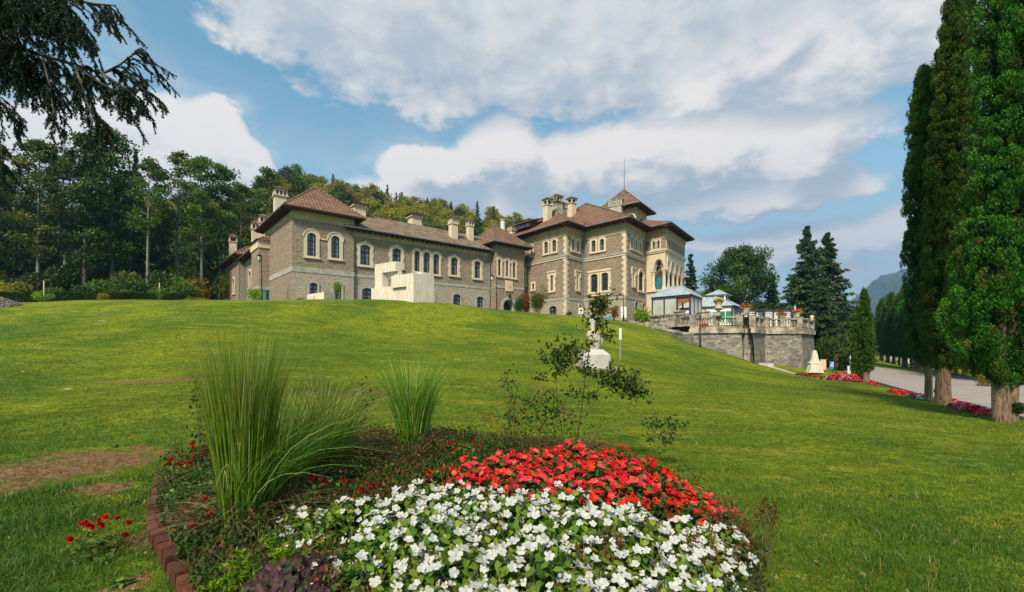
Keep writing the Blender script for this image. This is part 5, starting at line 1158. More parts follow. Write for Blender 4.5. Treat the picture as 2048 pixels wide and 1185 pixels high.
# cars parked beyond the thujas
def car(px, Y, ang, mat, label):
    x, y = xy(px, Y); o = empty('parked_car', (x, y, gz(x, y) + .15), label, 'car', 'cars parked beyond the thujas', ang)
    prof = [(-2.1, .35), (2.1, .35), (2.15, .7), (1.95, .85), (1.0, .95), (.45, 1.42), (-1.1, 1.45), (-1.8, .98), (-2.12, .9)]
    mb = MB(); W_ = .85
    for i in range(len(prof)): a, b_ = prof[i], prof[(i + 1) % len(prof)]; mb.face([(a[0], -W_, a[1]), (b_[0], -W_, b_[1]), (b_[0], W_, b_[1]), (a[0], W_, a[1])])
    tri = tessellate_polygon([[Vector((p[0], p[1], 0)) for p in prof]])
    for s_ in (-W_, W_):
        for t in tri: mb.face([(prof[i][0], s_, prof[i][1]) for i in t])
    mb.build('body', mat, o)
    for s_ in (-1, 1):
        mb = MB(); mb.face([(.85, s_ * .856, .97), (.4, s_ * .856, 1.36), (-1.05, s_ * .856, 1.38), (-1.6, s_ * .856, 1.0)]); mb.build('side_window', M_GLASS, o)
        for xx in (-1.3, 1.35): mb = MB(); mb.tube([(xx, s_ * .7, .33), (xx, s_ * .9, .33)], .33, 14); mb.build('wheel', M_TYRE, o)
car(1783, 112, .6, M_CARP, 'silver car parked beyond the thuja row, the left one'); car(1822, 96, .5, M_WPAINT, 'white car parked beyond the thuja row, seen between trunks')

# ---------------- concrete sculpture on the crest of the lawn
C = arr(xy(827, 43)); Lh = nrm((-.83, .56)); Rh = nrm((.74, .67)); g0 = 5.0
o = empty('concrete_sculpture', (0, 0, 0), 'large pale concrete sculpture of stacked open blocks before the castle wing', 'sculpture')
def blk(l0, l1, r0, r1, z0, z1, mb): P = lambda l, r_: C + Lh * l + Rh * r_; mb.hexa([(*P(l1, r0), z0), (*P(l0, r0), z0), (*P(l0, r1), z0), (*P(l1, r1), z0)], [(*P(l1, r0), z1), (*P(l0, r0), z1), (*P(l0, r1), z1), (*P(l1, r1), z1)])
z_t = zat(546.5, 43); z_b = zat(571, 44.5); z_u = zat(520, 46)
lmax = 5.3
for nm, a in [('tall_block', (0, 1.02, 0, 2.35, g0, z_t)), ('cantilever_beam', (1.022, 3.3, 0, .9, 7.45, z_t - .003)), ('base_block', (1.1, 6.9, .3, 2.6, g0, z_b)), ('middle_block', (.5, 4.3, 1.32, 2.3, z_b + .003, 9.0)),
              ('upright_block', (5.55, 6.75, .6, 1.3, z_b + .003, 9.3)), ('lintel_block', (3.4, 6.75, .6, 1.305, 9.303, 10.3)), ('rear_upright', (3.35, 4.1, .92, 1.31, z_b + .004, 9.3))]:
    mb = MB(); blk(*a, mb); mb.build(nm, M_CONC, o)
x, y = xy(639, 45); z0 = gz(x, y) - .3; o2 = MB(); Wq = Wall(xy(621, 45.2), xy(654.5, 44.2)); zt = zat(587, 45)
o2.hexa([Wq.pt(0, .4, z0), Wq.pt(Wq.L, .4, z0), Wq.pt(Wq.L, -1, z0), Wq.pt(0, -1, z0)], [Wq.pt(0, .4, zt - .15), Wq.pt(Wq.L, .4, zt), Wq.pt(Wq.L, -1, zt), Wq.pt(0, -1, zt - .15)])
o2.hexa([Wq.pt(.6, .403, z0), Wq.pt(1.0, .403, z0), Wq.pt(1.0, .5, z0), Wq.pt(.6, .5, z0)], [Wq.pt(.6, .403, zt - .3), Wq.pt(1.0, .403, zt - .3), Wq.pt(1.0, .5, zt - .3), Wq.pt(.6, .5, zt - .3)])
tag(o2.build('concrete_block', M_CONC), 'low pale concrete block on the crest under the tower windows', 'sculpture block')
# green utility box by the left lamp
x, y = xy(527, 49.5); o = empty('utility_box', (x, y, gz(x, y) - .1), 'teal green metal box behind the lamp beside the yellow green bush', 'utility box')
mb = MB(); mb.box(-.45, .45, -.3, .3, 0, zat(582, 49.5) - gz(x, y) + .05); mb.build('box', plain('teal_painted_metal', (.03, .14, .15), .5), o); mb = MB(); hh = zat(582, 49.5) - gz(x, y) + .052; mb.box(-.5, .5, -.35, .35, hh, hh + .06); mb.build('lid', MATS['teal_painted_metal'], o)
# ---------------- statue on its plinth, mid lawn
x, y = xy(1188, 20.6); z = zat(733, 20.6); o = empty('stone_statue', (x, y, z), 'pale abstract stone statue on a white concrete plinth in the middle of the lawn', 'statue')
mb = MB(); a, b_, c = .66, .6, .40
mb.hexa([(-a, -.6, -.3), (a, -.6, -.3), (a, .6, -.3), (-a, .6, -.3)], [(-a * .97, -.58, .55), (a * .97, -.58, .55), (a * .97, .58, .55), (-a * .97, .58, .55)])
mb.hexa([(-a * .969, -.58, .552), (a * .969, -.58, .552), (a * .969, .58, .552), (-a * .969, .58, .552)], [(-a * .55, -.32, .80), (a * .55, -.32, .80), (a * .55, .32, .80), (-a * .55, .32, .80)]); mb.build('plinth', plain('grey_white_concrete', (.45, .44, .41), .9, .2, 2, bmp=.3), o)
M_STAT = plain('weathered_pale_marble', (.55, .50, .41), .9, .4, 5, c2=(.30, .27, .21), bmp=.6)
def blob(prof, n, asy, tw, nm):
    mb = MB(); rr = np.random.default_rng(3)
    i0 = len(mb.v)
    for k, (zz, rx, ry, cx) in enumerate(prof):
        for j in range(n): a_ = 2 * math.pi * j / n + tw * k; q = 1 + .09 * math.sin(3 * a_ + k) + .05 * rr.normal(); mb.v.append((cx + rx * q * math.cos(a_), ry * q * math.sin(a_), zz))
    for k in range(len(prof) - 1):
        for j in range(n): j2 = (j + 1) % n; mb.f.append((i0 + k * n + j, i0 + k * n + j2, i0 + (k + 1) * n + j2, i0 + (k + 1) * n + j)); mb.uv += [(0, 0)] * 4
    return mb.build(nm, M_STAT, o, smooth=True)
blob([(.80, .23, .18, .04), (.9, .25, .2, .04), (1.05, .27, .22, .04), (1.25, .29, .23, .02), (1.42, .33, .25, 0), (1.52, .34, .24, -.01), (1.62, .28, .2, -.02), (1.70, .17, .15, -.04)], 12, 0, .1, 'torso')
blob([(1.66, .16, .15, -.04), (1.75, .165, .15, -.05), (1.9, .16, .15, -.04), (2.0, .165, .16, -.03), (2.1, .19, .17, -.03), (2.2, .19, .17, -.03), (2.27, .17, .15, -.03), (2.28, .02, .02, -.03)], 10, 0, .05, 'head')
blob([(1.05, .07, .07, .34), (1.2, .09, .08, .37), (1.4, .09, .08, .36), (1.5, .05, .05, .33)], 7, 0, .1, 'arm')
# gravel round the plinth
rr = np.random.default_rng(8); n = 900; a_ = rr.random(n) * 6.28; q = np.sqrt(rr.random(n)); gx = x + .15 + 1.15 * q * np.cos(a_); gy = y + .05 + .95 * q * np.sin(a_); P3 = np.stack([gx, gy, gz_arr(gx, gy) + .03], 1)
quads_mesh('gravel', leaf_quads(P3, .09, .9, rg=rr), plain('pale_pink_gravel', (.50, .38, .30), .9, .4, 9)); tag([o for o in COL.objects if o.name == 'gravel'][0], kind='stuff')
post(1240.5, 658, 722, 26, .035, 'marker_post', 'thin grey stake with a white painted top standing in the lawn beside the statue', 'marker post', plain('grey_metal', (.30, .32, .30), .5)); mp = [o for o in COL.objects if o.name == 'marker_post'][0]
mb = MB(); hh = zat(658, 26) - zat(722, 26); mb.box(-.07, .07, -.045, .045, hh - .65, hh + .02); mb.build('white_top', M_WPAINT, mp)
# ================================================================ trees and shrubs
def branchy(rg, h, r0, fork_z, spread, nl, lean=(0, 0), zend=None):
    """trunk path and limb paths -> tubes plus clump centres"""
    mb = MB(); tops = []
    tp = [Vector((lean[0] * (t ** 1.3) + .03 * h * math.sin(3 * t + 1) * .2, lean[1] * t, h * t * .93)) for t in np.linspace(0, 1, 8)]
    mb.tube(tp, [r0 * (1.25 if i == 0 else 1 - .86 * i / 7) for i in range(8)], 8)
    for i in range(nl):
        t = fork_z + (1 - fork_z) * (i + .5) / nl; p = tp[0].lerp(tp[-1], t); k = min(6, int(t * 7)); p = tp[k].lerp(tp[k + 1], t * 7 - k)
        a = i * 2.4 + rg.random(); q = (t - fork_z) / (1 - fork_z); L = spread * (math.sin(math.pi * min(1, .22 + .74 * q)) ** .8) * (.75 + .4 * rg.random())
        e = p + Vector((math.cos(a) * L, math.sin(a) * L, L * (.25 + .55 * rg.random()))); m_ = p.lerp(e, .5) + Vector((0, 0, -.06 * L))
        mb.tube([p, m_, e], [r0 * .38 * (1 - .6 * q), r0 * .2, r0 * .05], 5); tops += [(m_, .6), (e, 1.), (p.lerp(e, .78), .9)]
    tops.append((tp[-1], .8)); return mb, tops
def broad_proto(name, h, r0, fz, spread, nl, nleaf, lsize, clump, lmat, bmat, seed, label, cat='tree', group=None, flatz=.7):
    rg = np.random.default_rng(seed); o = empty(name, (0, 0, 0), label, cat, group)
    mb, tops = branchy(rg, h, r0, fz, spread, nl); mb.build('trunk', bmat, o, smooth=True)
    C = []; rn = []; w = np.array([q for _, q in tops]); per = nleaf // len(tops)
    for p, q in tops:
        n = int(per * q * (.6 + .8 * rg.random())); s_ = clump * (.7 + .6 * rg.random())
        d = unit(rg.normal(size=(n, 3))) * (rg.random((n, 1)) ** .45) * s_; d[:, 2] *= flatz
        C.append(np.array(p) + d); rn.append(np.clip(rg.random() * .5 + .5 * rg.random(n), 0, 1))
    C = np.concatenate(C); quads_mesh('crown', leaf_quads(C, lsize, .75, rg=rg), lmat, o, np.concatenate(rn)); return o
def spruce_proto(name, h, rad, seed, label, nwh=26, lsize=.5, cat='tree', group=None, mat=None, base=.06, tw=1.):
    rg = np.random.default_rng(seed); o = empty(name, (0, 0, 0), label, cat, group); mb = MB()
    mb.tube([(0, 0, 0), (0, 0, h * .5), (0, 0, h * .98)], [h * .018, h * .011, h * .002], 7); C = []; D = []
    for i in range(nwh):
        t = (i + .3) / nwh; z = h * (base + (1 - base) * t); L = rad * ((1 - t) ** .85) * (.85 + .3 * rg.random()) + .12; nb = int(5 + 5 * (1 - t))
        for k in range(nb):
            a = rg.random() * 6.28; l2 = L * (.65 + .5 * rg.random()); dr = Vector((math.cos(a), math.sin(a), 0)); up = .18 * t - .32 * (1 - t)
            e = Vector((0, 0, z)) + dr * l2 + Vector((0, 0, up * l2)); m_ = Vector((0, 0, z)) + dr * l2 * .55 + Vector((0, 0, up * l2 * .7 - .04 * l2))
            if k % 2 == 0: mb.tube([(0, 0, z), m_, e], [.04 + .03 * (1 - t), .03, .01], 4, cap=False)
            ns = int((10 + 26 * l2 / rad) * tw); s_ = rg.random(ns) ** .7
            pts_ = np.array([(Vector((0, 0, z)).lerp(m_, q / .55) if q < .55 else m_.lerp(e, (q - .55) / .45))[:] for q in s_])
            wd = l2 * .18 * (1 - s_ * .6) + .05
            side = np.array([-dr.y, dr.x, 0]); pts_ = pts_ + side * (rg.normal(size=ns) * wd)[:, None] + np.array([0, 0, -1.]) * (rg.random(ns) * lsize * .7)[:, None]
            C.append(pts_); dd = np.tile(np.array([dr.x, dr.y, -.5]), (ns, 1)) + side * (rg.normal(size=ns) * .7)[:, None]; D.append(unit(dd))
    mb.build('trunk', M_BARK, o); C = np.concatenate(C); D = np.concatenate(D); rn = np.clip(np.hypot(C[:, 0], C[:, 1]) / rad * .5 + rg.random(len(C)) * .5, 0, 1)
    quads_mesh('crown', leaf_quads(C, lsize, .34, D=D, rg=rg), mat or L_SPRUCE, o, rn); return o
def thuja(name, h, rad, z0, seed, label, nleaf, lsize, lean=(0, 0), trunks=((0, 0, .2),), group=None, prof=None, parent_loc=(0, 0, 0), lump=.2, mat=None, ts=.24):
    rg = np.random.default_rng(seed); o = empty(name, parent_loc, label, 'tree', group)
    mb = MB()
    for tx, ty, tr in trunks:
        f = 2.2; mb.tube([(tx * .45, ty * .45, -.25), (tx * .5, ty * .5, .12), (tx * .7, ty * .7, .8), (tx, ty, z0 + .6), (tx * 1.1 + lean[0] * .15, ty, z0 + 2.2), (tx + lean[0] * .5, lean[1] * .5, h * .5), (lean[0], lean[1], h * .93)],
                       [tr * 1.5, tr * 1.12, tr, tr * .85, tr * .6, tr * .3, tr * .06], 12)
    mb.build('trunk', M_TBARK, o, smooth=True)
    prof = prof or [(0, .45), (.06, .78), (.2, .95), (.45, 1.), (.7, .92), (.86, .72), (.95, .42), (1, .08)]
    n = nleaf; t = rg.random(n) ** .95; a = rg.random(n) * 2 * math.pi
    R_ = np.interp(t, [p[0] for p in prof], [p[1] for p in prof]) * rad
    ph = rg.random(6) * 6.28
    lobe = 1 + lump * (np.sin(3 * a + ph[0] + 5 * t) * .5 + np.sin(5 * a - ph[1] + 11 * t) * .4 + np.sin(2 * a + ph[2] + 23 * t) * .35 + np.sin(7 * a + ph[3] + 41 * t) * .3)
    depth = 1 - .6 * rg.random(n) ** 1.25
    # every spray belongs to a small tuft
    nt_ = int(2 * math.pi * rad * (h - z0) / (ts * ts) * 1.5); ti = rg.integers(0, nt_, n); tt = rg.random(nt_) ** .95; ta = rg.random(nt_) * 6.28; tuft = rg.random(n) < .82; trad = ts * (.4 + .65 * rg.random(nt_) ** 1.5); tdep = .80 + .20 * rg.random(nt_)
    t = np.where(tuft, tt[ti], t); a = np.where(tuft, ta[ti], a)
    R_ = np.interp(t, [p[0] for p in prof], [p[1] for p in prof]) * rad
    lobe = 1 + lump * (np.sin(3 * a + ph[0] + 5 * t) * .5 + np.sin(5 * a - ph[1] + 11 * t) * .4 + np.sin(2 * a + ph[2] + 23 * t) * .35 + np.sin(7 * a + ph[3] + 41 * t) * .3)
    cleft = 1 - .34 * np.exp(-(np.sin(2.5 * a + ph[0] + 1.1 * np.sin(3 * t + ph[1])) ** 2) / .035) - .22 * np.exp(-(np.sin(4.5 * a + ph[2] + 1.6 * np.sin(5 * t + ph[3])) ** 2) / .03)
    lobe = (1 + (lobe - 1) * .7) * cleft
    depth = np.where(tuft, tdep[ti], depth * .8); r_ = R_ * lobe * depth; z = z0 + (h - z0) * t
    C = np.stack([r_ * np.cos(a) + lean[0] * t, r_ * np.sin(a) + lean[1] * t, z], 1)
    sph = unit(rg.normal(size=(n, 3)) + np.stack([np.cos(a), np.sin(a), np.full(n, .25)], 1) * .9); rr_ = np.where(tuft, trad[ti] * (.55 + .45 * rg.random(n) ** .5), 0.)[:, None]; C = C + sph * rr_ * np.array([.8, .8, 1.25])
    D = unit(np.stack([np.cos(a) * .7, np.sin(a) * .7, .5 + .9 * rg.random(n)], 1))
    gap = np.sin(2.1 * z + 3 * a + ph[4]) * np.sin(1.3 * z - 2 * a + ph[5]) + .6 * np.sin(4.7 * z + 5 * a) * np.sin(3.1 * z - 4 * a + 1); pull = np.where(gap > .55, .72, 1.); C[:, 0] = (C[:, 0] - lean[0] * t) * pull + lean[0] * t; C[:, 1] = (C[:, 1] - lean[1] * t) * pull + lean[1] * t; depth = depth * np.where(gap > .55, .75, 1.)
    rn = np.clip(.12 + .30 * np.where(tuft, (sph[:, 2] * .5 + .5) + .2, 0) + .35 * rg.random(n) + np.where(tuft, .24 * rg.random(nt_)[ti] - .05, 0) - .25 * (cleft < .85), 0, .93); brown = (rg.random(nt_)[ti] < .16) & (rg.random(n) < .35); rn = np.where(brown & tuft | (rg.random(n) < .003), .97 + .03 * rg.random(n), rn)  # tuft tops lightened and clefts darkened: light and shade painted into leaf tone
    quads_mesh('crown', leaf_quads(C, lsize * (.85 + 1.6 * (1 - depth)), .34, D=D, rg=rg), mat or L_THUJA, o, rn); return o
def rowpt(s, off=0.): q = RP0 + RD * s + RN * off; return (float(q[0]), float(q[1]))
# the near thujas
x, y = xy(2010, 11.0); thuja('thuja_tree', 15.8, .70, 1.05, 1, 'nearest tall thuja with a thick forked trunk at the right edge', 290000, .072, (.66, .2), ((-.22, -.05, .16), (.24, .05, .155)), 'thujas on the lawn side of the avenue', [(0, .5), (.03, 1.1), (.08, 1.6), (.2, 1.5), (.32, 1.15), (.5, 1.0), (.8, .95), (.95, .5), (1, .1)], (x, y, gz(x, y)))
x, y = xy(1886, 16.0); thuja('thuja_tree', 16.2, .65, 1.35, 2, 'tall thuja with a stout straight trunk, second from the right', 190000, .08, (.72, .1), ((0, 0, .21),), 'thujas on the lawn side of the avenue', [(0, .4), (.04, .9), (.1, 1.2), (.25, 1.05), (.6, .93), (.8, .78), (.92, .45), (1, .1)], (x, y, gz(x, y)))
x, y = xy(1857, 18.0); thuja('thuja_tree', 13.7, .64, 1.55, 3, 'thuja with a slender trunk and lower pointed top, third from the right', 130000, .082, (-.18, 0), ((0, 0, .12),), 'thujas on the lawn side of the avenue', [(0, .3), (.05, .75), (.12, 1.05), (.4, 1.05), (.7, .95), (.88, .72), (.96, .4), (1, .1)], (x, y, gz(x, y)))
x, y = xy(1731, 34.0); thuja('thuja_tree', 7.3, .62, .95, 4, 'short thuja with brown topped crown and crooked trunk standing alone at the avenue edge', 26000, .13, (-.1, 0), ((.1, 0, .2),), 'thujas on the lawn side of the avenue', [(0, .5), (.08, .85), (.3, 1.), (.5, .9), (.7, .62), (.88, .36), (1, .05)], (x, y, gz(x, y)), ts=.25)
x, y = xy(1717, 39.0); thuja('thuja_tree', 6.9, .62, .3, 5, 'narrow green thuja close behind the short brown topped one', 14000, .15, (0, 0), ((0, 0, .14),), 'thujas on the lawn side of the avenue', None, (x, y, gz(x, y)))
# side shoots on the trunks
for px, py, Y, r_, lab in ((2032, 817, 10.9, .17, 'tuft of green shoots growing from the nearest thuja trunk'), (1877, 782, 16.1, .13, 'small green tuft beside the stout thuja trunk'),):
    p = at(px, py, Y); petals = np.random.default_rng(px); n = 700; d = unit(petals.normal(size=(n, 3))) * (petals.random((n, 1)) ** .5) * r_
    o = quads_mesh('thuja_shoot', leaf_quads(d, .07, .45, rg=petals), L_THUJA, None, .3 * petals.random(n), loc=p); tag(o, lab, 'shoot')
# the row across the avenue
protos = [thuja('thuja_tree', 12, 1.15, 1.5, 20 + i, 'slender thuja in the dense row across the avenue', 9000, .26, (.1 * i, 0), ((0, 0, .2),) if i else ((-.12, 0, .15), (.14, 0, .14)), 'row of thujas across the avenue', mat=L_THUJA_FAR, ts=.5) for i in range(3)]
used = [False] * 3; rr = np.random.default_rng(77)
for i in range(26):
    s = 33 + i * 3.3 + rr.normal() * .3; x, y = rowpt(s, 11.3 + rr.normal() * .25); k = i % 3; z = max(road_zr(x, y), gz(x, y)) + .1; sc = (.92 + .2 * rr.random()); h_ = 1.02 + .12 * math.sin(i * 1.9) + .10 * rr.random()
    o = protos[k] if not used[k] else copy_tree(protos[k]); used[k] = True
    o.location = (x, y, z); o.rotation_euler = (0, 0, rr.random() * 6); o.scale = (sc, sc, h_)
# shrubs closing the view under the thujas at the right
def bush_mesh(r_, h, n, lsize, mat, seed, parent, name='foliage', lumps=6, rmin=.35):
    rg = np.random.default_rng(seed); C = []; rn = []
    for k in range(lumps):
        a = rg.random() * 6.28; q = r_ * .55 * math.sqrt(rg.random()); c = np.array([q * math.cos(a), q * math.sin(a), h * (.35 + .35 * rg.random())]); s_ = np.array([r_ * .55, r_ * .55, h * .42]) * (.7 + .5 * rg.random())
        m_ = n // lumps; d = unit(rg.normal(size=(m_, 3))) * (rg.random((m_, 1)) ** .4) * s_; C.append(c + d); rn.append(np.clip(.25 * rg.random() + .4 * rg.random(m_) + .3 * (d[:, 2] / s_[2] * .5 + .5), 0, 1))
    C = np.concatenate(C); C[:, 2] = np.maximum(C[:, 2], .03); return quads_mesh(name, leaf_quads(C, lsize, .7, rg=rg), mat, parent, np.concatenate(rn))
def bush(name, px, Y, r_, h, n, lsize, mat, seed, label, cat='shrub', group=None, dz=0., stems=4, zz=None):
    x, y = xy(px, Y); o = empty(name, (x, y, (gz(x, y) if zz is None else zz) + dz), label, cat, group); bush_mesh(r_, h, n, lsize, mat, seed, o)
    mb = MB(); rg = np.random.default_rng(seed + 1)
    for k in range(stems): a = rg.random() * 6.28; mb.tube([(0, 0, -.1), (math.cos(a) * r_ * .25, math.sin(a) * r_ * .25, h * .4), (math.cos(a) * r_ * .5, math.sin(a) * r_ * .5, h * .8)], [.035, .025, .01], 5)
    mb.build('stems', M_STEM, o); return o
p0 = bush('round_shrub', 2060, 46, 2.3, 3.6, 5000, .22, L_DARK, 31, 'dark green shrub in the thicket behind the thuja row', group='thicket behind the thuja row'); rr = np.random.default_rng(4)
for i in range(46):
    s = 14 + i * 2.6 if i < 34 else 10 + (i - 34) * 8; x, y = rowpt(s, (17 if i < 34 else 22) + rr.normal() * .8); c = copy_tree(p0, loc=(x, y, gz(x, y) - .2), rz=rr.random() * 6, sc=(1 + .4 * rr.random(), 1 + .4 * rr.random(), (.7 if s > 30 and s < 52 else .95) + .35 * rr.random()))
bush('sapling', 1972, 30, .55, 1.3, 700, .11, L_YELL, 33, 'little yellow leaved sapling behind the kerb between two thuja trunks')

# ---- wooded hill and the tall trees at the left
bp = [broad_proto('broadleaf_tree', 15, .24, .22, 4.6, 15, 3400, .62, 2.1, L_BROAD, M_BARK, 41, 'green beech tree on the wooded hillside behind the castle', group='trees on the hillside'),
      broad_proto('broadleaf_tree', 14, .24, .18, 4.9, 15, 3400, .62, 2.2, L_YELL, M_BARK, 42, 'golden green tree on the wooded hillside behind the castle', group='trees on the hillside'),
      broad_proto('broadleaf_tree', 17, .26, .3, 4.2, 15, 3400, .62, 2.0, L_DARK, M_BARK, 43, 'dark green tree on the wooded hillside behind the castle', group='trees on the hillside')]
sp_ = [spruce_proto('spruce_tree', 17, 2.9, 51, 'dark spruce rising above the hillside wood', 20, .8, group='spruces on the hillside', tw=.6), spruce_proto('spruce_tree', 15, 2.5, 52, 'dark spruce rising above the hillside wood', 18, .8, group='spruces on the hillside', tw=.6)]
used = {}; rr = np.random.default_rng(12); skyl = [(-300, 0), (440, 10), (520, 425), (560, 430), (580, 405), (620, 390), (720, 430), (980, 495), (1040, 470), (1060, 455), (1400, 560)]
cnt = 0
def put(p, x, y, z, sc, **kw):
    global cnt
    if id(p) not in used: used[id(p)] = 1; o = p; o.location = (x, y, z); o.rotation_euler = (0, 0, rr.random() * 6); o.scale = (sc, sc, sc * (.9 + .25 * rr.random()))
    else: o = copy_tree(p, loc=(x, y, z), rz=rr.random() * 6, sc=(sc, sc, sc * (.9 + .25 * rr.random())))
    for k, v in kw.items(): o[k] = v
    cnt += 1; return o
cells = []
for yy in np.arange(98, 300, 8.2):
    for xx in np.arange(-250, 80, 8.2):
        x = xx + rr.normal() * 2.2; y = yy + rr.normal() * 2.2; ry = np.interp(x, HP[:, 0], HP[:, 1])
        if y > ry + 10: continue
        z = float(hill_z(x, y)); px = 1024 + F * x / y
        if px < -60 or px > 1070: continue
        top = HY - (z + 15 - EYE) / y * F; bl = np.interp(px, [q[0] for q in skyl], [q[1] for q in skyl])
        if px > 500 and top > bl + 18: continue
        if px < 520 and top < 395 and rr.random() < .8: continue
        if px < 440 and y < 130 and rr.random() < .25: continue
        if px < 420 and y > 150 and rr.random() < .55: continue
        cells.append((x, y, z, px, ry))
for x, y, z, px, ry in cells:
    edge = (ry - y) < 30; u = rr.random()
    if edge and px > 740 and u < .50 or edge and px > 650 and u < .22: put(sp_[int(rr.random() * 2)], x, y, z - 1, .75 + .35 * rr.random())
    else:
        k = 1 if u > .62 - .25 * (px > 560) else (0 if u > .22 else 2); put(bp[k], x, y, z - 1, .78 + .35 * rr.random())
print('hill trees', cnt)
# tall slender trees of the wood edge: bare trunk below, leafy top
tallp = [broad_proto('tall_beech', 30, .33, .38, 3.4, 24, 8000, .40, 1.5, L_WOOD, M_PBARK, 61, 'x', group='tall trees at the wood edge', flatz=.55), broad_proto('tall_beech', 28, .30, .50, 2.7, 20, 4200, .38, 1.25, L_WOOD, M_PBARK, 62, 'x', group='tall trees at the wood edge', flatz=.55),
         broad_proto('tall_beech', 31, .36, .22, 4.2, 28, 11000, .40, 1.8, L_DARK, M_BARK, 63, 'x', group='tall trees at the wood edge', flatz=.6), broad_proto('tall_beech', 28, .30, .30, 3.4, 26, 8500, .40, 1.5, L_RUST, M_PBARK, 64, 'x', group='tall trees at the wood edge', flatz=.55)]
ul = set()
edge = [(-40, 250, 66, 2, 'tall dark tree at the extreme left edge of the wood'), (30, 330, 72, 2, 'dark tree standing left of the tallest yellowing crown'), (78, 268, 64, 3, 'tall tree with yellow and rusty crown top, left of the big dark pair'), (128, 300, 70, 0, 'green tree between the rusty crown and the big dark pair'), (172, 255, 66, 2, 'left one of the two big dark trees rising near the hanging branch'),
        (222, 243, 68, 2, 'right one of the two big dark trees rising near the hanging branch'), (262, 330, 74, 0, 'lower green tree just right of the big dark pair'), (297, 305, 66, 1, 'thin see-through tree standing alone against the white cloud'), (322, 420, 80, 3, 'short yellowish tree below the thin see-through one'),
        (355, 290, 78, 1, 'slender tree with a pale trunk, first of the airy trio by the hill'), (402, 302, 76, 0, 'leafy tree with a pale bare trunk, middle of the airy trio'), (443, 316, 80, 0, 'tree with a straight grey trunk, last of the airy trio beside the castle'), (482, 355, 92, 0, 'green tree half behind the airy trio near the far annex'), (540, 325, 98, 1, 'thin crowned tree above the tower chimney'),
        (600, 345, 110, 1, 'small airy tree on the skyline just above the tower roof'), (110, 400, 84, 2, 'x1'), (10, 360, 86, 2, 'x2'), (200, 380, 88, 2, 'x3'), (290, 420, 92, 2, 'x4'), (380, 420, 95, 2, 'x5'), (60, 420, 96, 0, 'x6'), (160, 410, 98, 0, 'x7'), (430, 430, 98, 0, 'x8'), (250, 440, 100, 3, 'x9'), (340, 445, 104, 0, 'x10')]
for px, pt_, Y, k, lab in edge:
    x, y = xy(px, Y); z = max(gz(x, y), float(hill_z(x, y))) - .3; H = zat(pt_, Y) - z; p = tallp[k]; ph_ = [30, 28, 31, 28][k] * .99
    o = p if k not in ul else copy_tree(p); ul.add(k); s_ = H / ph_; o.location = (x, y, z); o.scale = (s_ * .98, s_ * .98, s_); o.rotation_euler = (0, 0, rr.random() * 6)
    o['label'] = lab if not lab.startswith('x') else 'dark tree standing deeper in the wood behind the front trees'
    if lab.startswith('x'): o['group'] = 'trees deeper in the wood'
# undergrowth along the wood edge
ub_ = [bush('woodland_shrub', 20, 60, 2.4, 3.4, 3400, .26, L_DARK, 71, 'dark green shrub of the undergrowth below the tall trees', group='undergrowth at the wood edge'), bush('woodland_shrub', 60, 60, 2.5, 3.2, 3400, .26, L_WOOD, 72, 'fresh green shrub of the undergrowth below the tall trees', group='undergrowth at the wood edge'), bush('woodland_shrub', 90, 60, 2.4, 3., 3400, .26, L_YELL, 73, 'yellowing shrub of the undergrowth below the tall trees', group='undergrowth at the wood edge')]
i = 0
for row, (Y, st) in enumerate(((58, 36), (66, 38), (74, 40), (84, 40))):
    for px in np.arange(-60, 470 + row * 12, st):
        if px > 395 and Y < 80: continue
        x, y = xy(px + rr.normal() * 8, Y + rr.normal() * 1.5); k = [0, 0, 0, 0, 1][int(rr.random() * 5)] if px < 300 else [0, 1, 2, 2, 1][int(rr.random() * 5)]; s_ = (.75 + .4 * rr.random()) * (1 + .35 * row) * (.62 if row == 0 and px < 400 else 1)  # mostly dark shrubs at the left: woodland shadow put into leaf colour
        z = max(gz(x, y), float(hill_z(x, y))) - .2
        if i < 3: ub_[i].location = (x, y, z)
        else: copy_tree(ub_[k], loc=(x, y, z), rz=rr.random() * 6, sc=(s_, s_, s_ * (.9 + .4 * rr.random())))
        i += 1
# hedge: clipped box of leaves
def hedge(pa, pb, Ya, Yb, y0a, y0b, name, label, w=1.1, n=26000):
    a, b_ = np.array(xy(pa, Ya)), np.array(xy(pb, Yb)); W = Wall(a, b_); rg = np.random.default_rng(9); u = rg.random(n) * W.L; f = rg.random(n)
    zt = zat(y0a, Ya) + (zat(y0b, Yb) - zat(y0a, Ya)) * u / W.L + .06 * np.sin(u * 1.1); zb = gz_arr(W.P0[0] + W.t[0] * u, W.P0[1] + W.t[1] * u) - .1
    face_ = rg.random(n); v = np.where(face_ < .55, -w * .06 * rg.random(n), -w * rg.random(n)); z = np.where(face_ < .55, zb + (zt - zb) * f, zt - .07 * rg.random(n))
    C = np.stack([W.P0[0] + W.t[0] * u + W.n[0] * v, W.P0[1] + W.t[1] * u + W.n[1] * v, z], 1); o = quads_mesh(name, leaf_quads(C, .13, .7, rg=rg), L_HEDGE, None, np.clip(.15 + .55 * rg.random(n) + .3 * (z > zt - .12), 0, 1)); tag(o, label, 'hedge')
    mb = MB()
    for i in range(12):
        u0, u1 = W.L * i / 12, W.L * (i + 1) / 12; zz = [min(zat(y0a, Ya) + (zat(y0b, Yb) - zat(y0a, Ya)) * q / W.L for q in (u0, u1)) - .12]
        wbox(mb, W, u0, u1, -w + .08, -.08, 5.0, zz[0])
    mb.build('inner_twigs', plain('hedge_inner_twigs', (.012, .02, .006), .9), o)
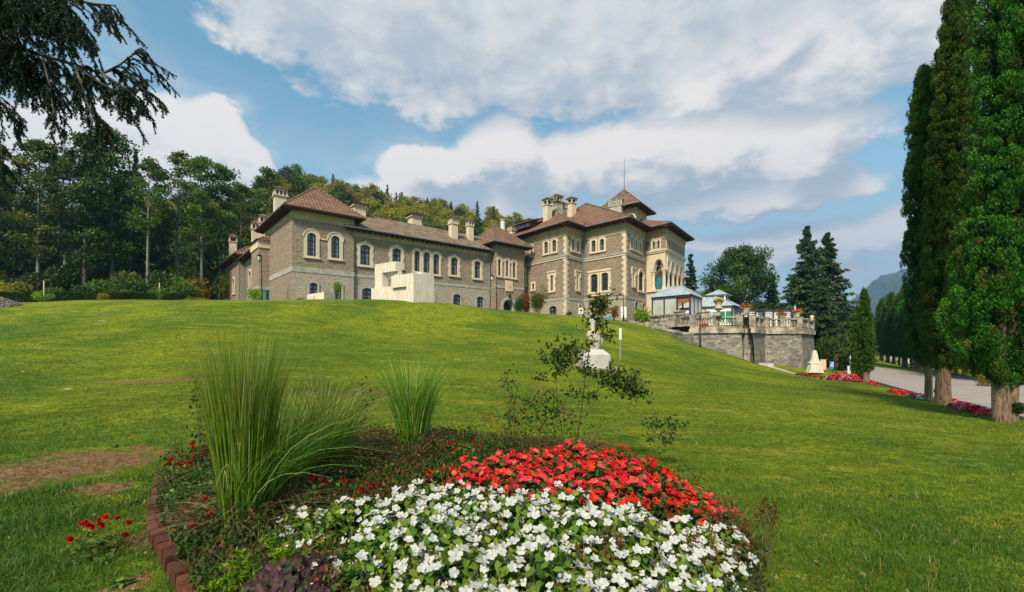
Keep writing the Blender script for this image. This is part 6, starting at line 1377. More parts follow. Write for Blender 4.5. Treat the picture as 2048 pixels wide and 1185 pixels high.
hedge(-60, 245, 46.5, 47, 583, 584.5, 'clipped_hedge', 'long clipped green hedge along the crest at the left'); hedge(236, 362, 49, 49.5, 584.2, 588, 'clipped_hedge', 'shorter clipped hedge section right of the small golden bush')
bush('small_bush', 204, 46, .75, .85, 900, .10, L_YELL, 81, 'small round golden bush in front of the hedge'); bush('small_bush', 405, 50, .75, .75, 900, .10, L_YELL, 82, 'small round brownish bush at the end of the garden wall'); bush('small_bush', 380, 48, .8, .5, 700, .11, L_BEDL, 83, 'low bright green plant right of the hedge end')
bush('small_bush', 88, 44.2, .95, 1.1, 420, .14, L_CHART, 84, 'sparse pale green sapling shrub with a wooden stake at the left hedge'); bush('small_bush', 318, 46, .45, 1.3, 260, .12, L_CHART, 85, 'thin staked sapling with yellow leaves before the short hedge')
for px, y0, y1, Y, lab in ((88, 562, 600, 44.4, 'wooden stake rising out of the sparse pale shrub'), (319, 566, 600, 46.2, 'wooden stake supporting the thin yellow sapling')): post(px, y0, y1 + 6, Y, .06, 'wooden_stake', lab, 'stake', M_TRIM)
bush('yellow_green_shrub', 511, 46.5, .95, 1.55, 1200, .13, L_CHART, 86, 'bright yellow green bush at the foot of the lamp by the corner tower')
bush('small_bush', 602, 47.5, .5, .45, 500, .08, L_HEDGE, 87, 'tiny clipped dark bush before the corner tower wall')
# young tree in front of the tower window
x, y = xy(674.5, 46); o = empty('young_tree', (x, y, gz(x, y) - .1), 'thin young tree with a yellow green tuft before the tower window', 'tree'); mb = MB(); H = zat(563, 46) - gz(x, y); mb.tube([(0, 0, 0), (.05, 0, H * .5), (0, 0, H)], [.05, .04, .015], 6); mb.build('trunk', M_STEM, o)
b1 = bush_mesh(.55, 1.5, 420, .14, L_CHART, 88, o, 'crown'); b1.location = (0, 0, H - 1.3)
# reddish shrubs by the gateway
bush('autumn_shrub', 1052, 59, 1.35, 3.3, 2400, .17, L_RED, 91, 'rusty red and green shrub beside the castle gateway', zz=gz(*xy(1052, 59)) - .1); bush('autumn_shrub', 1078, 59.5, 1.3, 3.5, 2600, .17, L_BROAD, 92, 'green and gold shrub beside the rusty one near the gateway'); bush('autumn_shrub', 1038, 58.5, .8, 2.0, 1400, .16, L_DARK, 95, 'low dark green shrub at the left of the rusty shrub')
bush('small_bush', 1138.5, 57.5, .5, .55, 600, .08, L_HEDGE, 93, 'clipped dark dome bush at the palace corner')
bush('dark_shrub', 1203, 57, 1.0, 3.2, 2400, .16, L_DARK, 94, 'tall dark green shrub against the palace wall'); bush('autumn_shrub', 1228, 57.5, 1.0, 2.2, 700, .16, L_RED, 96, 'sparse reddish shrub between the dark shrub and the white panel')
bush('sumac_shrub', 1283, 60.2, 1.5, 2.9, 900, .26, L_CHART, 97, 'light yellow green shrub at the head of the stair balustrade'); bush('small_bush', 1375, 53, .5, .9, 500, .1, L_DARK, 98, 'small dark plant behind the balustrade pier')
# trees behind the terrace
b = broad_proto('maple_tree', 21, .5, .14, 6.2, 34, 42000, .36, 2.2, L_DARK, M_BARK, 101, 'large round dark green maple behind the terrace pavilions', flatz=.75); x, y = xy(1477, 95); b.location = (x, y, zat(500, 95) - 20.7); b.rotation_euler = (0, 0, 1)
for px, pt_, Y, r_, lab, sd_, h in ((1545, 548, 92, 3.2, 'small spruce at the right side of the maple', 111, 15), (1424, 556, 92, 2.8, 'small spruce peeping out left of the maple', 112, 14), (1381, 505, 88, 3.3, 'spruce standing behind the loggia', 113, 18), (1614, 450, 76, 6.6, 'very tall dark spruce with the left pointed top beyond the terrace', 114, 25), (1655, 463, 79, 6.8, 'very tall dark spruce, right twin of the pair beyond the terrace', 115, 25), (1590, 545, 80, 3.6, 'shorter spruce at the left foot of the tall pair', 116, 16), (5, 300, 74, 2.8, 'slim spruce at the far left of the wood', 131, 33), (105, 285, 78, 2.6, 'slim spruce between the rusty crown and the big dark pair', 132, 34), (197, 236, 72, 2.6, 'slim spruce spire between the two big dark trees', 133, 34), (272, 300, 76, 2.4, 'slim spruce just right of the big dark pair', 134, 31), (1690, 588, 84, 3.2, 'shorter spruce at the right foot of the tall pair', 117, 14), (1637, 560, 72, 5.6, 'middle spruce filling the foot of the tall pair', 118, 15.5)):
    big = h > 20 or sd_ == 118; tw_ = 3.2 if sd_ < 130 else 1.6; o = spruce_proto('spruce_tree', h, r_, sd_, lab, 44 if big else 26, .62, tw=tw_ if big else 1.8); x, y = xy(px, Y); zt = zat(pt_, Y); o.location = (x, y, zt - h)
bush('woodland_shrub', 1420, 96, 4, 5, 3000, .35, L_BROAD, 121, 'yellow green bush behind the pavilions under the maple', zz=8.5)
for px, Y, h, r_, k, lab in ((1700, 60, 3, 2, 0, 'dark shrub beside the far ramp of the avenue'), (1655, 66, 4.5, 3.5, 0, 'dark thicket under the tall spruces'), (1690, 100, 8, 6, 0, 'dark tree mass closing the far end of the avenue'), (1712, 110, 9, 6, 1, 'green trees beyond the far end of the avenue'), (1745, 120, 9, 7, 1, 'green trees far behind the thuja row'), (1675, 92, 6, 4.5, 0, 'dark shrub where the ramp disappears')):
    bush('woodland_shrub', px, Y, r_, h, 5000, .3 + .03 * (Y > 80), [L_DARK, L_BROAD][k], int(px), lab, zz=None)
# ---- overhanging spruce bough at the top left (its trunk stands outside the frame)
def bough():
    rg = np.random.default_rng(31); base = (-12.5, 4.2); o = empty('overhanging_spruce', (base[0], base[1], gz(*base) - .2), 'dark spruce whose boughs hang into the upper left of the view', 'tree'); L0 = Vector(o.location)
    mb = MB(); mb.tube([(0, 0, 0), (0, 0, 4), (0, 0, 11)], [.32, .27, .12], 12); mb.build('trunk', M_BARK, o)
    limbs = [([(-210, 40), (-60, 60), (0, 82), (75, 108), (150, 130), (205, 148), (240, 130), (282, 96)], 6.2, .045, 1.1), ([(-210, -60), (-20, -30), (110, -5), (190, 8), (232, 12)], 6.6, .04, .95), ([(-210, 20), (-80, 20), (20, 30), (110, 45), (165, 60)], 7.2, .035, 1.), ([(-210, 130), (-90, 150), (-20, 180), (12, 215)], 6.8, .03, 1.05), ([(-210, 60), (-60, 70), (40, 100), (100, 165)], 6.9, .025, 1.5), ([(-210, 0), (-60, 5), (30, 20), (130, 30)], 6.4, .025, 1.5), ([(-210, -40), (-60, 10), (0, 60), (50, 150)], 7.4, .025, 1.5), ([(-210, -120), (-60, -60), (60, -25), (150, 10)], 5.8, .03, 1.1),
             ([(84, 112), (98, 165), (106, 215), (112, 262)], 6.2, .014, .6), ([(150, 132), (190, 160), (235, 185), (270, 190), (290, 168)], 6.3, .022, .9), ([(150, 132), (165, 180), (185, 235), (180, 262)], 6.1, .018, .8), ([(205, 148), (240, 170), (268, 192), (280, 172)], 6.0, .018, .8), ([(-120, 150), (-30, 230), (2, 290), (6, 340)], 7.4, .02, .5)]
    bm_ = MB(); C = []; D = []; tw = MB()
    def twig(p, d, L, dens, hang):
        k = 6; pts_ = [p]; v = d.normalized()
        for i in range(k): v = (v + Vector((rg.normal() * .16, rg.normal() * .16, -hang * .22))).normalized(); pts_.append(pts_[-1] + v * L / k)
        tw.tube(pts_, [.0045] + [.003] * (k - 1) + [.001], 3, cap=False)
        n = int(L * dens); s_ = rg.random(n) * k
        for q in s_:
            i = min(int(q), k - 1); c = pts_[i].lerp(pts_[i + 1], q - i); ax = (pts_[i + 1] - pts_[i]).normalized(); a = rg.normal(size=3); a = Vector(a); a = (a - ax * a.dot(ax)).normalized(); dd = (a * .8 + ax * .7).normalized()
            C.append(tuple(c + dd * .012)); D.append(tuple(dd))
        return pts_
    for path, Y, r_, dn in limbs:
        P = [at(px, py, Y + (i * .12 if len(path) > 5 else -i * .05)) - L0 for i, (px, py) in enumerate(path)]
        if path[0][0] < -150: P = [Vector((.1, 0, P[0].z - .4))] + P; path = [(-900, 0)] + path
        bm_.tube(P, [r_ * (1 - .8 * i / (len(P) - 1)) for i in range(len(P))], 7)
        tot = sum((P[i + 1] - P[i]).length for i in range(len(P) - 1))
        for i in range(len(P) - 1):
            seg = P[i + 1] - P[i]; vis = path[i + 1][0] > -60
            if not vis: continue
            nb = int(seg.length * 24 * dn)
            for j in range(nb):
                p = P[i] + seg * rg.random(); s_ = -1 if rg.random() < .5 else 1; side = Vector((-seg.y, seg.x, 0)); side = side.normalized() if side.length > .02 else Vector((1, 0, 0))
                d = seg.normalized() * (.5 + .5 * rg.random()) + side * s_ * rg.random() * 1.2 + Vector((0, 0, .1 - .9 * rg.random() * dn)); L = (.22 + .40 * rg.random()) * (.7 + .5 * dn) * (1 if r_ > .016 else .6)
                q = twig(p, d, L, 210, .5 + .9 * rg.random())
                for m_ in range(int(L * 12)):
                    i2 = 1 + int(rg.random() * 5); d2 = (q[i2] - q[i2 - 1]).normalized() + Vector((rg.normal() * .5, rg.normal() * .5, -.25)); twig(q[i2], d2, .07 + .12 * rg.random(), 230, .6)
    bm_.build('boughs', M_BARK, o, smooth=True); tw.build('twigs', M_BARK, o); C = np.array(C); D = np.array(D); print('needles', len(C)); quads_mesh('needles', leaf_quads(C, .042, .30, D=D, rg=rg), L_NEAR, o)
bough()
# ================================================================ flower bed in the foreground
BED = [(-1.35, 1.85), (-1.74, 2.43), (-2.4, 3.08), (-2.95, 3.6), (-3.35, 4.1), (-4.0, 5.0), (-4.3, 5.8), (-3.9, 6.6), (-3.2, 6.95), (-2.3, 7.05), (-1., 6.95), (.1, 6.65), (.95, 6.15), (1.45, 5.2), (1.85, 4.2), (1.78, 3.2), (1.42, 2.4), (1.1, 1.9), (.4, 1.6), (-.7, 1.55)]
BEDA = np.array(BED)
def inpoly(x, y, P):
    x = np.asarray(x); y = np.asarray(y); c = np.zeros(x.shape, bool); n = len(P)
    for i in range(n):
        x0, y0 = P[i]; x1, y1 = P[(i + 1) % n]; m_ = ((y0 > y) != (y1 > y)) & (x < (x1 - x0) * (y - y0) / (y1 - y0 + 1e-12) + x0); c ^= m_
    return c
def smooth_loop(P, k=8):
    out = []; n = len(P); P = [np.array(p) for p in P]
    for i in range(n):
        a, b_, c, d = P[i - 1], P[i], P[(i + 1) % n], P[(i + 2) % n]
        for j in range(k):
            t = j / k; out.append(.5 * ((2 * b_) + (c - a) * t + (2 * a - 5 * b_ + 4 * c - d) * t * t + (3 * b_ - a - 3 * c + d) * t ** 3))
    return np.array(out)
LOOP = smooth_loop(BED); BC = np.array([-.9, 4.2])
def bed_z(x, y):
    d = np.min(np.hypot(LOOP[None, :, 0] - np.atleast_1d(x)[:, None], LOOP[None, :, 1] - np.atleast_1d(y)[:, None]), 1)
    return gz_arr(np.atleast_1d(x), np.atleast_1d(y)) + .05 + .16 * np.clip(d / 1.2, 0, 1)
mb = MB(); N = len(LOOP); rings_ = []
for f_ in (0, .12, .3, .5, .7, .87): q = LOOP + (BC - LOOP) * f_; rings_.append(np.column_stack([q, bed_z(q[:, 0], q[:, 1])]))
for a, b_ in zip(rings_[:-1], rings_[1:]):
    for i in range(N): j = (i + 1) % N; mb.face([tuple(a[i]), tuple(a[j]), tuple(b_[j]), tuple(b_[i])])
mb.face([tuple(p) for p in rings_[-1]])
tag(mb.build('soil', plain('dark_bed_soil', (.045, .03, .02), .95, .5, 8, c2=(.085, .05, .03), bmp=1.), smooth=True), kind='structure')
# edging of square reddish timbers, each one a thing
def woodm():
    m, nt, b = newmat('stained_red_timber'); co = coords(nt); oi = nt.nodes.new('ShaderNodeObjectInfo'); s = nt.nodes.new('ShaderNodeMapping'); s.inputs['Scale'].default_value = (60, 60, 8); nt.links.new(co, s.inputs[0])
    n = noise(nt, s.outputs[0], 1.5, 4, .6); n2 = noise(nt, co, 25, 4, .6); col = mixc(nt, n, (.06, .015, .008), (.165, .045, .022)); col = mixc(nt, mathn(nt, 'MULTIPLY', maprange(nt, n2, .5, .7), .6), col, (.07, .045, .03))
    hs = nt.nodes.new('ShaderNodeHueSaturation'); nt.links.new(col, hs.inputs['Color']); nt.links.new(maprange(nt, oi.outputs['Random'], 0, 1, .7, 1.3, False), hs.inputs['Value']); nt.links.new(hs.outputs[0], b.inputs['Base Color']); b.inputs['Roughness'].default_value = .5; bump(nt, b, n, .5, .004); return m
M_EDGE = woodm()
def bevbox(x0, x1, y0, y1, z0, z1, bv, name, mat, parent=None):
    bm = bmesh.new(); r = bmesh.ops.create_cube(bm, size=1)
    for v in bm.verts: v.co = Vector((x0 + (v.co.x + .5) * (x1 - x0), y0 + (v.co.y + .5) * (y1 - y0), z0 + (v.co.z + .5) * (z1 - z0)))
    bmesh.ops.bevel(bm, geom=bm.edges[:], offset=bv, segments=2, affect='EDGES'); me = bpy.data.meshes.new(name); bm.to_mesh(me); bm.free(); me.materials.append(mat); o = bpy.data.objects.new(name, me); COL.objects.link(o)
    if parent: o.parent = parent
    return o
import bmesh
blk0 = bevbox(-.076, .076, -.05, .05, -.2, .125, .007, 'edging_timber', M_EDGE); tag(blk0, 'short square red stained timber of the edging round the flower bed', 'edging timber', 'red timber edging of the flower bed')
cum = np.concatenate([[0], np.cumsum(np.hypot(*np.diff(LOOP, axis=0).T))]); tot = cum[-1]; u = 0.; first = True; rr = np.random.default_rng(3)
i_end = np.argmin(np.hypot(LOOP[:, 0] - 1.25, LOOP[:, 1] - 5.8))
while u < cum[i_end]:
    x, y = np.interp(u, cum, LOOP[:, 0]), np.interp(u, cum, LOOP[:, 1]); x2, y2 = np.interp(u + .05, cum, LOOP[:, 0]), np.interp(u + .05, cum, LOOP[:, 1]); a = math.atan2(y2 - y, x2 - x)
    o = blk0 if first else blk0.copy()
    if not first: COL.objects.link(o)
    first = False; hi = .07 if (y > 6.2 and x > -3.3) else 0.
    o.location = (x, y, gz(x, y) + rr.normal() * .012 + hi); o.rotation_euler = (rr.normal() * .03, rr.normal() * .03, a + rr.normal() * .04); u += .166
def poly_petals(n, r_, k, rg, cup=.25, notch=.0):
    """one blossom: n rounded petals as hexagons"""
    P = []
    for i in range(n):
        a = 2 * math.pi * i / n + rg.normal() * .1; ca, sa = math.cos(a), math.sin(a); w = r_ * .42 * (1 + .18 * rg.normal()); L = r_ * (1 + .17 * rg.normal()); z = rg.normal() * .22 * r_
        loc = [(.04, 0), (.45, -w / r_ * .95), (.86, -w / r_ * .85), (1.0, -.12), (1.0, .12), (.86, w / r_ * .85), (.45, w / r_ * .95)]
        P.append([(ca * l * L - sa * s_ * r_, sa * l * L + ca * s_ * r_, cup * r_ * l * l + z * l) for l, s_ in loc])
    return np.array(P)
def blossom_meshes(mat, r_, cnt, seed, double=1, cup=.2, n=5):
    out = []; rg = np.random.default_rng(seed)
    for i in range(cnt):
        Q = [poly_petals(n, r_ * (1 - .25 * j), 7, rg, cup + .5 * j) + np.array([rg.normal() * .1 * r_ * (double > 1), rg.normal() * .1 * r_ * (double > 1), .15 * r_ * j]) for j in range(double)]
        o = quads_mesh('blossom', np.concatenate(Q), mat); out.append(o.data); bpy.data.objects.remove(o)
    return out
BM_W = blossom_meshes(P_WHITE, .0240, 6, 1); BM_R = blossom_meshes(P_RED, .027, 4, 2); BM_C = blossom_meshes(P_CORAL, .027, 4, 3); BM_D = blossom_meshes(P_DKRED, .026, 3, 4, 3, .5, 6)
def leaves_dome(n, r_, h, size, rg, low=0.):
    d = unit(rg.normal(size=(n, 3))); d[:, 2] = np.abs(d[:, 2]); s_ = rg.random((n, 1)) ** .35; C = d * s_ * np.array([r_, r_, h]) + np.array([0, 0, low])
    # leaf blades lie roughly outwards and level, six-cornered and folded along the midrib
    ax = unit(np.stack([d[:, 0], d[:, 1], .25 * rg.normal(size=n)], 1) + rg.normal(size=(n, 3)) * .45); side = unit(np.cross(ax, np.array([0, 0, 1.]) + rg.normal(size=(n, 3)) * .35)); up = np.cross(side, ax)
    L = (size * (.7 + .6 * rg.random(n)))[:, None]; W = L * .30
    P = np.stack([C - ax * L * .5, C - ax * L * .18 + side * W + up * W * .3, C + ax * L * .2 + side * W * .8 + up * W * .25, C + ax * L * .55 - up * L * .08, C + ax * L * .2 - side * W * .8 + up * W * .25, C - ax * L * .18 - side * W + up * W * .3], 1)
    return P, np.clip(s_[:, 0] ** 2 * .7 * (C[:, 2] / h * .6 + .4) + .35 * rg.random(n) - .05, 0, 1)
def impatiens(label, meshes, seed, nb, r_=.2, h=.30, group=None, lmat=None):
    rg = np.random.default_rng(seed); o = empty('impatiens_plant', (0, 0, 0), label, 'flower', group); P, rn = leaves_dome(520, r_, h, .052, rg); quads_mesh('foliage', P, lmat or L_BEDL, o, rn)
    mb = MB()
    for k in range(7): a = k * .9; mb.tube([(0, 0, -.03), (math.cos(a) * r_ * .4, math.sin(a) * r_ * .4, h * .5), (math.cos(a) * r_ * .75, math.sin(a) * r_ * .75, h * .85)], [.007, .006, .003], 5)
    mb.build('stems', M_STEM, o)
    for i in range(nb):
        ph = 2.4 * i + rg.random(); q = math.sqrt(rg.random()) * .98; th = q * 1.3; d = Vector((math.cos(ph) * math.sin(th), math.sin(ph) * math.sin(th), math.cos(th)))
        b_ = bpy.data.objects.new('blossom', meshes[int(rg.random() * len(meshes))]); COL.objects.link(b_); b_.parent = o; b_.location = (d.x * r_ * 1.04, d.y * r_ * 1.04, d.z * h * 1.04 + .015)
        nd = (d + Vector((rg.normal() * .35, -.45 + rg.normal() * .35, .25))).normalized(); b_.rotation_euler = nd.to_track_quat('Z', 'Y').to_euler(); s_ = .7 + .6 * rg.random(); b_.scale = (s_, s_ * (.8 + .3 * rg.random()), s_)
    return o
REDP = [(-.5, 3.5), (-.55, 4.1), (.2, 4.75), (.7, 5.15), (1.2, 4.95), (1.52, 4.3), (1.68, 3.7), (1.6, 3.05), (1.2, 3.15), (.3, 3.3)]
WHIP = [(-1.3, 3.35), (-.5, 3.38), (.3, 3.2), (1.2, 3.08), (1.48, 2.95), (1.1, 2.35), (.8, 1.85), (.4, 1.72), (-.32, 1.72), (-.5, 2.2), (-1.0, 2.8)]
WHIS = [(-1.75, 3.5), (-1.3, 3.35), (-1.0, 2.8), (-.5, 2.2), (-.85, 2.2), (-1.35, 2.8)]
def hexfill(poly, st, rg, jit=.25):
    P = np.array(poly); out = []; j = 0
    y = P[:, 1].min()
    while y < P[:, 1].max():
        x = P[:, 0].min() + (st / 2 if j % 2 else 0)
        while x < P[:, 0].max():
            a, b_ = x + rg.normal() * st * jit * .5, y + rg.normal() * st * jit * .5
            if inpoly(np.array([a]), np.array([b_]), poly)[0]: out.append((a, b_))
            x += st
        y += st * .87; j += 1
    return out
rr = np.random.default_rng(21)
gW, gR = 'white impatiens plants at the front of the bed', 'red and coral impatiens plants behind the white ones'
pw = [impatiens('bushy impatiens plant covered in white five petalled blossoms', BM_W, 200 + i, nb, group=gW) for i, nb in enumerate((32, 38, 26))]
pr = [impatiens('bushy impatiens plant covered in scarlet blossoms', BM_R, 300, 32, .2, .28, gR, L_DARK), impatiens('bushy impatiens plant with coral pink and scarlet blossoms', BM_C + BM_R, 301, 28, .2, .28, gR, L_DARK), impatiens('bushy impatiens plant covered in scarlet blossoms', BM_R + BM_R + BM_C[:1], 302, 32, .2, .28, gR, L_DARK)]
cnt_p = 0
def plant_all(poly, protos_, st, hs):
    global cnt_p; used = set()
    for x, y in hexfill(poly, st, rr):
        k = int(rr.random() * len(protos_)); s_ = .9 + .3 * rr.random(); z = float(bed_z(x, y)[0]) + hs(x, y)
        o = protos_[k] if k not in used else copy_tree(protos_[k]); used.add(k); o.location = (x, y, z); o.rotation_euler = (0, 0, rr.normal() * .5); o.scale = (s_, s_, s_ * (.9 + .2 * rr.random())); cnt_p += 1
plant_all(WHIP, pw, .225, lambda x, y: 0. - .06 * (x < -.8)); 
ps_ = [impatiens('thin impatiens plant with a handful of white blossoms', BM_W, 210 + i, nb, .19, .27, 'sparse white impatiens at the left of the dense ones') for i, nb in enumerate((13, 17, 9))]
plant_all(WHIS, ps_, .27, lambda x, y: -.04); plant_all(REDP, pr, .25, lambda x, y: 0.)
print('impatiens', cnt_p)
for i, (px, py) in enumerate([(1530, 905 + 900)]): pass
# ribbons for ornamental grass
def blades(n, h, r0, spread, arch, width, seed, bias=(0, 0), seg=7, hv=.35):
    rg = np.random.default_rng(seed); a = rg.random(n) * 6.283; q = r0 * np.sqrt(rg.random(n)); B = np.stack([q * np.cos(a), q * np.sin(a), np.zeros(n)], 1)
    H = h * (1 - hv * rg.random(n) ** 1.5); lean = spread * (rg.random(n) ** .8); dirx = np.cos(a + rg.normal(size=n) * .5) + bias[0]; diry = np.sin(a + rg.normal(size=n) * .5) + bias[1]; dn = np.hypot(dirx, diry) + 1e-6; dirx, diry = dirx / dn, diry / dn
    ac = arch * (.3 + rg.random(n)); T = np.linspace(0, 1, seg + 1); pts_ = []
    for t in T:
        out = lean * t * H + ac * H * t ** 2.6; z = H * (t - (ac * .55) * t ** 3.2 - .15 * lean * t * t); pts_.append(B + np.stack([dirx * out, diry * out, z], 1))
    P = []; sd = np.stack([-diry, dirx, np.zeros(n)], 1); sd = unit(sd + rg.normal(size=(n, 3)) * .5)
    for i in range(seg):
        w0 = width * (1 - T[i] ** 2 * .9) * .5; w1 = width * (1 - T[i + 1] ** 2 * .9) * .5; P.append(np.stack([pts_[i] - sd * w0, pts_[i] + sd * w0, pts_[i + 1] + sd * w1, pts_[i + 1] - sd * w1], 1))
    rn = np.tile(rg.random(n), seg) * .8 + np.repeat(np.linspace(0, .22, seg), n); dry = np.tile(rg.random(n) < .09, seg); rn = np.where(dry, 1., np.clip(rn, 0, .93)); return np.concatenate(P), rn
L_DRY = leafmat('dry_straw', [(0, (.08, .05, .02)), (.5, (.20, .14, .06)), (1, (.34, .27, .13))], .2)
def orn(px, py, n, h, r0, spread, arch, width, seed, label, bias=(0, 0), extra=None, dry=0.):
    Y = (EYE - .12) * F / (py - HY); x, y = xy(px, Y); o = empty('ornamental_grass', (x, y, float(bed_z(x, y)[0]) - .03), label, 'ornamental grass'); P, rn = blades(n, h, r0, spread, arch, width, seed, bias)
    if dry: rg = np.random.default_rng(seed); rn = np.clip(rn + dry * np.tile(rg.random(n), 7), 0, 1)
    quads_mesh('blades', P, L_ORN, o, rn)
    P, rn = blades(260, .55, r0 * 1.15, .7, .8, width * .8, seed + 50); quads_mesh('dry_base', P, L_DRY, o, rn)
    if extra: P, rn = blades(*extra); quads_mesh('arching_blades', P, L_ORN, o, np.clip(rn, 0, 1))
    return o
orn(487, 1065, 1150, 1.72, .15, .105, .09, .0075, 1, 'tallest clump of upright green ornamental grass in the flower bed', (.1, 0), (150, 1.30, .15, .30, .6, .007, 2, (1.3, .1)))
orn(560, 1020, 420, 1.35, .16, .32, .35, .008, 5, 'arching green grass clump just right of the tallest one', (.35, 0))
orn(645, 965, 520, 1.35, .2, .30, .38, .009, 3, 'looser clump with golden and dry blades behind the tallest grass', (.1, 0), (80, 1.2, .2, .4, .7, .008, 6, (.9, 0)), .18)
orn(825, 925, 950, 1.42, .15, .17, .22, .0085, 4, 'dark green grass clump standing before the red timber back edging')
# ground cover between the plants of the bed
rg = np.random.default_rng(14); n = 100000; bx = rg.uniform(-4.4, 2.2, n); by = rg.uniform(1.5, 7.1, n); ok = inpoly(bx, by, LOOP) & ~inpoly(bx, by, [(a, b_ - .1) for a, b_ in WHIP]) & ~inpoly(bx, by, REDP); bx, by = bx[ok], by[ok]
hh = (.04 + .30 * rg.random(len(bx)) ** 1.6) * (.5 + .5 * np.sin(bx * 3.1 + 1.7 * np.sin(by * 2.3)) ** 2 + .15) * np.where(by > 5.5, .8, 1.); C = np.stack([bx, by, bed_z(bx, by) + hh], 1)
kk = rg.random(len(C)); thr = .34 + .2 * np.sin(bx * 2 + by)
o = quads_mesh('ground_cover', leaf_quads(C[kk > thr], .034, .6, rg=rg), L_DARK, None, np.clip(rg.random((kk > thr).sum()) * .75, 0, 1)); tag(o, kind='stuff')
o = quads_mesh('withered_leaves', leaf_quads(C[kk <= thr], .034, .5, rg=rg), L_RED, None); tag(o, kind='stuff')
n = 5200; P, rn = blades(n, .30, .01, .5, .5, .004, 77, seg=4); xx = rg.uniform(-4.3, 1.9, n); yy = rg.uniform(1.7, 7, n); ok = inpoly(xx, yy, LOOP) & ~inpoly(xx, yy, WHIP) & ~inpoly(xx, yy, REDP); off = np.stack([xx, yy, bed_z(xx, yy)], 1); off4 = np.tile(off, (4, 1)); okk = np.tile(ok, 4); sc_ = np.tile(.4 + rg.random(n), 4)[:, None, None]
o = quads_mesh('wild_stems', (P * sc_ + off4[:, None, :])[okk], L_CHART, None, np.clip(rn * .6, 0, 1)[okk]); tag(o, kind='stuff')
# bushy low plants and the odd roses
def low_plant(px, py, r_, h, n, size, mat, seed, label, cat, name='low_plant', bl=None, nb=0, zoff=0., Y=None, onbed=True):
    Y = Y or (EYE - .18) * F / (py - HY); x, y = xy(px, Y); z = float(bed_z(x, y)[0]) if onbed else gz(x, y); o = empty(name, (x, y, z + zoff - .02), label, cat); rg = np.random.default_rng(seed); P, rn = leaves_dome(n, r_, h, size, rg); quads_mesh('foliage', P, mat, o, rn)
    for i in range(nb):
        a = rg.random() * 6.28; q = r_ * (.3 + .7 * rg.random()); b_ = bpy.data.objects.new('blossom', bl[i % len(bl)]); COL.objects.link(b_); b_.parent = o; b_.location = (q * math.cos(a), q * math.sin(a), h * (1.12 - .5 * (q / r_) ** 2) + .03 * rg.random()); b_.rotation_euler = (rg.normal() * .5 + .5, rg.normal() * .5, 0)
    return o
rs = 'red roses scattered in the left half of the bed'
for i, (px, py, nb, lab) in enumerate([(352, 950, 12, 'dense cluster of dark red roses at the left edge inside the timbers'), (395, 925, 9, 'dark red roses half hidden by the tallest grass clump'), (460, 1020, 4, 'single spray of red roses in front of the tallest grass'), (405, 1060, 3, 'few orange red roses by the leaning timbers'), (650, 1015, 5, 'red roses beside the leftmost white blossoms'), (570, 950, 4, 'small red roses under the arching grass'),
                                       (735, 1055, 4, 'red roses among the scattered white blossoms'), (860, 1010, 4, 'dark red roses poking through the upper left white blossoms'), (925, 930, 6, 'red roses just left of the scarlet impatiens mound'), (700, 905, 4, 'small red flowers before the red back timbers'), (880, 900, 4, 'red flowers right of the dark green grass clump')]):
    low_plant(px, py, .17 + .03 * (i % 3), .26 + .04 * (i % 2), 260, .045, L_DARK if i % 2 else L_BEDL, 400 + i, lab, 'rose', 'rose_plant', BM_D, nb)['group'] = rs
gl = 'low leafy plants between the timbers and the ornamental grass'
for i in range(64):
    rq = np.random.default_rng(900 + i); a_ = rq.uniform(0, 1)
    while True:
        xx_, yy_ = rq.uniform(-4.1, -.6), rq.uniform(2.2, 6.6)
        if inpoly(np.array([xx_]), np.array([yy_]), LOOP)[0] and not inpoly(np.array([xx_]), np.array([yy_]), WHIP)[0]: break
    o = empty('low_plant', (xx_, yy_, float(bed_z(xx_, yy_)[0]) - .03), 'low bushy leafy plant filling the left half of the flower bed', 'plant', gl); P, rn = leaves_dome(230, .19, .20 + .14 * rq.random(), .042, rq); quads_mesh('foliage', P, [L_DARK, L_BEDL, L_DARK, L_RED, L_BEDL][i % 5], o, rn * .8)
low_plant(198, 1060, .2, .24, 160, .045, L_BEDL, 430, 'loose spray of red roses lying in the grass outside the bed', 'rose', 'rose_plant', BM_D, 11, onbed=False)
for px, py, r_, lab, sd_ in ((905, 975, .24, 'small bluish green hosta with broad leaves behind the white blossoms', 440),): low_plant(px, py, r_, .2, 70, .16, L_BEDL, sd_, lab, 'hosta', 'hosta_plant')
def feathery(px, py, r_, h, n, seed, label, sz=.05, mat=None):
    Y = (EYE - .15) * F / (py - HY); x, y = xy(px, Y); o = empty('feathery_plant', (x, y, float(bed_z(x, y)[0]) - .02), label, 'plant'); rg = np.random.default_rng(seed); nf = 60; C = []; D = []
    for k in range(nf):
        a = rg.random() * 6.28; e = .15 + .9 * rg.random(); dr = np.array([math.cos(a) * e, math.sin(a) * e, .65]); dr /= np.linalg.norm(dr); L = (r_ * .55 + .6 * r_ * rg.random()) * (1.15 if e > .6 else 1.); m_ = n // nf; s_ = rg.random(m_) ** .7
        p = dr[None] * (s_ * L)[:, None] * np.array([1, 1, h / r_ * 1.1]) - np.array([0, 0, .25 * L]) * (s_ ** 2)[:, None]; C.append(p + rg.normal(size=(m_, 3)) * .012); D.append(unit(dr[None] + rg.normal(size=(m_, 3)) * .55))
    quads_mesh('foliage', leaf_quads(np.concatenate(C), sz, .22, D=np.concatenate(D), rg=rg), mat or L_CHART, o); return o
feathery(560, 1150, .42, .34, 5200, 451, 'bright lime green feathery conifer at the bottom behind the purple leaves'); feathery(455, 1185, .25, .2, 1500, 452, 'small lime green feathery tuft between timbers and purple leaves')
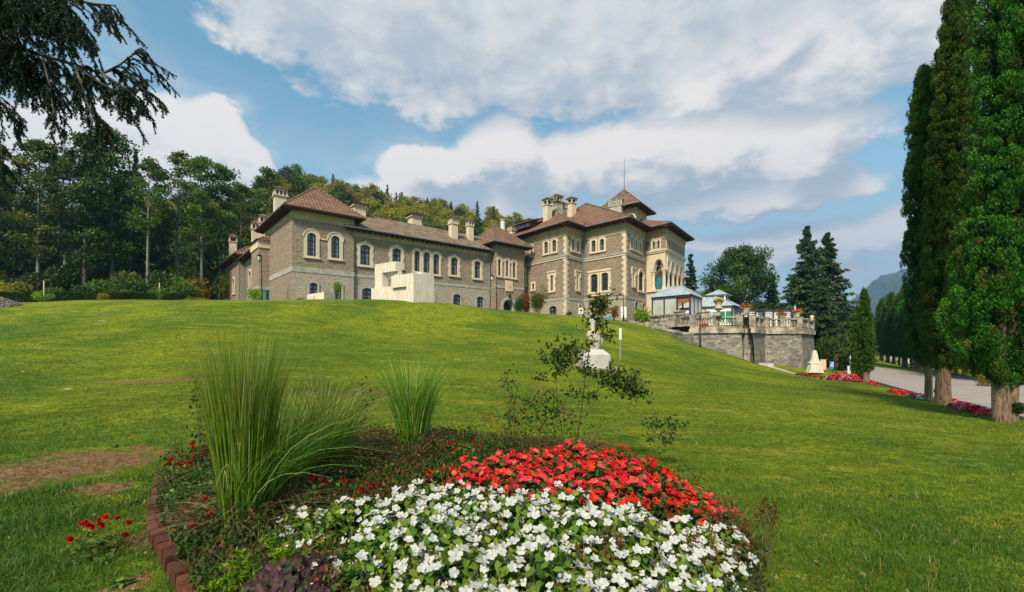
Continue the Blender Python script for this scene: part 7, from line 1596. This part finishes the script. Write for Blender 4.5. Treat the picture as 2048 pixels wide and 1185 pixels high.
feathery(785, 985, .38, .28, 4200, 453, 'lime green feathery plant left of the hosta', .045, L_BEDL); feathery(705, 1010, .3, .2, 1800, 454, 'low fresh green feathery plant at the foot of the arching grass', .045, L_BEDL)
# purple heuchera: lobed leaves
Y = 2.42; x, y = xy(597, Y); o = empty('heuchera_plant', (x, y, float(bed_z(x, y)[0])), 'plant with dark purple lobed leaves at the bottom left of the bed', 'plant'); rg = np.random.default_rng(9); P = []; rn = []
for k in range(60):
    a = rg.random() * 6.28; q = .27 * math.sqrt(rg.random()); c = np.array([q * math.cos(a), q * math.sin(a), .24 - .35 * q + .02 * rg.random()]); nrm_ = unit(np.array([math.cos(a) * .5, math.sin(a) * .5 - .3, 1.]) + rg.normal(size=3) * .2); t_ = unit(np.cross(nrm_, rg.normal(size=3))); b2 = np.cross(nrm_, t_); R0 = .06 + .035 * rg.random(); m_ = 28; v_ = rg.random() * .4
    rim = [(R0 * (1 + .22 * math.cos(5 * th) + .07 * math.cos(15 * th))) for th in np.linspace(0, 2 * math.pi, m_, endpoint=False)]
    for i in range(m_):
        th0, th1 = 2 * math.pi * i / m_, 2 * math.pi * (i + 1) / m_; r0_, r1_ = rim[i], rim[(i + 1) % m_]; z0_, z1_ = .012 * math.cos(5 * th0), .012 * math.cos(5 * th1)
        h0, h1 = .5, .5
        P.append([c, c + (t_ * math.cos(th0) + b2 * math.sin(th0)) * r0_ * h0 + nrm_ * .004, c + (t_ * math.cos(th1) + b2 * math.sin(th1)) * r1_ * h1 + nrm_ * .004, c]); rn.append(np.clip(v_ + .25 * rg.random(), 0, 1))
        P.append([c + (t_ * math.cos(th0) + b2 * math.sin(th0)) * r0_ * h0 + nrm_ * .004, c + (t_ * math.cos(th0) + b2 * math.sin(th0)) * r0_ + nrm_ * z0_, c + (t_ * math.cos(th1) + b2 * math.sin(th1)) * r1_ + nrm_ * z1_, c + (t_ * math.cos(th1) + b2 * math.sin(th1)) * r1_ * h1 + nrm_ * .004]); rn.append(np.clip(v_ + .25 * rg.random() + .2, 0, 1))
quads_mesh('leaves', np.array(P), L_PURP, o, np.array(rn))
# brown seed heads at the right rim
for i, (px, py, lab) in enumerate([(1468, 1085, 'rusty brown seed heads at the right rim of the white flowers'), (1535, 1085, 'lone rusty seed head standing in the grass right of the bed'), (1415, 1165, 'brown withered stems at the lower right of the white flowers'), (1190, 1178, 'withered brown flower heads among the lowest white blossoms')]):
    Y = (EYE - .2) * F / (py - HY); x, y = xy(px, Y); rg = np.random.default_rng(500 + i); o = empty('seed_heads', (x, y, gz(x, y)), lab, 'plant', 'withered astilbes round the bed'); r_ = .16 if i != 1 else .07; mb = MB(); C = []
    for k in range(16 if i != 1 else 6):
        a = rg.random() * 6.28; q = r_ * math.sqrt(rg.random()); H = .34 + .2 * rg.random(); t_ = (q * math.cos(a), q * math.sin(a), H); mb.tube([(0, 0, 0), (t_[0] * .6, t_[1] * .6, H * .6), t_], [.003, .0025, .001], 4); s_ = rg.random(70); C.append(np.array(t_) - np.outer(s_, [0, 0, .16]) + rg.normal(size=(70, 3)) * .016 * (.3 + s_[:, None]))
    mb.build('stems', M_STEM, o); quads_mesh('seeds', leaf_quads(np.concatenate(C), .014, .7, rg=rg), L_RED, o)
# rose bush in the middle with arching canes and hips
def cane_bush():
    Y0 = 5.9; x, y = xy(1120, Y0); z0 = float(bed_z(x, y)[0]); o = empty('rose_bush', (x, y, z0), 'tall sparse rose bush with arching canes and red brown hips behind the scarlet flowers', 'rose bush'); L0 = Vector(o.location); rg = np.random.default_rng(6)
    canes = [([(1152, 895), (1163, 820), (1170, 760), (1178, 700), (1192, 650), (1203, 612)], 5.7, .009), ([(1128, 890), (1118, 830), (1112, 770), (1114, 712), (1122, 690)], 5.8, .006), ([(1163, 835), (1195, 808), (1235, 806), (1268, 828), (1292, 845)], 5.6, .004), ([(1172, 765), (1200, 742), (1240, 752), (1282, 778)], 5.7, .004), ([(1150, 880), (1215, 862), (1262, 840), (1300, 834), (1340, 838)], 5.5, .004),
             ([(1140, 892), (1090, 868), (1040, 842), (985, 832), (960, 842)], 5.8, .007), ([(1130, 890), (1085, 850), (1062, 810), (1075, 782)], 5.9, .005), ([(1128, 888), (1128, 850), (1126, 820), (1122, 800)], 5.7, .005), ([(1135, 890), (1040, 872), (980, 880), (900, 890)], 5.6, .005), ([(1060, 842), (1030, 800), (1018, 765)], 5.9, .004), ([(1135, 888), (1148, 850), (1150, 830)], 5.8, .004), ([(1120, 830), (1135, 790), (1160, 762)], 5.8, .004), ([(1150, 890), (1180, 872), (1200, 856)], 5.6, .004), ([(1100, 880), (1050, 885), (1000, 868)], 5.7, .006), ([(1330, 905), (1322, 860), (1312, 838), (1308, 815)], 5.5, .004), ([(1345, 900), (1352, 860), (1345, 830)], 5.6, .003)]
    mb = MB(); C = []
    for path, Yc, r_ in canes:
        P = [at(a, b_, Yc) - L0 for a, b_ in path]; mb.tube(P, [r_ * (1 - .6 * i / (len(P) - 1)) for i in range(len(P))], 5)
    def cl(px, py, r_, n, Yc=5.7): c = np.array(at(px, py, Yc) - L0); C.append(c + rg.normal(size=(n, 3)) * r_ * np.array([1, .7, .8]))
    for a in [(1130, 705, .10, 75), (1108, 715, .09, 60), (1150, 712, .07, 36), (1200, 655, .07, 22), (1215, 668, .06, 18), (1182, 690, .04, 8), (1172, 725, .04, 6), (1190, 625, .08, 44), (1205, 605, .09, 60), (1222, 760, .09, 46), (1230, 752, .06, 30), (1262, 775, .06, 34), (1250, 765, .09, 58), (1275, 778, .08, 52), (1200, 750, .06, 22), (1170, 742, .05, 20), (1118, 745, .05, 20), (1150, 785, .05, 14), (1180, 790, .05, 18), (1010, 762, .08, 14), (1085, 755, .08, 14), (1100, 828, .07, 26), (1072, 812, .09, 22), (1040, 830, .12, 26), (1110, 790, .06, 14), (1308, 845, .05, 24), (1345, 850, .07, 22), (1325, 880, .08, 26), (1150, 850, .15, 22), (1082, 870, .15, 30)]: cl(*a)
    mb.build('canes', plain('dark_rose_canes', (.055, .04, .02), .6, .4, 9), o); C = np.concatenate(C); C = np.concatenate([C, C + rg.normal(size=C.shape) * .04, C + rg.normal(size=C.shape) * .05]); quads_mesh('leaves', leaf_quads(C, .062, .5, rg=rg), L_DARK, o, np.clip(rg.random(len(C)) * 1., 0, 1))
    mb = MB(); k = 0
    for px, py, n in [(975, 832, 9), (992, 845, 7), (994, 812, 4), (1025, 828, 9), (1030, 800, 6), (1078, 782, 10), (1092, 795, 6), (1045, 838, 6), (1078, 845, 7), (1086, 850, 5), (1124, 822, 9), (1128, 832, 6), (1145, 828, 5), (1150, 842, 4), (1168, 850, 3), (998, 866, 7), (1190, 862, 4), (1196, 872, 3), (1024, 862, 3), (1096, 800, 5)]:
        for j in range(n): p = at(px + rg.normal() * 8, py + rg.normal() * 8, 5.7 + rg.normal() * .04) - L0; r_ = .0105 + .004 * rg.random(); mb._lathe(p, [(.0, -r_), (r_ * .8, -r_ * .6), (r_, 0), (r_ * .8, r_ * .6), (0, r_)], 6)
        mb.build('hip_cluster', M_HIP, o); mb = MB()
M_HIP = plain('red_brown_rose_hips', (.17, .028, .015), .5, .4, 30)
cane_bush()
for i, (px, py, py_t, lab) in enumerate([(400, 900, 765, 'dark leaved shoots standing left of the tallest grass'), (722, 868, 760, 'thin dark leaved shoot left of the dark green grass clump'), (1018, 880, 760, 'pale thin shoot behind the rose hips')]):
    Y = 6.2; x, y = xy(px, Y); o = empty('leafy_shoot', (x, y, gz(x, y)), lab, 'plant'); H = zat(py_t, Y) - gz(x, y); rg = np.random.default_rng(600 + i); mb = MB(); C = []
    for k in range(3): a = rg.normal() * .08; mb.tube([(0, 0, 0), (a * .4, 0, H * .5), (a, 0, H * (.8 + .1 * k))], [.006, .004, .002], 5); s_ = rg.random(34) ** .6; C.append(np.outer(s_, [a, 0, H * (.8 + .1 * k)]) + rg.normal(size=(34, 3)) * .05)
    mb.build('stems', M_STEM, o); quads_mesh('leaves', leaf_quads(np.concatenate(C), .06, .55, rg=rg), L_DARK, o, .6 * rg.random(102))
# ---------------- lawn blades: dense near, thinning with distance
SO = np.array(SOIL)
def lawn_blades(name, n, r0, r1, a0, a1, mat, hfun, wk, keep, seed):
    rg = np.random.default_rng(seed); a = rg.uniform(a0, a1, n); r_ = r0 * (r1 / r0) ** rg.random(n)
    # blades grow in little tufts
    nt_ = n // 5; ti = rg.integers(0, nt_, n); a = a[ti] + rg.normal(size=n) * .010 ; r_ = r_[ti] * (1 + rg.normal(size=n) * .010)
    x = r_ * np.sin(a); y = r_ * np.cos(a); ok = keep(x, y) & ~inpoly(x, y, [tuple(p) for p in (LOOP[::4] + (LOOP[::4] - BC) * .012)])
    sden = np.zeros(n)
    for cx, cy, rx, ry in SO: sden = np.maximum(sden, 1.15 - (((x - cx) / rx) ** 2 + ((y - cy) / ry) ** 2))
    ok &= ~((sden > .15 * rg.normal(size=n)) & (rg.random(n) < .9)); x, y, r_, ti = x[ok], y[ok], r_[ok], ti[ok]; m_ = len(x); z = gz_arr(x, y) - .008
    H = hfun(x, y, r_) * (.55 + .7 * rg.random(m_)); W = wk * (.7 + .3 * r_) * (.7 + .5 * rg.random(m_)); d = rg.random(m_) * 6.283; lean = rg.random(m_) * 1.25; dx, dy = np.cos(d) * lean * H, np.sin(d) * lean * H; s_ = rg.random(m_) * 6.283; sx, sy = np.cos(s_) * W * .5, np.sin(s_) * W * .5
    B = np.stack([x, y, z], 1); S_ = np.stack([sx, sy, 0 * sx], 1); M_ = B + np.stack([dx * .35, dy * .35, H * .6], 1); T_ = B + np.stack([dx, dy, H * (1 - .25 * lean)], 1)
    P = np.stack([B - S_, B + S_, T_ + S_ * .12, T_ - S_ * .12], 1); big = r_ < 7
    P2 = np.stack([B - S_, B + S_, M_ + S_ * .85, M_ - S_ * .85], 1)[big]; P3 = np.stack([M_ - S_ * .85, M_ + S_ * .85, T_ + S_ * .05, T_ - S_ * .05], 1)[big]; tone = np.random.default_rng(seed + 1).random(nt_)[ti]
    pat = .5 + .25 * np.sin(x * .8 + 2 * np.sin(y * .45)) + .25 * np.sin(y * 1.3 + x * .35 + 1.5 * np.sin(x * .9)); rn = np.clip(.30 * pat + .35 * tone + .33 * rg.random(m_), 0, .97); rn = np.where(rg.random(m_) < .035, 1., rn)
    o = quads_mesh(name, np.concatenate([P[~big], P2, P3]), mat, None, np.concatenate([rn[~big], rn[big], rn[big]])); tag(o, kind='stuff'); print(name, len(P))
def roughp(x, y):
    h1 = np.sin(x * 12.99 + y * 78.23) * 43758.5; h1 = h1 - np.floor(h1); w = .5 + .5 * np.sin(x * 1.7 + 2 * np.sin(y * 1.1)) * np.sin(y * 1.9 + x)
    p = np.where(x < 0, np.clip((11.5 - y + 1.5 * w) / 5, 0, 1) * np.clip((-.6 - x) / 1.2, 0, 1), np.clip((5.2 - y + 1.5 * w) / 4, 0, .75)); return h1 < p
rough = roughp
lawn_blades('rough_grass', 750000, 1.9, 14, R(-60), R(50), L_GRASSD, lambda x, y, r_: .075 * (1 + .5 * np.sin(x * 4.1) * np.sin(y * 3.7)), .0022, rough, 1)
lawn_blades('lawn_grass', 1100000, 2.0, 44, R(-56), R(56), L_GRASS, lambda x, y, r_: np.clip(.036 + .0012 * r_, 0, .08) * (1 + .45 * np.sin(x * 2.3 + np.sin(y * 3)) * np.sin(y * 1.9)), .0021, lambda x, y: ~rough(x, y) & (((x - RP0[0]) * RN[0] + (y - RP0[1]) * RN[1]) < .55) & ~((y > 46) & (x < 17)), 5)
# broad leaved weeds dotted in the rough grass
rg = np.random.default_rng(8); wp = low = None
for i in range(9):
    x, y = [(-3.4, 5.9), (-4.9, 6.2), (-3.8, 4.4), (-2.6, 2.9), (-5.3, 4.6), (-3.0, 3.2), (-4.2, 7.6), (-2.9, 2.4), (-6.3, 6.9)][i]
    if i == 0: wp = empty('broad_weed', (x, y, gz(x, y)), 'flat rosette weed with pale broad leaves in the worn grass', 'weed', 'weeds in the worn grass'); P, rn = leaves_dome(22, .06, .04, .05, rg); quads_mesh('leaves', P, L_BEDL, wp, rn)
    else: copy_tree(wp, loc=(x, y, gz(x, y)), rz=i)
# pale stones lying in the lawn
st = None
for i, (px, py, Y, s_, lab) in enumerate([(205, 639, 31, .5, 'long pale stone lying in the upper lawn'), (135, 751, 13.5, .3, 'pale brown stone by the worn streak in the left lawn'), (45, 718, 16, .16, 'small stone near the left edge of the mid lawn'), (45, 1004, 4.4, .06, 'small tan stone in the grass at the lower left')]):
    x, y = xy(px, Y); rg = np.random.default_rng(i); mb = MB(); n_ = 9; pr0 = [(.0, -.06), (.8, -.05), (1., .03), (.75, .1), (.0, .13)]
    for k, (r_, z_) in enumerate(pr0):
        for j in range(n_): a = 2 * math.pi * j / n_; q = 1 + .18 * math.sin(2 * a + i) + .08 * rg.normal(); mb.v.append((r_ * s_ * .55 * q * math.cos(a), r_ * s_ * .3 * q * math.sin(a), z_ * (s_ * .5 + .05) * (1 + .3 * rg.normal()) - .012))
    for k in range(4):
        for j in range(n_): j2 = (j + 1) % n_; mb.f.append((k * n_ + j, k * n_ + j2, (k + 1) * n_ + j2, (k + 1) * n_ + j)); mb.uv += [(0, 0)] * 4
    o = mb.build('lawn_stone', M_SLAB, smooth=True); o.location = (x, y, gz(x, y)); tag(o, lab, 'stone', 'stones lying in the lawn')
rg = np.random.default_rng(5); n = 2600; x0, y0 = xy(-18, 36); a = rg.random(n) * 6.28; q = np.sqrt(rg.random(n)); gx = x0 + 1.9 * q * np.cos(a); gy = y0 + 1.6 * q * np.sin(a); o = quads_mesh('gravel_heap', leaf_quads(np.stack([gx, gy, gz_arr(gx, gy) + .95 * (1 - q) + .05], 1), .13, .9, rg=rg), plain('pinkish_gravel', (.36, .30, .27), .9, .4, 9)); tag(o, kind='stuff')
# fallen leaves on the lawn
rg = np.random.default_rng(44); n = 1300; a = rg.uniform(R(-56), R(50), n); r_ = 3 * 12 ** rg.random(n); x = r_ * np.sin(a); y = r_ * np.cos(a); ok = ~inpoly(x, y, LOOP) & (((x - RP0[0]) * RN[0] + (y - RP0[1]) * RN[1]) < .3) & ~((y > 44) & (x < 17)); x, y = x[ok], y[ok]
tag(quads_mesh('fallen_leaves', leaf_quads(np.stack([x, y, gz_arr(x, y) + .03], 1), .036, .7, rg=rg), L_DRY), kind='stuff')
# ---------------- flower strips along the avenue
def strip(pa, qa, Ya, pb, qb, Yb, w, mats, n, seed, label, h=.22):
    a, b_ = np.array(xy(pa, Ya)), np.array(xy(pb, Yb)); c = (a + b_) / 2; z = gz(*c); o = empty('flower_strip', (c[0], c[1], z), label, 'flower bed', 'flower strips beside the avenue'); rg = np.random.default_rng(seed); t = rg.random(n); v = rg.uniform(-1, 1, n); P = a[None] + (b_ - a)[None] * t[:, None]; nn = np.array([-(b_ - a)[1], (b_ - a)[0]]); nn = nn / np.linalg.norm(nn); P = P + nn[None] * (v * w / 2)[:, None]
    zz = gz_arr(P[:, 0], P[:, 1]) + h * np.sqrt(np.clip(1 - v * v, 0, 1)) * (.7 + .3 * rg.random(n)) * np.clip(np.minimum(t, 1 - t) * 8, .3, 1); C = np.stack([P[:, 0] - c[0], P[:, 1] - c[1], zz - z], 1); sz = .055 + .0012 * (Ya + Yb) / 2
    quads_mesh('leaves', leaf_quads(C - np.array([0, 0, .05]), sz, .7, rg=rg), L_BEDL, o, .5 * rg.random(n)); cl_ = rg.integers(0, len(mats), 60); cx_ = rg.random(60); cv_ = rg.uniform(-1, 1, 60); near_ = np.argmin((t[:, None] - cx_) ** 2 * 6 + (v[:, None] - cv_) ** 2 * .25, 1); kk = np.where(rg.random(n) < .2, rg.integers(0, len(mats), n), cl_[near_])
    for i, m_ in enumerate(mats): quads_mesh('blossoms', leaf_quads(C[kk == i], sz * 1.0, .9, rg=rg), m_, o)
    return o
strip(1911, 815, 15.2, 1980, 834, 12.2, .55, [P_DKRED, P_CORAL, P_MAG, P_WHITE], 1500, 1, 'red pink and white flower strip between the two nearest thuja trunks'); strip(1893, 806, 16.6, 1907, 811, 15.9, .4, [P_CORAL, P_DKRED], 300, 2, 'short red flower patch between the slender and the stout trunk')
strip(1821, 787, 21, 1850, 798, 18.6, .5, [P_CORAL, P_RED, P_WHITE], 900, 3, 'coral and white flower strip left of the slender trunk'); strip(1783, 777, 25.5, 1812, 784, 22.5, .55, [P_CORAL, P_RED], 800, 4, 'bright coral flower strip in the middle of the avenue edge')
strip(1740, 763, 33, 1752, 765, 31, .5, [P_RED, P_CORAL], 400, 5, 'small red flower patch right of the short thuja'); strip(1668, 763, 37, 1722, 772, 34, 1.9, [P_MAG, P_RED, P_CORAL, P_DKRED, P_WHITE], 3200, 6, 'large magenta and red flower mound at the end of the slab path', .62)
strip(1690, 751, 43, 1707, 757, 39.5, 1.6, [P_MAG, P_CORAL], 1200, 7, 'purple pink flower patch behind the large magenta mound', .4); strip(1683, 743, 52, 1724, 760, 36.5, .5, [P_RED, P_CORAL, P_DKRED], 1500, 8, 'long red flower border along the road edge', .22)
strip(1598, 753, 42.5, 1660, 762, 37.5, 1.1, [L_RED, P_ORA], 900, 9, 'withered brown flower strip in front of the slab path', .35)
# ================================================================ air between here and the far mountain
def haze():
    mb = MB(); mb.box(-2900, 3000, -1900, 3700, -60, 900); m = bpy.data.materials.new('valley_air'); m.use_nodes = True; nt = m.node_tree; nt.nodes.remove(nt.nodes['Principled BSDF']); v = nt.nodes.new('ShaderNodeVolumePrincipled')
    v.inputs['Color'].default_value = (.30, .58, 1., 1); v.inputs['Density'].default_value = .00022; v.inputs['Anisotropy'].default_value = .2
    nt.links.new(v.outputs[0], nt.nodes['Material Output'].inputs['Volume']); o = mb.build('haze', m); tag(o, kind='stuff')
haze()
